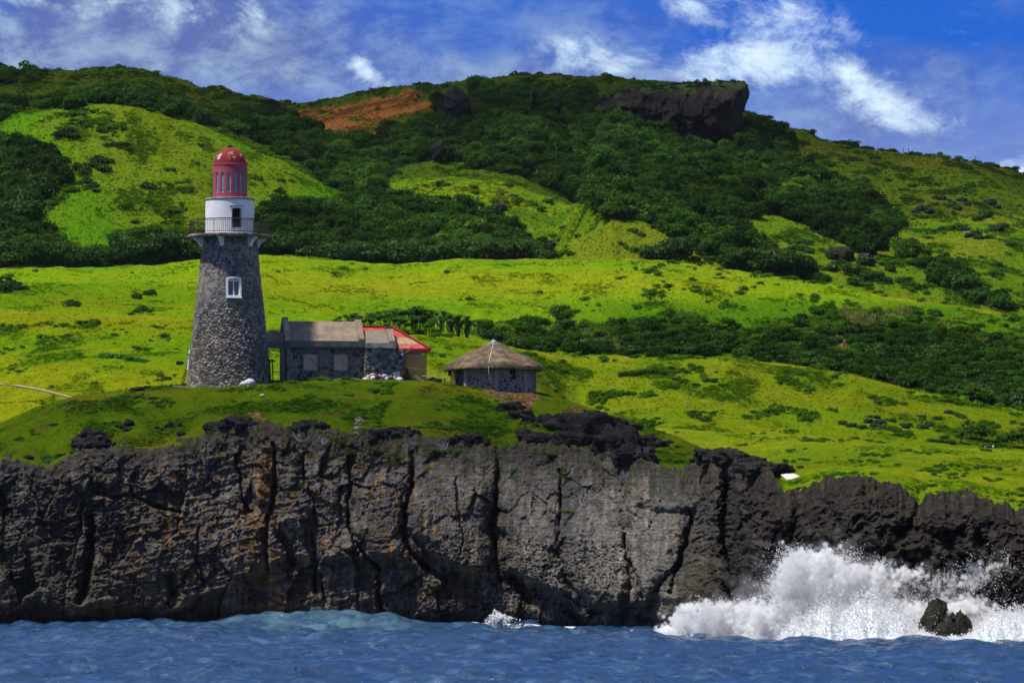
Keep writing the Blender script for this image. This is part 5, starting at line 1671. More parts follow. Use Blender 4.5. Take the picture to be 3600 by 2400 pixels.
    P1 = np.stack([tpos * np.cos(a - w), tpos * np.sin(a - w), zz_ + .03], 1); P2 = np.stack([tpos * np.cos(a + w), tpos * np.sin(a + w), zz_ + .03], 1)
    P3 = np.stack([t2 * np.cos(a2), t2 * np.sin(a2), z2], 1)
    V = np.stack([P1, P2, P3], 1).reshape(-1, 3)
    st = mesh('loose_straw', V, np.arange(3 * ns).reshape(-1, 3), M_TH, roof, None, False, None, {'v': np.repeat(r.random(ns), 3)}); st['kind'] = 'stuff'
    cap = plain('zinc_cap', (.22, .27, .33), .5, .4, 3.0)
    MB().lathe([(.62, z_(1211) - .05), (.42, z_(1207)), (.33, z_(1202)), (.18, z_(1196)), (.04, z_(1193))], 20).build('ridge_cap', cap, roof)
    MB().tube([(-.02, 0, z_(1196)), (0, 0, z_(1189))], .02, 5).build('finial', cap, roof)
    rp = plain('pale_rope', (.62, .60, .55), .8, .1)
    def on_roof(x, dpy=0):
        return x
    pts = [(.0, -.1, z_(1194))]
    for q, ang in ((.5, -90), (1.2, -93), (2.2, -95), (3.2, -95), (4.0, -95.5), (4.33, -95.5)):
        pts.append((q * math.cos(R(ang)), q * math.sin(R(ang)), float(np.interp(q, R_[::-1], Zs[::-1])) + .07))
    pts += [(-.40, -4.36, z_(1310, -4)), (-.34, -4.2, z_(1330, -4)), (-.18, -4.05, z_(1346, -4))]
    rope = MB().tube(pts, .022, 5).build('rope', rp); tag(rope, 'pale rope hanging down the front of the thatched roof', 'rope'); rope.location = (UX, UY, UZ)
    c2 = MB().tube([(.8 * math.cos(t) * 1.1, .9 * math.sin(t), z_(1213) + .10 + .05 * math.sin(5 * t)) for t in np.linspace(R(190), R(352), 12)], .022, 5).build('rope', rp); tag(c2, 'short pale rope tied round the top of the thatch', 'rope'); c2.location = (UX, UY, UZ)
build_hut()

# ------------------------------------------------------------------ things lying about the buildings
def gz(x, y):
    return height(x, y)


def spot_on(px, Y):
    """ground point in photograph column px at depth Y"""
    x = (px - 1800) / F * Y * 1.0035
    return Vector((x, Y, gz(x, Y)))


def lump(name, size, mat, seed, noise=.25, sub=3, parent=None, freq=1.6, squash=(1, 1, 1), flat_base=True):
    """crumpled rounded body (sacks, stones)"""
    import bmesh
    bm = bmesh.new(); bmesh.ops.create_icosphere(bm, subdivisions=sub, radius=1.0)
    v = np.array([p.co for p in bm.verts]); f = np.array([[q.index for q in p.verts] for p in bm.faces]); bm.free()
    w_ = v * np.array(size) / (np.prod(size) ** (1 / 3))
    n = fbm(w_[:, 0] * freq + seed * 3.1, w_[:, 1] * freq, w_[:, 2] * freq + seed, 4) + .25 * ridged(w_[:, 0] * freq * 1.5, w_[:, 1] * freq * 1.5 + seed, w_[:, 2] * freq * 1.5, 3)
    v = v * (1 + noise * n)[:, None] * np.array(size) * .5 * np.array(squash)
    if flat_base:
        v[:, 2] = np.maximum(v[:, 2], -.28 * size[2]) + .28 * size[2]
    return v, f


M_SACK = plain('white_plastic_sack', (.60, .57, .56), .55, .3, 4.0, .4, 6)
M_SACKP = plain('pinkish_sack', (.47, .33, .31), .6, .4, 4.0, .4, 6)
M_SACKG = plain('grey_blue_sack', (.30, .32, .42), .6, .5, 4.0, .4, 6)
M_SACKR = plain('dark_red_sack', (.17, .022, .03), .7, .4)
M_BROWN = plain('brown_carton', (.22, .13, .09), .85, .4)
M_BLACK = plain('black_plastic', (.02, .022, .035), .5, .3)
M_GREYW = plain('grey_driftwood', (.26, .22, .19), .9, .4, 5.0)
M_PALEW = plain('pale_plank', (.52, .45, .37), .8, .25, 4.0)
M_POLE = plain('dark_pole', (.025, .02, .018), .7)
M_STK = plain('pale_block', (.58, .50, .39), .85, .25)


def sack(px, py, w, h, mat, label, seed, Y=None, group='sacks heaped against the annexe wall', cat='sack', name='sack', rz=0):
    Y = Y or HY + 1.0
    x, y, z = P(px, py, Y)
    g = gz(x, y)
    v, f = lump('s', (w, w * .75, h), mat, seed, .22)
    c, s_ = math.cos(rz), math.sin(rz)
    v = v @ np.array([[c, s_, 0], [-s_, c, 0], [0, 0, 1]])
    o = mesh(name, v, f, mat, None, None, True, (x, y, max(z, g - .05)))
    tag(o, label, cat, group)
    return o


AY = HY + .165 * 8 - .8         # just in front of the annexe wall
for a in [(1287, 1341, .62, .30, M_SACK, 'flat white sack at the left end of the sack heap', 1), (1312, 1341, .52, .55, M_SACK, 'upright white sack tied at the neck, in front of the dark red sack', 2),
          (1297, 1331, .60, .40, M_SACKP, 'pinkish sack lying on the left part of the heap', 3), (1310, 1322, .55, .32, M_SACKP, 'pale pink sack on top of the left part of the heap', 4),
          (1324, 1330, .34, .52, M_SACKR, 'dark red sack standing in the heap', 5), (1333, 1326, .42, .3, M_SACKP, 'small crumpled pink bag right beside the dark red sack', 6),
          (1332, 1340, .5, .26, M_BROWN, 'brown crushed carton on the ground below the dark red sack', 7), (1345, 1341, .42, .36, M_BLACK, 'black plastic bag in the middle of the heap', 8),
          (1352, 1330, .62, .50, M_SACKG, 'grey blue sack leaning on the annexe wall', 9), (1360, 1342, .40, .46, M_SACK, 'white sack with a dark mouth, right of the black bag', 10),
          (1374, 1332, .45, .42, M_BROWN, 'brown bundle between the white sacks', 11), (1386, 1338, .50, .42, M_SACKP, 'lumpy pale pink sack below the blue crate', 12),
          (1405, 1341, .66, .44, M_SACK, 'dirty white sack at the right end of the heap', 13)]:
    sack(*a[:6], a[6], Y=AY - .1 * (a[6] % 3)) if False else sack(a[0], a[1], a[2], a[3], a[4], a[5], a[6], Y=AY - .15 * (a[6] % 3))
# crate, planks, brush, trestle
cx, cy, cz = P(1397, 1325, AY + .05)
cr = root('crate', (cx, cy, cz), 'pale blue plastic crate tilted on top of the sack heap', 'crate', R(20))
b = MB()
M_CRATE = plain('pale_blue_plastic', (.34, .50, .58), .5, .2)
for i in range(4):
    z = .02 + i * .12
    b.box(-.24, .24, -.17, -.155, z, z + .06); b.box(-.24, .24, .155, .17, z, z + .06); b.box(-.24, -.225, -.155, .155, z, z + .06); b.box(.225, .24, -.155, .155, z, z + .06)
for sx_ in (-1, 1):
    for sy_ in (-1, 1):
        b.box(sx_ * .222 - .02, sx_ * .222 + .02, sy_ * .152 - .02, sy_ * .152 + .02, 0, .45)
b.build('side', M_CRATE, cr); MB().box(-.22, .22, -.15, .15, .0, .02).build('bottom', M_CRATE, cr)
cr.rotation_euler = (R(8), R(-12), R(15))


def plank(pa, pb, Y, w, t, mat, label, cat='plank', group=None, name='plank', Yb=None):
    a, b = Vector(P(*pa, Y)), Vector(P(*pb, Yb or Y))
    for q in (a, b):
        q.z = max(q.z, gz(q.x, q.y) + t * .3)
    o = MB().bar((0, 0, 0), b - a, w, t).build(name, mat, None, False, a)
    return tag(o, label, cat, group)


G = 'planks and poles lying by the buildings'
plank((1432, 1323), (1468, 1316), AY, .12, .05, M_GREYW, 'grey board on top of the wood heap by the plywood panel', group=G)
plank((1462, 1319), (1488, 1337), AY - .2, .08, .05, M_PALEW, 'pale stick sloping down at the right end of the wood heap', group=G)
plank((1456, 1320), (1479, 1339), AY - .25, .07, .05, M_PALEW, 'shorter pale stick beside the sloping one on the wood heap', group=G)
plank((1428, 1338), (1452, 1339), AY - .3, .10, .05, M_BROWN, 'brown board flat on the ground before the wood heap', group=G)
plank((1440, 1330), (1470, 1325), AY - .05, .14, .05, M_GREYW, 'grey board lying low in the wood heap', group=G)
plank((1168, 1336), (1218, 1327), HY - .6, .22, .06, M_PALEW, 'pale plank on the grass below the right boarded window', group=G)
plank((1238, 1328), (1272, 1334), HY - .5, .16, .06, M_PALEW, 'pale plank on the grass left of the sack heap', group=G)
plank((608, 1356), (682, 1362), 396.0, .12, .10, M_PALEW, 'pale pole on the grass at the left foot of the lighthouse', 'pole', G, 'pole')
plank((1372, 1322), (1379, 1312), AY - .1, .08, .04, M_PALEW, 'pale stick sticking up from the sack heap', group=G)
plank((1410, 1318), (1416, 1308), AY - .1, .08, .04, M_PALEW, 'short pale stick between the crate and the dead brush', group=G)
plank((1413, 1250), (1452, 1217), SY - .75, .09, .09, plain('orange_timber', (.40, .22, .08), .8), 'orange pole leaning on the red roof edge', 'pole', None, 'pole')
# plank on trestle
tr = root('bench', P(1528, 1334, 400.5), 'long white board resting on two short posts between shed and hut', 'bench')
bz = zz(1324, 400.5) - tr.location.z
MB().box(-1.15, 1.15, -.14, .14, bz - .035, bz + .035, Matrix.Rotation(R(4.5), 4, 'Y')).build('board', M_SACK, tr)
for x in (-.8, .88):
    MB().box(x - .06, x + .06, -.06, .06, -.35, bz - .03 - .075 * x).build('leg', M_GREYW, tr)
# line between shed and hut
tag(MB().tube([P(px, py, 400.6) for px, py in ((1432, 1292), (1470, 1297), (1520, 1299), (1575, 1299), (1612, 1300))], .014, 4).build('clothes_line', plain('pale_line', (.5, .47, .42), .8)), 'thin pale line strung from the plywood panel to the hut', 'line')
# bent wire and hooked rod
tag(MB().tube([P(px, py, 397.2) for px, py in ((1432, 1360), (1458, 1348), (1482, 1344), (1520, 1343), (1500, 1352), (1496, 1364), (1488, 1350))], .012, 4).build('bent_wire', M_POLE), 'bent dark wire lying on the grass before the shed', 'wire')
tag(MB().tube([P(px, py, 397.6) for px, py in ((1535, 1362), (1539, 1340), (1540, 1317), (1533, 1315))], .014, 4).build('hooked_rod', M_POLE), 'thin dark rod with a hooked top stuck in the grass', 'rod')
# dead brush
r = np.random.default_rng(12)
def twiggy(n, h, spread, rad, r, depth=2):
    b = MB()
    def go(p, d, L, rr, dep):
        pts = [p]
        for i in range(4):
            d = (d + Vector(r.normal(size=3)) * .28).normalized()
            p = p + d * L / 4; pts.append(p)
        b.tube(pts, rr, 4, .5)
        if dep:
            for i in range(3):
                q = pts[1 + int(r.integers(0, 4))]
                go(q, (d + Vector(r.normal(size=3)) * .7).normalized(), L * (.4 + .3 * r.random()), rr * .55, dep - 1)
    for i in range(n):
        a = r.random() * 6.283
        go(Vector((math.cos(a) * spread * .2, math.sin(a) * spread * .2, 0)), Vector((math.cos(a) * spread, math.sin(a) * spread * .7, h * .9)).normalized(), h * (.7 + .4 * r.random()), rad, depth)
    return b


bx = P(1424, 1336, AY - .05)
br = root('dead_brush', (bx[0], bx[1], gz(bx[0], bx[1])), 'dark heap of dead brush piled before the plywood panel', 'brush')
M_DBR = plain('dead_brown', (.045, .026, .016), .9, .4)
twiggy(22, 1.05, .30, .022, r).build('branches', M_DBR, br)
v, q, a = leaf_cloud(r, [(0, 0, .45, .36, .28, .45), (.1, 0, .9, .18, .15, .28)], 420, .13)
mesh('dry_leaves', v, q, M_DBR, br)
# white bags and broken blocks by the lighthouse
sack(858, 1357, .72, .55, M_SACK, 'white plastic bag at the foot of the lighthouse, left of the other', 31, 395.9, 'white bags at the foot of the lighthouse')
sack(878, 1354, .95, .72, M_SACK, 'larger crumpled white plastic bag at the foot of the lighthouse', 32, 396.0, 'white bags at the foot of the lighthouse')
for px, py, w, lab, sd in ((922, 1391, .46, 'pale broken block on the grass below the lighthouse, upper of two', 3), (917, 1397, .40, 'pale broken block on the grass below the lighthouse, lower of two', 4),
                           (612, 1345, .20, 'small white stone on the grass left of the lighthouse', 6), (868, 1361, .26, 'small pale stone beside the white bags', 5)):
    g = ground_at(px, py, 384, 412); v, f = lump('b', (w, w * .8, w * .5), None, sd, .18, 2, freq=1.1)
    tag(mesh('block', v, f, M_STK, None, None, False, (g.x, g.y, g.z - .03)), lab, 'block', 'pale blocks on the headland grass')
# ladder-like poles and white pipe on the left side of the tower
ldr = root('ladder', P(640, 1349, 400.2), 'black ladder leaning on the left side of the lighthouse', 'ladder')
la = Vector((0, 0, 0)); lb = Vector(P(662, 1272, 400.6)) - ldr.location
for d in (-.06, .08):
    MB().bar(la + Vector((d, d * 2, -.1)), lb + Vector((d, d * 2, 0)), .055).build('rail', M_POLE, ldr)
rg_ = MB()
for i in range(7):
    f = (i + .5) / 7; p = la.lerp(lb, f)
    rg_.bar(p + Vector((-.06, -.12, 0)), p + Vector((.08, .16, 0)), .03)
rg_ = rg_.build('rungs', M_POLE, ldr); rg_['kind'] = 'stuff'
pp = root('downpipe', P(660, 1299, 399.6), 'white pipe fixed upright on the left side of the lighthouse', 'pipe')
MB().tube([(0, 0, 0), Vector(P(667, 1227, 399.9)) - pp.location], .07, 8).build('pipe', M_TRIM, pp)
MB().box(-.10, .16, -.08, .08, 1.22, 1.40).build('junction_box', M_CONC, pp)
# gate pieces and beam in the passage
gt = root('gate', P(951, 1333, 399.0), 'dark broken gate standing open beside the lighthouse', 'gate')
for x, h_ in ((-.30, 1.5), (.0, 1.75), (.22, 1.75)):
    MB().bar((x, 0, -.2), (x - .08, 0, h_), .10).build('post', M_POLE, gt)
MB().box(-.36, .22, -.03, .03, 1.62, 1.74).build('rail', M_POLE, gt)
plank((955, 1308), (988, 1308), 404.0, .07, .07, M_GREYW, 'grey rail seen through the passage', 'rail', None, 'rail')
# white sheet spread on the meadow
sx0 = [P(px, py, Y) for px, py, Y in ((2744, 1671, 322.0), (2789, 1664, 323.5), (2813, 1677, 320.6), (2766, 1688, 319.2))]
g = []
for i in range(9):
    for j in range(9):
        a, b_ = i / 8, j / 8
        p = (Vector(sx0[0]) * (1 - a) + Vector(sx0[1]) * a) * (1 - b_) + (Vector(sx0[3]) * (1 - a) + Vector(sx0[2]) * a) * b_
        g.append((p.x, p.y, max(gz(p.x, p.y) + .10, p.z + .05) + .03 * math.sin(5 * a + 3 * b_)))
sheet = mesh('sheet', np.array(g), grid_faces(9, 9), plain('cream_sheet', (.62, .56, .50), .8, .12)); sm_ = sheet.modifiers.new('thickness', 'SOLIDIFY'); sm_.thickness = .02
tag(sheet, 'cream white sheet spread on the grass behind the right rocks', 'sheet')
# long pipe across the left field
pts = []
for px, py in ((-60, 1345), (0, 1351), (60, 1356), (120, 1366), (180, 1379), (253, 1398)):
    Yp = 418 + (253 - px) * .03
    p = Vector(P(px, py, Yp)); p.z = max(p.z, gz(p.x, p.y) + .06); pts.append(p)
pl_ = MB()
for a, b_ in zip(pts[:-1], pts[1:]):
    pl_.tube([a, b_], .10, 8)
tag(MB().tube(pts, .12, 8).build('long_pipe', plain('pale_brown_pipe', (.34, .25, .17), .8, .3)), 'long pale brown pipe lying across the left field', 'pipe')
# pale rubble spilled over the cliff edge
v_all, f_all, k0 = [], [], 0
for i in range(70):
    f = r.random()
    px = 1263 - 8 * f + (r.random() - .5) * (30 - 8 * f); py = 1470 + 62 * f
    gnd = ground_at(px, py, 372, 402); s = .10 + .22 * r.random() ** 2
    v, fc = lump('r', (s * 1.3, s, s * .7), None, i, .3, 1)
    v_all.append(v + np.array(gnd) + np.array([0, 0, -.02])); f_all.append(fc + k0); k0 += len(v)
rb = mesh('rubble', np.vstack(v_all), np.vstack(f_all), plain('pale_rubble', (.36, .29, .25), .9, .5, 2.0)); rb['kind'] = 'stuff'; rb['label'] = 'pale rubble spilled down to the cliff edge'
v_all, f_all, k0 = [], [], 0
for i in range(170):
    px = 1700 + 200 * r.random(); py = np.interp(px, [1690, 1760, 1900], [1380, 1378, 1392]) + 45 * r.random() * np.interp(px, [1690, 1790, 1850, 1900], [.2, .9, 1.3, .2])
    gnd = ground_at(px, py, 384, 410); s = .05 + .13 * r.random() ** 3
    v, fc = lump('r', (s * 1.3, s, s * .7), None, i, .3, 1)
    v_all.append(v + np.array(gnd)); f_all.append(fc + k0); k0 += len(v)
rb = mesh('gravel', np.vstack(v_all), np.vstack(f_all), plain('bank_gravel', (.30, .25, .20), .9, .6, 2.0)); rb['kind'] = 'stuff'; rb['label'] = 'pale stones scattered on the bare bank under the hut'

# ------------------------------------------------------------------ countable trees, shrubs and clumps
r = np.random.default_rng(33)
def shared(name, mat, vqa):
    v, q, a = vqa
    me_o = mesh(name, v, q, mat, None, None, False, None, {'v': a}, link=False)
    return me_o.data


def trunk_mesh(h, seed):
    rr = np.random.default_rng(seed); b = MB()
    b.tube([(0, 0, -.3), (.04, .02, h * .3), (.0, .06, h * .62)], .09, 6, .6)
    for i in range(4):
        a = rr.random() * 6.283
        b.tube([(.02, .03, h * (.25 + .08 * i)), (.3 * math.cos(a), .3 * math.sin(a), h * (.5 + .08 * i)), (.5 * math.cos(a), .5 * math.sin(a), h * (.72 + .05 * i))], .045, 5, .4)
    o = b.build('trunk', M_BARK); me_ = o.data; bpy.data.objects.remove(o)
    return me_


BUSH = [shared('bush', M_LEAF, leaf_cloud(r, rand_lobes(r, 6, 1.0, 1.05, .05), 560, .20)) for _ in range(5)]
DBUSH = [shared('bush', M_LEAFD, leaf_cloud(r, rand_lobes(r, 7, 1.0, 1.1, .05), 620, .19)) for _ in range(5)]
CROWN = [shared('crown', M_LEAFD, leaf_cloud(r, rand_lobes(r, 9, 1.0, 1.35, .25), 800, .19)) for _ in range(5)]
TRUNK = [trunk_mesh(1.2, i) for i in range(3)]
LUSH = [shared('clump', M_LUSH, leaf_cloud(r, rand_lobes(r, 5, 1.0, .6, .0), 380, .24)) for _ in range(3)]
REED = [shared('clump', M_REED, blades(r, 190, 1.15, .85, .06, .55, .45, 4)) for _ in range(4)]


def pandanus(rr):
    """several heads of long arching blades"""
    V, Q, A, n = [], [], [], 0
    for i in range(9):
        a = rr.random() * 6.283; q = .62 * rr.random() ** .5
        hz_ = .35 + .65 * (1 - q) * rr.random() + .15
        v, f, av = blades(rr, 46, .42, .46, .045, .75, .06, 3)
        v = v + np.array([q * math.cos(a), q * math.sin(a), hz_ * .85])
        V.append(v); Q.append(f + n); A.append(np.clip(av * (.6 + .5 * rr.random()), 0, 1)); n += len(v)
        st = np.array([[q * math.cos(a) * .6 - .02, q * math.sin(a) * .6, -.1], [q * math.cos(a) * .6 + .02, q * math.sin(a) * .6, -.1], [q * math.cos(a) + .015, q * math.sin(a), hz_ * .85 + .05], [q * math.cos(a) - .015, q * math.sin(a), hz_ * .85 + .05]])
        V.append(st); Q.append(np.array([[n, n + 1, n + 2, n + 3]])); A.append(np.zeros(4)); n += 4
    return np.vstack(V), np.vstack(Q), np.concatenate(A)


PAND = [shared('pandanus', M_REED, pandanus(r)) for _ in range(4)]


def plant(me_, name, p, size, label, cat, group, hscale=1.0, sink=.12):
    o = bpy.data.objects.new(name, me_); COL.objects.link(o)
    o.location = (p[0], p[1], p[2] - sink * size); o.rotation_euler = (0, 0, r.random() * 6.283); o.scale = (size, size, size * hscale)
    return tag(o, label, cat, group)


def tree(p, size, label, group):
    t = root('tree', (p[0], p[1], p[2] - .1), label, 'tree', r.random() * 6.283, group)
    t.scale = (size, size, size * (.85 + .3 * r.random()))
    for nm, me_ in (('trunk', TRUNK[int(r.integers(3))]), ('crown', CROWN[int(r.integers(5))])):
        o = bpy.data.objects.new(nm, me_); COL.objects.link(o); o.parent = t
    return t


def along(pts, n, jit=0, rr=r):
    """n photograph positions along a polyline"""
    d = [0.0]
    for a, b in zip(pts[:-1], pts[1:]):
        d.append(d[-1] + math.hypot(b[0] - a[0], b[1] - a[1]))
    f = np.sort(rr.random(n)) * d[-1] if jit else np.linspace(0, d[-1], n)
    return [(np.interp(q, d, [p[0] for p in pts]) + jit * rr.normal(), np.interp(q, d, [p[1] for p in pts]) + .4 * jit * rr.normal()) for q in f]


pick = lambda L: L[int(r.integers(len(L)))]
# skyline bushes, far left ridge
for px, w in ((12, 2.6), (48, 2.0), (80, 2.2), (112, 1.2), (180, 3.0), (205, 3.2), (235, 2.2), (150, 2.4), (305, 2.6), (392, 1.0), (425, 1.6), (345, 1.2), (412, 2.4), (265, 1.6), (450, 1.2), (500, .9), (545, 1.0), (620, .7), (735, .8), (755, .6), (820, .7), (842, .8), (905, 1.2), (935, 1.1), (955, .8), (330, 1.1), (480, .9)):
    p = ground_at(px, -50, 1035, 1075)
    plant(pick(DBUSH), 'bush', p, w * 1.0, 'dark bush on the skyline of the far left ridge', 'bush', 'bushes on the far left skyline', .8)
# bushes beyond the crest of the green left hill
for px, py in along([(215, 372), (330, 340), (400, 330), (430, 338)], 12, 9) + along([(450, 345), (540, 352), (640, 395), (690, 420)], 14, 9):
    p = ground_at(px, py, 796, 870)
    tree(p, 1.2 + 1.1 * r.random(), 'dark leafy tree behind the crest of the green left hill', 'trees behind the green left hill')
# bushes on the long right ridge
for px in list(np.linspace(2905, 3590, 34) + r.normal(size=34) * 7) + [2990, 2995, 3040, 3055, 3105, 3120, 3130, 3150]:
    p = ground_at(px, -50, 935, 975)
    plant(pick(DBUSH), 'bush', p, .6 + 1.1 * r.random() ** 2, 'small dark bush on the skyline of the long right ridge', 'bush', 'bushes on the right skyline', .8)
plant(DBUSH[0], 'bush', ground_at(2994, -50, 935, 975), 2.0, 'largest bush standing alone on the right ridge skyline', 'bush', 'bushes on the right skyline', 1.1)
for px in (2576, 2610, 2700, 1810, 1835, 1850, 1650, 1455, 1470, 1490, 1505, 2130):
    p = ground_at(px, -50, 915, 970)
    plant(pick(DBUSH), 'bush', p, .9 + .5 * r.random(), 'dark bush on the skyline of the main mountain', 'bush', 'bushes on the mountain skyline', .8)
# thin fence posts on the right ridge
for px in (3173, 3193, 3425):
    p = ground_at(px, -50, 935, 975)
    tag(MB().tube([(0, 0, -.3), (.05, 0, 1.3)], .06, 5).build('post', M_POLE, None, False, p), 'thin dark post on the right ridge line', 'post', 'posts on the right ridge')
# single bushes dotted over the hill sides
def dotted(lst, label, group, ymin, ymax, meshes, hs=.8):
    for px, py, w in lst:
        plant(pick(meshes), 'shrub', ground_at(px, py, ymin, ymax), w, label, 'shrub', group, hs)
dotted([(230, 470, 2.2), (215, 485, 2.0), (245, 490, 1.7), (430, 520, 1.5), (350, 580, 2.4), (370, 600, 2.0), (330, 600, 1.8), (300, 615, 1.6), (460, 545, 1.2), (345, 570, 1.6), (510, 660, 1.6), (530, 665, 1.3), (340, 675, 1.2), (700, 520, .9), (330, 665, 1.3), (370, 525, 1.0), (395, 520, 1.0), (980, 680, 1.4), (960, 695, 1.2), (300, 640, 1.6), (270, 600, 1.6), (475, 790, 1.0)],
       'dark shrub on the open slope of the green left hill', 'shrubs on the green left hill', 690, 775, DBUSH, .7)
dotted([(690, 385, 1.6), (905, 360, 1.0), (640, 330, .8), (770, 385, .9), (845, 405, 1.2), (505, 325, 1.0), (420, 330, 1.2), (960, 392, 1.2)], 'small dark shrub on the far left ridge slope', 'shrubs on the far left ridge', 850, 1040, DBUSH, .7)
dotted([(1975, 310, 1.6), (2010, 320, 1.4), (2060, 320, 1.2), (1990, 345, 1.3), (1980, 305, 1.2), (1850, 330, 1.0)], 'dark shrub below the mountain top, left of the rock bluff', 'shrubs below the mountain top', 850, 930, DBUSH, .7)
dotted([(1662, 668, 1.1), (1668, 680, 1.0), (1790, 660, 1.8), (1860, 720, .9), (1905, 740, 1.4), (1930, 720, 1.5), (2085, 765, 1.4), (2070, 780, 1.1), (1940, 835, 1.3), (2110, 805, 1.4), (2140, 815, 1.6), (2170, 835, 1.6), (2190, 820, 1.0), (2290, 890, 1.4), (2310, 895, 1.3), (1820, 870, 1.0), (2060, 880, 1.6), (2080, 890, 1.4), (2040, 890, 1.2), (1980, 805, 1.0), (1840, 800, .8), (1760, 690, .8), (2210, 860, .9)],
       'dark shrub on the bright grassy knoll at the foot of the mountain', 'shrubs on the grassy knoll', 740, 815, BUSH, .75)
dotted([(2810, 870, 2.2), (2830, 860, 1.6), (2790, 880, 1.5), (2930, 950, 2.0), (2950, 940, 1.8), (2980, 970, 2.4), (3030, 985, 1.9), (3060, 980, 1.7), (3090, 990, 2.0), (3100, 1000, 1.6), (3000, 1000, 1.7), (3050, 940, 2.2), (2840, 900, 1.3), (3120, 960, 1.5), (3180, 700, 1.8), (3195, 705, 1.4), (3245, 770, 1.6), (3090, 790, 1.4), (3060, 770, 1.2), (3455, 765, 2.2), (3440, 775, 1.6), (3470, 755, 1.5), (3330, 730, 1.4), (3370, 740, 1.6),
        (3290, 700, 1.2), (3050, 605, 1.2), (3035, 640, 1.4), (3025, 655, 1.0), (2900, 560, .9), (2820, 510, 1.6), (2835, 515, 1.2), (2780, 530, 1.0), (3120, 640, 1.0), (3260, 650, .9), (3480, 840, 1.3), (3260, 840, 1.2), (3420, 830, 1.6), (3440, 840, 1.3), (3370, 920, 1.2), (3500, 940, 1.0), (3420, 985, 1.4), (3180, 1000, 1.3), (3190, 1005, 1.1), (2890, 985, 1.6), (3550, 870, 1.4), (3530, 800, 1.6)],
       'dark green bush scattered on the right hillside', 'bushes scattered on the right hillside', 640, 940, DBUSH + BUSH, .8)
# front edge of the woods: crowns one can tell apart
edge = along([(-20, 930), (60, 915), (120, 925), (200, 935), (300, 928), (450, 920), (560, 912), (690, 905)], 34, 6) + along([(905, 905), (980, 912), (1080, 922), (1180, 930), (1300, 938), (1420, 940), (1530, 935), (1640, 930), (1760, 925), (1860, 928), (1950, 932)], 62, 7) + \
    along([(2540, 955), (2600, 945), (2680, 955), (2740, 965), (2800, 985)], 16, 6) + along([(2290, 925), (2360, 930), (2420, 935)], 6, 6)
for px, py in edge:
    p = ground_at(px, py, 668, 735)
    left = px < 800; mid = px < 2100
    tree(p, 1.9 + 1.3 * r.random(), ('leafy tree at the lower edge of the wood left of the lighthouse' if left else 'leafy tree at the lower edge of the dark wood right of the lighthouse' if mid else 'leafy tree at the lower edge of the wood above the right meadow'),
         ('wood edge left of the lighthouse' if left else 'wood edge right of the lighthouse' if mid else 'wood edge above the right meadow'))
for px, py in along([(190, 560), (215, 600), (205, 650), (150, 700), (100, 750), (60, 810)], 14, 9):
    tree(ground_at(px, py, 690, 775), 2.0 + 1.2 * r.random(), 'leafy tree at the edge of the wood on the far left slope', 'wood edge on the far left slope')
tree(ground_at(1795, 905, 690, 815), 2.6, 'loose light green tree standing alone above the bright meadow crest', 'trees')
# thicket along the foot of the meadow slope on the right
inb = band * (UU > -140) * (UU < 3740) * (np.maximum(dS, .05)) * vis * (.15 + deep_)
idx = sample(inb * (1 + 2 * smooth(1150, 1300, Sg)), 190, r)
pt, _, gi_, gj_ = take(idx, r)
for p, i, j in zip(pt, gi_, gj_):
    kind = r.random()
    big = 1.1 + 1.1 * r.random() ** 1.5
    px = UU[i, j]
    reg = 'left end' if px < 2250 else ('middle' if px < 2900 else 'right end')
    if kind < .22:
        plant(pick(REED), 'grass_clump', p, big * .95, 'tall coarse grass clump in the %s of the right thicket' % reg, 'grass clump', 'grass clumps in the %s of the thicket' % reg, .9)
    else:
        plant(pick(BUSH + DBUSH), 'bush', p, big, 'dark green bush in the %s of the right thicket' % reg, 'bush', 'bushes in the %s of the thicket' % reg, .85)
# pandanus and tall grass behind the house
for px, py, w in ((1190, 1150, 1.5), (1215, 1140, 1.7), (1240, 1152, 1.8), (1262, 1140, 1.9), (1290, 1148, 2.0), (1318, 1140, 2.2), (1345, 1150, 2.3), (1372, 1140, 2.6), (1400, 1148, 2.4), (1425, 1140, 2.9), (1455, 1142, 3.1), (1482, 1146, 2.7), (1510, 1152, 2.4), (1390, 1158, 2.0), (1440, 1160, 2.1), (1500, 1160, 1.8)):
    plant(pick(PAND), 'pandanus', ground_at(px, py + 12, 470, 500), w * 1.05, 'spiky dark pandanus shrub in the clump behind the house roof', 'pandanus', 'pandanus clump behind the house', 1.0)
for px, w in ((1545, 2.3), (1580, 2.1), (1610, 2.2), (1640, 1.8)):
    tr_ = root('tree', ground_at(px, 1168, 480, 500), 'dark pandanus tree with bare stems at the right end of the clump behind the house', 'tree', 0, 'pandanus trees right of the house clump')
    tr_.scale = (w * .9,) * 3
    for nm, me_ in (('trunk', TRUNK[0]), ('trunk', TRUNK[1]), ('crown', pick(PAND))):
        o = bpy.data.objects.new(nm, me_); COL.objects.link(o); o.parent = tr_
        if nm == 'crown':
            o.location = (0, 0, .25)
        else:
            o.location = (.2 * (r.random() - .5), .1, 0)
for px, w in ((960, 1.0), (1000, 1.2), (1050, 1.1), (1100, 1.2), (1150, 1.3), (1530, .9), (1470, 1.0), (1420, 1.0), (1360, .9)):
    plant(pick(REED), 'grass_clump', ground_at(px, 1175, 455, 485), w * 1.2, 'tall green grass clump on the slope right behind the house', 'grass clump', 'grass clumps behind the house')
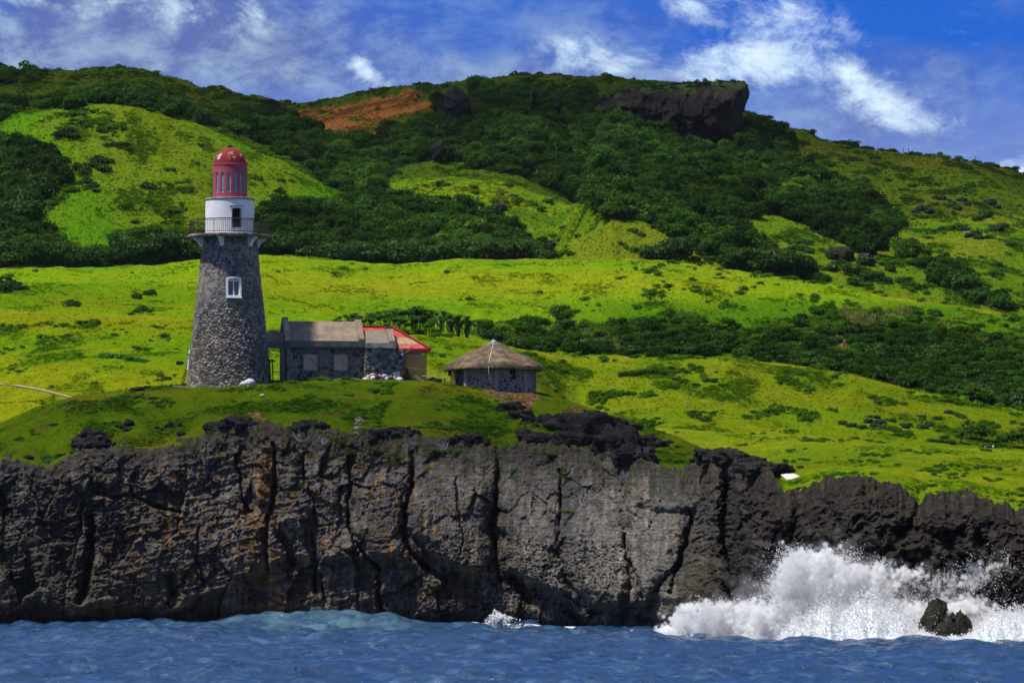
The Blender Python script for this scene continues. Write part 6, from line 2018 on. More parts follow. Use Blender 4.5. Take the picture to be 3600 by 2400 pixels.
# pandanus on the right, edge of the lower meadow
for px, py, w, kk in ((3370, 1560, 1.6, 0), (3340, 1566, 1.1, 1), (3395, 1545, 1.9, 0), (3425, 1550, 2.1, 0), (3450, 1552, 1.8, 0), (3475, 1556, 1.6, 0), (3535, 1572, 2.0, 0), (3560, 1575, 1.8, 0), (3590, 1578, 2.1, 0), (3300, 1560, .9, 1), (3270, 1556, .8, 1), (3320, 1545, 1.0, 1), (3410, 1520, 1.5, 0), (3520, 1555, 1.3, 1), (3610, 1560, 2.0, 0)):
    plant(pick(REED if kk else PAND), 'grass_clump' if kk else 'pandanus', ground_at(px, py, 424, 470), w * .95, 'broad bladed grass clump on the low bank at the far right' if kk else 'spiky green pandanus shrub at the far right edge of the lower meadow', 'grass clump' if kk else 'pandanus', 'clumps at the far right of the lower meadow' if kk else 'pandanus at the far right of the lower meadow')
for px, py, w in ((3345, 1365, 2.4), (3395, 1385, 3.2), (3440, 1400, 2.6), (3470, 1395, 3.0), (3505, 1410, 2.2)):
    plant(pick(PAND), 'pandanus', ground_at(px, py, 477, 500), w * .9, 'rounded spiky pandanus bush where the right slope meets the thicket', 'pandanus', 'pandanus below the thicket')
# clumps on the right slope and at the buildings
for px, py, w, lab in ((2190, 1320, 1.4, 'left'), (2230, 1318, 1.6, 'middle'), (2270, 1315, 1.7, 'middle'), (2310, 1312, 2.0, 'right'), (2340, 1318, 1.5, 'right')):
    plant(pick(REED), 'grass_clump', ground_at(px, py, 430, 478), w * .8, 'tall dark grass clump in the %s part of the tuft row right of the hut' % lab, 'grass clump', 'grass tuft row right of the hut')
for px, py, w in ((2380, 1335, .9), (2400, 1345, 1.0), (2480, 1340, 1.1), (2510, 1350, 1.0), (2440, 1355, .8), (2540, 1362, .8), (3000, 1500, 1.1), (3030, 1515, 1.0), (3090, 1490, 1.1), (3130, 1480, 1.1), (3180, 1500, 1.2), (3240, 1510, 1.2), (3150, 1535, 1.0), (3060, 1475, .9), (3300, 1480, 1.0), (3240, 1470, .9), (2960, 1495, .9), (3380, 1475, 1.0)):
    plant(pick(BUSH), 'bush', ground_at(px, py, 425, 478), w * .85, 'low green bush on the grassy slope below the thicket', 'bush', 'low bushes on the right slope', .6)
for i, (px, py, w) in enumerate(((365, 1255, 1.0), (395, 1258, 1.1), (425, 1262, 1.1), (455, 1266, 1.0), (485, 1272, .8), (505, 1274, .6))):
    plant(pick(LUSH), 'leafy_plant', ground_at(px, py, 425, 498), w, 'bright glossy leafy plant in the short row on the left field', 'plant', 'leafy row on the left field', .9)
for px, py, w in ((20, 1010, 2.6), (45, 1020, 2.2), (-10, 1030, 2.0), (70, 1025, 1.3)):
    plant(pick(DBUSH), 'bush', ground_at(px, py, 520, 640), w, 'dark bush on the meadow at the left edge', 'bush', 'bushes on the left meadow', .8)
for px, py, w in ((485, 1050, 1.2), (520, 1040, 1.2), (500, 1095, 1.1), (480, 1100, .8), (245, 1075, 1.3), (265, 1078, 1.0), (525, 1100, .8)):
    plant(pick(BUSH), 'bush', ground_at(px, py, 505, 640), w, 'thin grey green bush on the meadow left of the lighthouse', 'bush', 'thin bushes left of the lighthouse', .9)
for px, py, w, sd in ((1648, 1358, .75, 'broad leafy clump by the hut wall, left of the tall blades'), ):
    plant(LUSH[0], 'leafy_plant', ground_at(px, py, 392, 402), w, sd, 'plant', None, 1.5)
plant(REED[0], 'grass_clump', ground_at(1670, 1357, 392, 402), 1.25, 'tall upright blade clump in front of the hut wall', 'grass clump', None, 1.15)
plant(LUSH[1], 'leafy_plant', ground_at(1185, 1326, 392, 404), .9, 'low green plant at the house wall between the boarded windows', 'plant', None, .9)
for px, py, w in ((1030, 1345, .8), (1060, 1335, .9), (1100, 1332, 1.0), (1130, 1330, 1.0), (1155, 1338, .8)):
    plant(pick(LUSH), 'leafy_plant', ground_at(px, py, 388, 400), w, 'low lush plant on the grass bank before the house', 'plant', 'low plants before the house', .55)
# dark herb cushions on the headland
for px, py, w in ((355, 1420, .9), (400, 1400, .7), (540, 1398, 1.0), (520, 1405, .8), (410, 1495, .9), (395, 1510, .8), (440, 1505, .8), (570, 1415, .6), (870, 1412, .7), (790, 1378, .8), (190, 1490, .7), (165, 1620, 1.2), (180, 1610, 1.1), (220, 1600, .8), (260, 1590, .8), (350, 1570, .9), (440, 1575, 1.0), (410, 1580, .9), (680, 1580, .9), (650, 1575, .7), (1330, 1500, .8), (1325, 1515, .9), (1280, 1530, .8), (1480, 1525, .9), (1520, 1520, .9), (1550, 1535, 1.0),
                  (1600, 1545, .9), (1740, 1545, 1.2), (1755, 1560, 1.1), (1730, 1530, .9), (1620, 1410, .8), (1530, 1440, .7), (1650, 1500, .8), (1100, 1395, .9), (1085, 1390, .7), (1230, 1390, .8), (1400, 1530, .7), (1790, 1405, .6)):
    plant(pick(LUSH), 'herb_cushion', ground_at(px, py, 374, 412), w * .9, 'dark green herb cushion on the headland turf', 'plant', 'herb cushions on the headland', .45)

# ------------------------------------------------------------------ rock bluff on the mountain, outcrops, sea rock
def rock_cols(v, base, seed, amp=.4, warm=None):
    n = fbm(v[:, 0] * .8 + seed, v[:, 1] * .8, v[:, 2] * .8, 4)
    c = np.tile(np.array(base), (len(v), 1)) * (1 + amp * n[:, None])
    if warm is not None:
        k = smooth(.15, .5, fbm(v[:, 0] * .35 + seed + 9, v[:, 1] * .35, v[:, 2] * .35, 3))[:, None]
        c = c * (1 - k) + np.array(warm) * k
    return np.clip(c, .003, .6)


M_ROCK = rock_material('outcrop_rock', .7)


def inflate(name, poly, Y, depth, step, base, seed, amp=1.0, frq=.25, warm=None, lean=0.0, back=None):
    """solid rock with the outline POLY (photograph px) at depth Y, DEPTH metres thick either side"""
    xs = [p[0] for p in poly]; ys = [p[1] for p in poly]
    X, Y_ = np.meshgrid(np.arange(min(xs) - step, max(xs) + 2 * step, step), np.arange(min(ys) - step, max(ys) + 2 * step, step))
    jx_ = X + 6 * step / 4 * fbm(X / 30, Y_ / 30 + seed, None, 3); jy_ = Y_ + 6 * step / 4 * fbm(X / 30 + 7, Y_ / 30 + seed, None, 3)
    ins = in_poly(jx_, jy_, poly)
    dd = seg_dist(jx_, jy_, poly, True) * ins
    soft = max(dd.max() * .8, 1e-3)
    th = depth * np.sqrt(np.clip(dd / soft, 0, 1)) + .05
    rel = (Y_ - min(ys)) / (max(ys) - min(ys))
    mx, my = X * Y / F, Y_ * Y / F
    n = amp * (ridged(mx * frq, my * frq * .55, None, 4) * .6 + fbm(mx * frq * 3, my * frq * 2 + seed, None, 3) * .5) * np.clip(dd / soft * 3, 0, 1)
    fr = Y - th - n + lean * (1 - rel)
    bk = Y + (back or depth) * np.sqrt(np.clip(dd / soft, 0, 1)) + .05
    Vf = np.stack(P(X, Y_, fr), -1).reshape(-1, 3); Vb = np.stack(P(X, Y_, bk), -1).reshape(-1, 3)
    nr, nc = X.shape
    Q = grid_faces(nr, nc); q_in = ins.ravel()[Q].all(1)
    Qf = Q[q_in][:, ::-1]; Qb = Q[q_in] + nr * nc
    # side faces along the rim
    E = {}
    for q in Q[q_in]:
        for a, b in zip(q, np.roll(q, -1)):
            if (b, a) in E:
                del E[(b, a)]
            else:
                E[(a, b)] = 1
    S_ = np.array([(a, b, b + nr * nc, a + nr * nc) for a, b in E])
    V = np.vstack([Vf, Vb]); FQ = np.vstack([Qf, Qb, S_])
    used = np.unique(FQ); remap = np.zeros(len(V), int); remap[used] = np.arange(len(used))
    V = V[used]; FQ = remap[FQ]
    return mesh(name, V, FQ, M_ROCK, None, rock_cols(V * .3, base, seed, .5, warm), False)


o = inflate('rock_bluff', [(2105, 345), (2150, 318), (2230, 306), (2320, 300), (2400, 291), (2470, 286), (2540, 285), (2590, 282), (2618, 285), (2633, 300), (2636, 330), (2630, 362), (2618, 388), (2609, 404), (2612, 420), (2604, 470), (2590, 520), (2540, 530), (2480, 525), (2420, 505), (2330, 485), (2260, 455), (2190, 440), (2130, 430), (2100, 400)],
            893, 9, 2.4, (.013, .011, .013), 3, 3.2, .16, (.030, .021, .021), 5.0, 22)
tag(o, 'dark overhanging rock bluff at the top right of the mountain', 'cliff')
nv = len(o.data.vertices); co = np.empty(nv * 3, np.float32); o.data.vertices.foreach_get('co', co); co = co.reshape(-1, 3)
ca = np.empty(nv * 4, np.float32); o.data.color_attributes['col'].data.foreach_get('color', ca); ca = ca.reshape(-1, 4)
zt_ = P(0, 285, 893)[2]; k = smooth(3.2, .4, zt_ - co[:, 2] + 2.5 * fbm(co[:, 0] / 4, co[:, 2] / 3, None, 3)) * .9
k = np.maximum(k, smooth(.1, .4, fbm(co[:, 0] / 5 + 4, co[:, 2] / 3, None, 3)) * smooth(2350, 2150, 1800 + co[:, 0] * F / 893) * .8)
ca[:, :3] = ca[:, :3] * (1 - k[:, None]) + np.array([.035, .062, .012]) * k[:, None]
o.data.color_attributes['col'].data.foreach_set('color', ca.ravel())
for px in (2120, 2165, 2200, 2240, 2290, 2330, 2370, 2415, 2450, 2480, 2530, 2580, 2150, 2310, 2440):
    top = np.interp(px, [2105, 2230, 2320, 2470, 2590, 2633], [345, 306, 300, 286, 282, 300])
    q = P(px, top + 6, 893)
    plant(pick(DBUSH), 'shrub', q, .8 + .7 * r.random(), 'small shrub growing on top of the overhanging rock bluff', 'shrub', 'shrubs on top of the bluff', .8)
for poly, Y, d, lab in (([(1560, 335), (1575, 312), (1600, 300), (1625, 318), (1650, 340), (1660, 390), (1640, 430), (1600, 436), (1570, 420), (1558, 380)], 895, 5, 'tall dark rock pinnacle beside the burnt slope'),
                        ([(2085, 352), (2110, 335), (2150, 330), (2190, 340), (2200, 380), (2190, 430), (2150, 440), (2108, 432), (2100, 400), (2082, 380)], 906, 6, 'blocky dark rock left of the overhanging bluff'),
                        ([(1866, 330), (1875, 315), (1890, 318), (1892, 345), (1880, 370), (1868, 360)], 900, 2.5, 'small rock spike between the pinnacle and the bluff'),
                        ([(1945, 350), (1960, 340), (1975, 352), (1974, 385), (1950, 385)], 898, 2.5, 'squat dark rock right of the small spike'),
                        ([(1510, 520), (1530, 495), (1560, 500), (1568, 540), (1550, 570), (1520, 565)], 858, 4, 'grey rock face in the wood below the pinnacle'),
                        ([(2025, 685), (2040, 672), (2085, 676), (2102, 690), (2098, 745), (2080, 758), (2055, 720), (2030, 705)], 790, 4, 'grey rock tower at the upper right of the grassy knoll')):
    tag(inflate('rock', poly, Y, d * .8, 2.4, (.015, .014, .016), int(Y), 1.2, .3, None, 1.5), lab, 'rock')


def rock(px, py, w, h, label, seed, ymin, ymax, base=(.040, .038, .040), group=None, d=None, noise=.42, sub=4, sink=.25, name='rock'):
    g = ground_at(px, py, ymin, ymax)
    v, f = lump('r', (w, d or w * .8, h), None, seed, noise, sub, freq=1.3, flat_base=False)
    v[:, 2] += h * (.5 - sink)
    ca, sa = math.cos(seed), math.sin(seed)
    o = mesh(name, v, f, M_ROCK, None, rock_cols(v, base, seed, .5), False, (g.x, g.y, g.z))
    return tag(o, label, 'rock', group)


G = 'dark rocks on the right hillside'
for i, (px, py, w, h) in enumerate(((3240, 745, 3.2, 2.2), (3265, 755, 2.4, 1.8), (3215, 750, 1.8, 1.2), (3345, 725, 2.2, 1.8), (3380, 710, 2.6, 2.0), (3400, 720, 1.8, 1.4), (3480, 720, 3.2, 2.2), (3500, 735, 2.0, 1.5), (3310, 705, 2.0, 1.8), (3390, 810, 2.2, 1.5), (3500, 815, 3.0, 1.8), (3410, 835, 2.6, 1.6), (3440, 845, 2.0, 1.3), (3365, 790, 1.6, .8))):
    rock(px, py, w * .72, h * .62, 'dark purplish rock showing through the grass of the right hillside', 40 + i, 700, 930, (.026, .023, .027), G, sink=.4)
rock(2950, 915, 4.2, 2.4, 'big dome shaped boulder overgrown with grass on the right hillside', 60, 660, 760, (.028, .036, .018), d=3.6, noise=.2)
rock(3040, 935, 2.4, 2.0, 'dark rock right of the dome shaped boulder', 61, 660, 760)
for i, (px, py, w, h) in enumerate(((1760, 742, 2.0, 1.3), (1745, 750, 1.5, .9), (2115, 790, 2.0, 1.9), (2130, 805, 1.4, 1.2), (1800, 695, 1.4, .7), (1925, 865, 2.2, 1.1))):
    rock(px, py, w, h, 'dark rock lying on the bright grassy knoll', 70 + i, 720, 815, group='rocks on the grassy knoll')
for i, (px, py, w, h) in enumerate(((3080, 1470, 1.0, .7), (3050, 1492, 1.3, .9), (3090, 1500, 1.5, 1.1), (3070, 1505, 1.0, .8), (3180, 1510, 1.0, .8), (3160, 1528, 1.0, .7), (3330, 1455, 1.4, .8), (3350, 1460, 1.2, .7), (3450, 1508, 1.0, .6), (3260, 1500, 1.2, .8), (3240, 1480, 1.0, .5), (2720, 1424, .6, .4))):
    rock(px, py, w * .65, h * .55, 'dark rock among the bushes on the lower right slope', 80 + i, 425, 478, group='rocks on the lower right slope')
G = 'small black rocks on the headland turf'
for i, (px, py, w, h) in enumerate(((450, 1500, .85, .75), (438, 1518, .6, .4), (592, 1503, .8, .5), (550, 1508, .4, .3), (632, 1498, .5, .35), (634, 1530, .75, .5), (430, 1508, .5, .4), (470, 1378, .9, .35), (495, 1372, .7, .4), (510, 1366, .6, .35), (440, 1392, .5, .25), (100, 1612, .8, .4), (570, 1515, .4, .25), (630, 1283, .7, .45), (1880, 1545, .7, .4))):
    rock(px, py, w * .9, h * .9, 'small black rock on the turf of the headland', 100 + i, 374, 470, (.022, .021, .022), G)
# larger jagged outcrops that break through the turf
OUT = [(315, 1545, 1.9, 1.3, 'jagged black outcrop near the left cliff edge, upper'), (330, 1570, 2.4, 1.4, 'jagged black outcrop near the left cliff edge, lower'), (285, 1565, 1.6, 1.0, 'small jagged outcrop left of the two left ones'),
       (830, 1535, 3.0, 1.2, 'brown black broken ledge under the left soil scars'), (770, 1530, 2.2, 1.0, 'low broken ledge left of the soil scars'), (1080, 1525, 2.4, 1.2, 'black ledge left of the pale rubble'), (1120, 1520, 1.6, 1.0, 'black rock touching the rubble from the left'),
       (1330, 1540, 2.4, 1.0, 'black ledge right of the pale rubble'), (1390, 1525, 2.2, .9, 'black ledge under the headland turf'), (1430, 1545, 2.2, 1.0, 'black ledge with dead twigs'), (1640, 1570, 3.0, .9, 'low black ledge along the middle cliff edge'),
       (1800, 1440, 2.0, 1.0, 'slanting black rock below the hut, upper'), (1830, 1465, 1.8, .9, 'slanting black rock below the hut, lower'), (1860, 1485, 1.4, 1.0, 'knobby black rock at the head of the gully'),
       (1920, 1490, 1.8, 1.1, 'knobby black rock in the gully, left'), (1960, 1500, 2.0, 1.4, 'knobby black rock in the gully, middle'), (1990, 1495, 2.2, 1.2, 'knobby black rock in the gully, right'),
       (2050, 1530, 4.2, 3.0, 'big black jagged crag above the cliff, left'), (2110, 1560, 4.6, 3.4, 'big black jagged crag above the cliff, middle'), (2170, 1590, 3.6, 2.8, 'big black jagged crag above the cliff, right'), (2010, 1565, 2.8, 1.6, 'black rock at the left foot of the big crag'),
       (1900, 1560, 2.4, 1.2, 'black ledge below the gully'), (1850, 1540, 1.6, 1.0, 'black rock beside the green gully strip'), (2110, 1488, 3.0, 1.0, 'dark bare patch of rock on the ridge right of the gully, upper'), (2180, 1505, 2.4, .8, 'dark bare patch of rock on the ridge right of the gully, lower'),
       (2260, 1555, 2.4, .9, 'dark rock rib on the right ridge, left'), (2310, 1570, 1.8, .7, 'dark rock rib on the right ridge, right'), (2350, 1558, .8, .4, 'little dark rock right of the rib'), (2230, 1620, 3.0, 1.6, 'black rock right below the big crag'),
       (2500, 1628, 2.6, 1.2, 'jagged rock crest left of the white sheet'), (2570, 1625, 2.6, 1.2, 'jagged rock crest beside the grass ridge'), (2680, 1655, 3.0, 1.0, 'long low rock rib pointing at the white sheet'), (2640, 1640, 2.0, .9, 'rough rock behind the rib by the white sheet')]
for i, (px, py, w, h, lab) in enumerate(OUT):
    j = int(np.clip(np.searchsorted(us, px), 0, NC - 1))
    rock(px, py, w, h, lab, 140 + i * 1.7, 300, 412, (.030, .028, .028), d=w * .75, noise=.6, sub=5, sink=.45, name='rock_outcrop')
# rock in the surf
sp = P(3330, 2226, 295.3)
va, fa_ = lump('r', (3.0, 2.4, 4.9), None, 9, .20, 6, freq=1.5, flat_base=False); va[:, 0] = va[:, 0] * (1.15 - .10 * np.clip(va[:, 2] + 1, 0, 3)) - .45
vb, fb_ = lump('r', (2.0, 2.0, 4.0), None, 14, .22, 6, freq=1.5, flat_base=False); vb[:, 0] = vb[:, 0] * (1.3 - .22 * np.clip(vb[:, 2] + 1, 0, 3)) + .85; vb[:, 1] -= .45; vb[:, 2] -= .1
v = np.vstack([va, vb]); f = np.vstack([fa_, fb_ + len(va)])
v += .10 * np.stack([fbm(v[:, 0] * 3, v[:, 1] * 3, v[:, 2] * 2 + q, 4) for q in (0, 5, 9)], 1)
o = mesh('sea_rock', v, f, M_ROCK, None, rock_cols(v, (.036, .035, .026), 9, .5), False, (sp[0], sp[1], 0.1))
tag(o, 'wet dark rock standing in the surf at the lower right', 'rock')
# concrete slab at the right end of the surf
a, b = P(3505, 2243, 290), P(3900, 2243, 290)
o = MB().box(0, b[0] - a[0], -.6, .6, -.9, .30).build('concrete_ledge', plain('wet_concrete', (.20, .18, .15), .7, .4, 2.0, .3, 8), None, False, (a[0], 290, .05))
tag(o, 'flat grey concrete ledge at the right end of the surf', 'ledge')
# plants and bleached twigs on the cliff face
def cliff_point(px, py):
    j = int(np.argmin(np.abs(cu - px))); i = int(np.argmin(np.abs(SS[:last + 1, j] - py)))
    return Vector((xt[i, j], yt[i, j], zt[i, j]))
M_CLIFFP = leaf_material('cliff_plant_leaves', (0.030, 0.062, 0.010), (0.085, 0.140, 0.018), gloss=0)
CPL = [shared('cliff_plant', M_CLIFFP, leaf_cloud(r, [(.5 * (r.random() - .5) * 2, -.1, .5 * (r.random() - .5) * 1.2, .35, .25, .3) for _ in range(6)], 360, .15)) for _ in range(3)]
for px, py, w, h, lab in ((1400, 1615, 1.1, 1.2, 'hanging green plant on the cliff, upper of the pair under the twigs'), (1372, 1632, .9, .9, 'hanging green plant on the cliff, lower of the pair under the twigs'), (1545, 1590, 1.9, .6, 'wide green plant hanging over the middle cliff edge'), (1600, 1592, 1.2, .6, 'green plant at the right end of the wide one'),
                          (1300, 1740, .7, .5, 'small green plant beside the cliff crack'), (1246, 1770, .5, .8, 'yellow green plant below the small one by the crack'), (1065, 1715, .5, 1.0, 'bright green plant in the upright cleft'), (1010, 1735, .7, .4, 'yellow green tuft left of the cleft plant'),
                          (1800, 1660, 1.3, .6, 'green cushion on the top of the cliff right of the long crack'), (2010, 1805, 1.7, .6, 'bright green cushion on the rock shelf under the dead bush'), (1975, 1780, .4, .8, 'small bright plant left of the shelf cushion'), (1980, 1655, .5, .5, 'small green plant on the upper right of the cliff'),
                          (1310, 1585, 1.2, .8, 'grey green plant at the cliff edge right of the rubble'), (1230, 1590, .8, .8, 'yellowish plant at the cliff edge below the rubble'), (1930, 1600, 2.2, .5, 'flat green cushion on the ledge below the gully'), (2000, 1680, 1.6, .4, 'thin green strip on the right cliff shelf'), (1195, 1555, 1.4, 1.0, 'green bush beside the pale rubble')):
    p = cliff_point(px, py); p.y -= .15
    o = plant(pick(CPL), 'cliff_plant', p, w, lab, 'plant', None, 1.0, 0); o.scale = (w * .9, w * .7, h * .9); o.rotation_euler = (0, 0, .3)
for px, py, w, lab, sd in ((2045, 1760, 1.25, 'bleached dead bush on the right cliff shelf', 4), (1440, 1560, .9, 'bleached dead twigs over the cliff edge in the middle', 6), (1065, 1535, .8, 'bleached dead roots at the cliff edge left of the rubble', 8), (1140, 1540, .7, 'tangle of dead roots beside the left ledge', 10), (1560, 1560, .7, 'pale dead twigs on the middle cliff edge', 12)):
    p = cliff_point(px, py + 22); p.y -= .3
    o = twiggy(7, w, .55, .022, np.random.default_rng(sd), 2).build('dead_bush', M_TWIG, None, False, p); tag(o, lab, 'dead bush')

# ------------------------------------------------------------------ goat on the lower meadow
def build_goat():
    gpt = ground_at(3480, 1585, 405, 424)
    g = root('goat', (gpt.x, gpt.y - .2, gpt.z), 'small black and white goat grazing before the pandanus at the far right', 'goat', R(180))
    import bmesh
    me_ = bpy.data.meshes.new('body')
    J = {'pelvis': ((-.22, 0, .40), .115), 'belly': ((-.02, 0, .38), .13), 'chest': ((.18, 0, .40), .125), 'neck': ((.30, 0, .44), .07), 'poll': ((.40, 0, .42), .055), 'muzzle': ((.50, 0, .33), .03),
         'tail': ((-.34, 0, .46), .02)}
    names = list(J); V = [J[k][0] for k in names]; Rr = [J[k][1] for k in names]
    E = [(0, 1), (1, 2), (2, 3), (3, 4), (4, 5), (0, 6)]
    for sx_, src in ((-.22, 0), (.18, 2)):
        for sy_ in (-.07, .07):
            k = len(V)
            if src == 0:
                pts = [((sx_ - .0, sy_, .30), .06), ((sx_ + .04, sy_, .22), .035), ((sx_ - .05, sy_, .12), .022), ((sx_ - .03, sy_, .0), .02)]
            else:
                pts = [((sx_ + .02, sy_, .28), .05), ((sx_ + .01, sy_, .16), .028), ((sx_ + .02, sy_, .08), .02), ((sx_ + .02, sy_, .0), .02)]
            for p, q in pts:
                V.append(p); Rr.append(q)
            E += [(src, k), (k, k + 1), (k + 1, k + 2), (k + 2, k + 3)]
    me_.from_pydata(V, E, []); o = bpy.data.objects.new('body', me_); COL.objects.link(o); o.parent = g
    sk = o.modifiers.new('skin', 'SKIN'); sv = me_.skin_vertices[0].data
    for i, q in enumerate(Rr):
        sv[i].radius = (q, q)
    sv[0].use_root = True
    ss = o.modifiers.new('sub', 'SUBSURF'); ss.levels = 1; ss.render_levels = 1
    m, t = material('goat_coat')
    x = t.node('ShaderNodeSeparateXYZ', {0: t.node('ShaderNodeTexCoord').outputs['Object']}).outputs[0]
    n = t.noise(t.node('ShaderNodeTexCoord').outputs['Object'], 6.0)
    f = t.math('MAXIMUM', t.ramp(t.math('ADD', x, t.math('MULTIPLY', n, .06)), -.16, -.20), t.ramp(x, .40, .46))
    bs = t.node('ShaderNodeBsdfPrincipled', {'Base Color': t.mix(f, (.012, .011, .011), (.72, .70, .66)), 'Roughness': .8}); t.l.new(bs.outputs[0], t.out.inputs[0])
    me_.materials.append(m)
    for sy_ in (-1, 1):
        MB().tube([(.40, .03 * sy_, .47), (.36, .05 * sy_, .55), (.30, .06 * sy_, .58)], .012, 5, .4).build('horn', M_GREYW, g)
        MB().prism([(0, 0), (.07, -.02), (.09, -.05), (.02, -.04)], .012, Matrix.Translation((.36, .05 * sy_, .44)) @ Matrix.Rotation(1.2 * sy_, 4, 'Z')).build('ear', M_POLE, g)
build_goat()

# ------------------------------------------------------------------ breaking wave: surf, spray, falling water
def foam_material(name, col=(0.97, 0.98, 0.99), transl=0.5):
    m, t = material(name)
    d = t.node('ShaderNodeBsdfDiffuse', {'Color': (*col, 1)}); tr = t.node('ShaderNodeBsdfTranslucent', {'Color': (*col, 1)})
    mx = t.node('ShaderNodeMixShader', {0: transl, 1: d.outputs[0], 2: tr.outputs[0]})
    t.l.new(mx.outputs[0], t.out.inputs[0])
    return m


M_SPRAY = foam_material('spray_drops')
OCT = np.array([(1, 0, 0), (-1, 0, 0), (0, 1, 0), (0, -1, 0), (0, 0, 1), (0, 0, -1)], float)
OCF = np.array([(0, 2, 4), (2, 1, 4), (1, 3, 4), (3, 0, 4), (2, 0, 5), (1, 2, 5), (3, 1, 5), (0, 3, 5)])
TET = np.array([(1, 1, 1), (-1, -1, 1), (-1, 1, -1), (1, -1, -1)], float) * .75
TEF = np.array([(0, 2, 1), (0, 1, 3), (0, 3, 2), (1, 2, 3)])


def drops(name, pts, size, label, fine=True, stretch=None):
    B, Fc = (TET, TEF) if fine else (OCT, OCF)
    n = len(pts)
    rr = np.random.default_rng(n)
    ang = rr.random(n) * 6.283
    c, s = np.cos(ang), np.sin(ang)
    b = np.broadcast_to(B, (n,) + B.shape).copy()
    x = b[..., 0] * c[:, None] - b[..., 1] * s[:, None]; y = b[..., 0] * s[:, None] + b[..., 1] * c[:, None]
    b[..., 0], b[..., 1] = x, y
    b *= size[:, None, None]
    if stretch is not None:
        b = b + stretch[:, None, :] * (b @ np.ones(3) / np.maximum(size[:, None] * 2, 1e-6))[..., None]
    V = (b + pts[:, None, :]).reshape(-1, 3)
    Q = (Fc[None] + (np.arange(n) * len(B))[:, None, None]).reshape(-1, 3)
    o = mesh(name, V, Q, M_SPRAY)
    o['kind'] = 'stuff'; o['label'] = label
    return o


rs = np.random.default_rng(77)
G_ = 9.81


def jets(spec, rs):
    """ballistic fans of drops. spec: (u0, u1, Y, peak height m, lean of the fan at either end, jets, drops per jet, spread)"""
    PT, SZ = [], []
    for u0, u1, Y, pk, l0, l1, nj, nd, spr in spec:
        for k in range(nj):
            f = rs.random(); u = u0 + (u1 - u0) * f
            x0 = (u - 1800) / F * Y; y0 = Y + rs.normal() * .8
            h = pk * (.35 + .75 * rs.random() ** .7)
            vz = math.sqrt(2 * G_ * h); vx = (l0 + (l1 - l0) * f + rs.normal() * .9); vy = rs.normal() * .7 - .4
            T = vz / G_
            t = T * (rs.random(nd) ** .6) * (1.0 + .55 * (rs.random(nd) < .35))
            age = rs.random()
            t = np.clip(t, .02, None)
            px = x0 + vx * t; py = y0 + vy * t; pz = vz * t - .5 * G_ * t * t
            s = spr * (.06 + .22 * (t / T))
            # clotted strings of water: drops gather along wavering threads
            th = rs.integers(0, 16, nd)
            tx, tz = rs.normal(size=16)[th] * s * 1.5, rs.normal(size=16)[th] * s * 1.3
            q = np.stack([px + tx + rs.normal(size=nd) * s * .32, py + rs.normal(size=nd) * s * 1.3, pz + tz + rs.normal(size=nd) * s * .36], 1)
            keep = q[:, 2] > -.1
            q = q[keep]
            PT.append(q); SZ.append((.014 + .085 * rs.random(len(q)) ** 4) * np.interp(t[keep] / T, [0, .6, 1.5], [1.5, 1.05, .85]))
    return np.vstack(PT), np.concatenate(SZ)


spec = [(2790, 2900, 300.5, 5.6, -.9, .7, 70, 1500, .85), (2970, 3070, 299.5, 4.9, -.5, 1.3, 55, 1400, .9), (2690, 2800, 301, 2.3, -1.6, -.3, 30, 900, .9), (3060, 3240, 298.5, 2.4, .5, 3.4, 42, 1000, .9),
        (2490, 2610, 304.5, 2.3, -1.0, .6, 44, 1200, .7), (2400, 2500, 308, 1.3, -1.2, .6, 20, 600, .6), (2330, 2380, 311.5, .75, -1.0, .5, 10, 350, .45), (2660, 2770, 303, 1.5, -1.0, 1.0, 22, 700, .7),
        (3180, 3330, 296.5, 1.3, 0, 1.6, 22, 700, .8), (3400, 3640, 297.5, 2.6, -1.2, 1.4, 60, 1100, 1.1), (3440, 3700, 298.5, 4.6, -.8, .8, 64, 800, 1.4)]
pts, sz = jets(spec, rs)
kk = rs.random(len(pts)) < .5
drops('sea_spray', pts[kk], np.minimum(sz[kk], .045) * .70, 'spray thrown up where the swell breaks on the rocks')


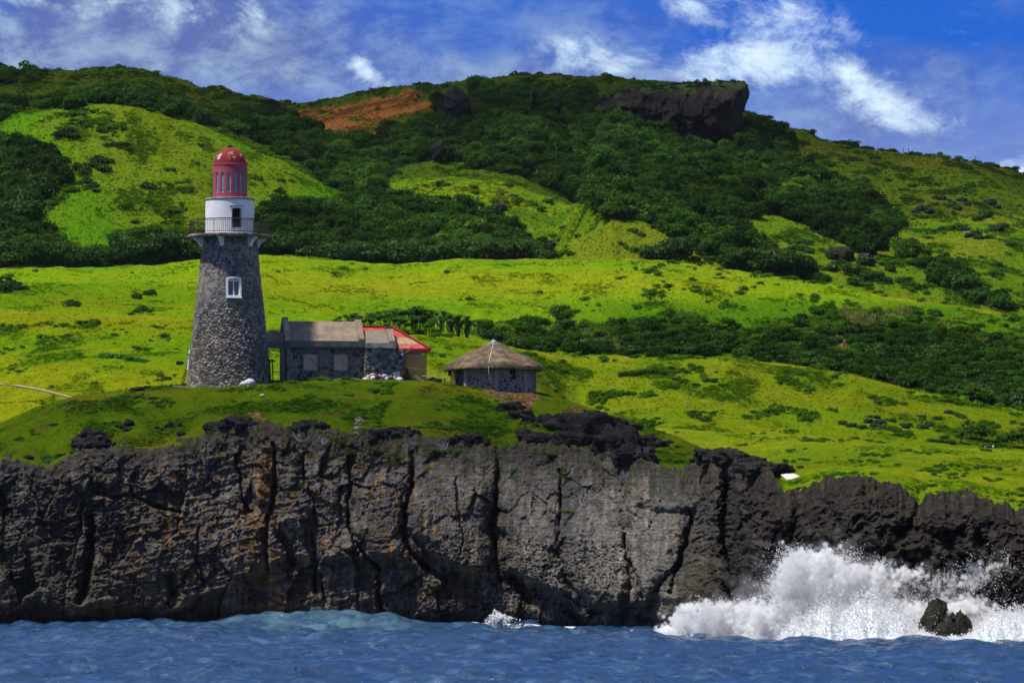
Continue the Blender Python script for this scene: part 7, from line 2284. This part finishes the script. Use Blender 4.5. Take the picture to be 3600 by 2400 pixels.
def fog(name, pts, rad, voxel, dens, label, aniso=0.0):
    """a cloud of spray too fine to see as drops: fog volume grown from points"""
    me = bpy.data.meshes.new(name); me.vertices.add(len(pts)); me.vertices.foreach_set('co', np.asarray(pts, np.float32).ravel()); me.update()
    at = me.attributes.new('rad', 'FLOAT', 'POINT'); at.data.foreach_set('value', np.asarray(rad, np.float32))
    m, t = material(name)
    d = t.node('ShaderNodeAttribute', attribute_name='density').outputs['Fac']
    n = t.noise(t.node('ShaderNodeNewGeometry').outputs['Position'], 2.2, 6.0, .7)
    dd = t.math('MULTIPLY', t.math('MULTIPLY', d, t.ramp(n, .34, .62)), dens)
    v = t.node('ShaderNodeVolumeScatter', {'Color': (1, 1, 1, 1), 'Density': dd, 'Anisotropy': aniso}); t.l.new(v.outputs[0], t.out.inputs['Volume'])
    me.materials.append(m)
    o = bpy.data.objects.new(name, me); COL.objects.link(o)
    ng = bpy.data.node_groups.new(name, 'GeometryNodeTree')
    ng.interface.new_socket('Geometry', in_out='INPUT', socket_type='NodeSocketGeometry'); ng.interface.new_socket('Geometry', in_out='OUTPUT', socket_type='NodeSocketGeometry')
    gi, go = ng.nodes.new('NodeGroupInput'), ng.nodes.new('NodeGroupOutput')
    na = ng.nodes.new('GeometryNodeInputNamedAttribute'); na.data_type = 'FLOAT'; na.inputs[0].default_value = 'rad'
    mp = ng.nodes.new('GeometryNodeMeshToPoints'); pv = ng.nodes.new('GeometryNodePointsToVolume'); sm2 = ng.nodes.new('GeometryNodeSetMaterial')
    try:
        pv.resolution_mode = 'VOXEL_SIZE'
    except Exception:
        pass
    pv.inputs['Voxel Size'].default_value = voxel; pv.inputs['Density'].default_value = 1.0
    sm2.inputs['Material'].default_value = m
    ng.links.new(gi.outputs[0], mp.inputs['Mesh']); ng.links.new(na.outputs[0], mp.inputs['Radius']); ng.links.new(mp.outputs[0], pv.inputs['Points']); ng.links.new(na.outputs[0], pv.inputs['Radius'])
    ng.links.new(pv.outputs[0], sm2.inputs['Geometry']); ng.links.new(sm2.outputs[0], go.inputs[0])
    md = o.modifiers.new('fog', 'NODES'); md.node_group = ng
    o['kind'] = 'stuff'; o['label'] = label
    return o


core = [(a_, b_, c_ + .9, d_ * .95, e_, f_, max(int(g_ * .8), 8), 150, i_ * .8) for a_, b_, c_, d_, e_, f_, g_, h_, i_ in spec]
pf, _ = jets(core, rs)
fog('white_water', pf, .065 + .15 * rs.random(len(pf)) ** 2, .075, 6.0, 'dense white water of the breaking wave')
n = 9000
cu_ = np.array([(2880, 4.2, 1.5, 1.9), (3040, 3.4, 1.6, 1.7), (2700, 2.6, 1.4, 1.4), (3160, 1.9, 1.6, 1.1), (3560, 3.4, 2.2, 2.0), (3420, 2.4, 1.6, 1.5), (2540, 1.5, .9, .8), (3330, 3.3, 1.3, 1.6)])
k = rs.choice(len(cu_), n, p=np.array([.17, .16, .12, .10, .20, .10, .05, .10]))
xm = (cu_[k, 0] - 1800) / F * 299 + rs.normal(size=n) * cu_[k, 2]
pm = np.stack([xm, 299.6 + rs.normal(size=n) * 1.2, np.abs(cu_[k, 1] * .72 + rs.normal(size=n) * cu_[k, 3] * .8)], 1)
fog('sea_mist', pm, (.14 + .30 * rs.random(n)), .13, .16, 'fine mist drifting over the surf')
# heaped foam at the foot of the fans: lumpy solid body of white water with loose clots on it
hx = np.arange(2300, 3760, 4.0); hy = np.linspace(0, 1, 46)
HXg, HV = np.meshgrid(hx, hy)
front = np.interp(HXg, [2300, 2500, 2760, 3000, 3250, 3600, 3760], [312, 305, 297.5, 293.8, 292.0, 291.0, 290.6]) + 1.0 * fbm(HXg / 60, HXg * 0, None, 3)
crest = np.interp(HXg, [2300, 2340, 2420, 2490, 2540, 2590, 2660, 2740, 2800, 2880, 2960, 3040, 3120, 3200, 3260, 3330, 3400, 3480, 3560, 3640, 3760], [.05, .3, .35, .9, 1.75, 1.25, .7, 1.2, 1.9, 2.4, 2.1, 2.35, 1.9, 1.2, .6, .45, .6, 1.5, 1.8, 1.9, 1.9])
Yh = front + 7.5 * HV
prof = np.sin(np.clip(HV * 1.25, 0, 1) ** .8 * np.pi * .62)
nz_ = ridged(HXg / 34, Yh / 1.6, None, 4) * .5 + fbm(HXg / 13, Yh / .6, None, 3) * .5
Zh = -.25 + crest * prof * (1 + .28 * nz_) + .16 * nz_ * smooth(0, .1, HV) + .10 * smooth(0, .05, HV)
Xh = (HXg - 1800) / F * Yh
m, t = material('surf_foam')
pos = t.node('ShaderNodeNewGeometry').outputs['Position']
zf = t.node('ShaderNodeSeparateXYZ', {0: pos}).outputs[2]
n_ = t.noise(pos, 1.3, 7.0, .65, .6)
teal = t.math('MULTIPLY', t.ramp(t.noise(pos, .55, 5.0, .6, .3), .50, .64), t.ramp(zf, .9, .15))
c = t.mix(t.math('MULTIPLY', teal, .65), (0.90, 0.94, 0.96), (0.42, 0.68, 0.76))
d = t.node('ShaderNodeBsdfDiffuse', {'Color': c}); tr = t.node('ShaderNodeBsdfTranslucent', {'Color': c})
t.l.new(t.bump(t.math('ADD', n_, t.math('MULTIPLY', t.noise(pos, 6.0, 5.0, .7), .4)), .8, .25), d.inputs['Normal'])
mx = t.node('ShaderNodeMixShader', {0: .25, 1: d.outputs[0], 2: tr.outputs[0]}); t.l.new(mx.outputs[0], t.out.inputs[0])
sf = setting(mesh('surf_foam', np.stack([Xh, Yh, Zh], -1).reshape(-1, 3), grid_faces(len(hy), len(hx)), m, None, None, True), 'stuff')
sf['label'] = 'white surf heaped along the foot of the rocks'
n = 60000
i = rs.integers(2, len(hy) - 14, n); j = rs.integers(0, len(hx), n)
clo = np.stack([Xh[i, j], Yh[i, j], Zh[i, j]], 1) + rs.normal(size=(n, 3)) * np.array([.12, .15, .02]) + np.array([0, 0, 1]) * (np.abs(rs.normal(size=n)) * .22 * np.clip(crest[i, j], .2, 2))[:, None]
drops('foam_clots', clo, .012 + .05 * rs.random(n) ** 3, 'clots of foam on the surf')
# small breaker left of the middle and flecks along the cliff foot
spec = [(1728, 1752, 340, 1.5, -.3, 1.6, 12, 420, .35), (1750, 1800, 340, .55, .2, 1.0, 8, 220, .3), (1830, 1870, 338, .5, 0, .8, 6, 120, .3), (1935, 1960, 335, .32, -.2, .5, 5, 120, .25), (2190, 2200, 325, .3, -.2, .4, 3, 70, .2), (2250, 2330, 318, .35, -.4, .3, 8, 130, .3)]
pts, sz = jets(spec, rs)
drops('small_spray', pts, sz * .9, 'small spray of a wavelet slapping the cliff foot')
# water running down the rocks
PT = []
for k in range(34):
    px, py, L = (3280 + 80 * rs.random(), 1995 + 50 * rs.random(), 40 + 60 * rs.random()) if k < 20 else (3480 + 80 * rs.random(), 2060 + 40 * rs.random(), 60)
    a = np.array(P(px, py, 298.6)); b = np.array(P(px + 6 * rs.normal(), py + L, 297.9)); f = rs.random(110)[:, None]
    PT.append(a + (b - a) * f + rs.normal(size=(110, 3)) * np.array([.05, .05, .08]))
PT = np.vstack(PT)
drops('running_water', PT, .008 + .018 * rs.random(len(PT)) ** 2, 'thin white threads of water running off the rock face')

# ------------------------------------------------------------------ added clouds, unseen above the frame, placed so that their shade dapples the hills
def cloud(tx, ty, tz, alt, rx, ry, th, keep, seed, label):
    """a cloud whose shade falls round the ground point (tx, ty, tz); keep = share of sunlight that gets through its middle"""
    k = (alt - tz) / sdir.z
    c = Vector((tx, ty, tz)) + sdir * k
    import bmesh
    bm = bmesh.new(); bmesh.ops.create_icosphere(bm, subdivisions=5, radius=1.0)
    v = np.array([p.co for p in bm.verts]); f = np.array([[q.index for q in p.verts] for p in bm.faces]); bm.free()
    n = fbm(v[:, 0] * 1.4 + seed, v[:, 1] * 1.4, v[:, 2] * 1.4, 5)
    v = v * (1 + .42 * n)[:, None] * np.array([rx, ry, th])
    v[:, 2] = np.maximum(v[:, 2], -.35 * th)
    m, t = material('shade_cloud_vapour')
    t.l.new(t.node('ShaderNodeVolumeScatter', {'Color': (1, 1, 1, 1), 'Density': -math.log(keep) / (1.35 * th), 'Anisotropy': 0.3}).outputs[0], t.out.inputs['Volume'])
    o = mesh('cloud', v, f, m, None, None, True, c)
    o['kind'] = 'stuff'; o['label'] = label
    return o


cloud(-130, 1000, 90, 620, 190, 150, 55, .58, 2, 'unseen cloud added to shade the far left ridge')
cloud(110, 965, 90, 640, 180, 85, 50, .55, 5, 'unseen cloud added to shade the mountain top')
cloud(-50, 386, 13, 520, 50, 16, 26, .74, 8, 'small unseen cloud added to shade the headland')
cloud(12, 368, 10, 540, 42, 17, 26, .50, 11, 'small unseen cloud added to shade the right headland')
cloud(75, 440, 22, 560, 30, 22, 26, .62, 17, 'small unseen cloud added to shade the lower right meadow')
cloud(-62, 560, 38, 600, 40, 26, 28, .68, 21, 'small unseen cloud added to shade the left meadow')

# ------------------------------------------------------------------ sea air: one closed box of thin haze round everything
m, t = material('haze')
t.l.new(t.node('ShaderNodeVolumePrincipled', {'Color': (0.80, 0.87, 1.0), 'Density': 0.000014, 'Anisotropy': 0.2}).outputs[0], t.out.inputs['Volume'])
hz_box = setting(MB().box(-2600, 2600, -400, 1700, -12, 190).build('haze', m), 'stuff')
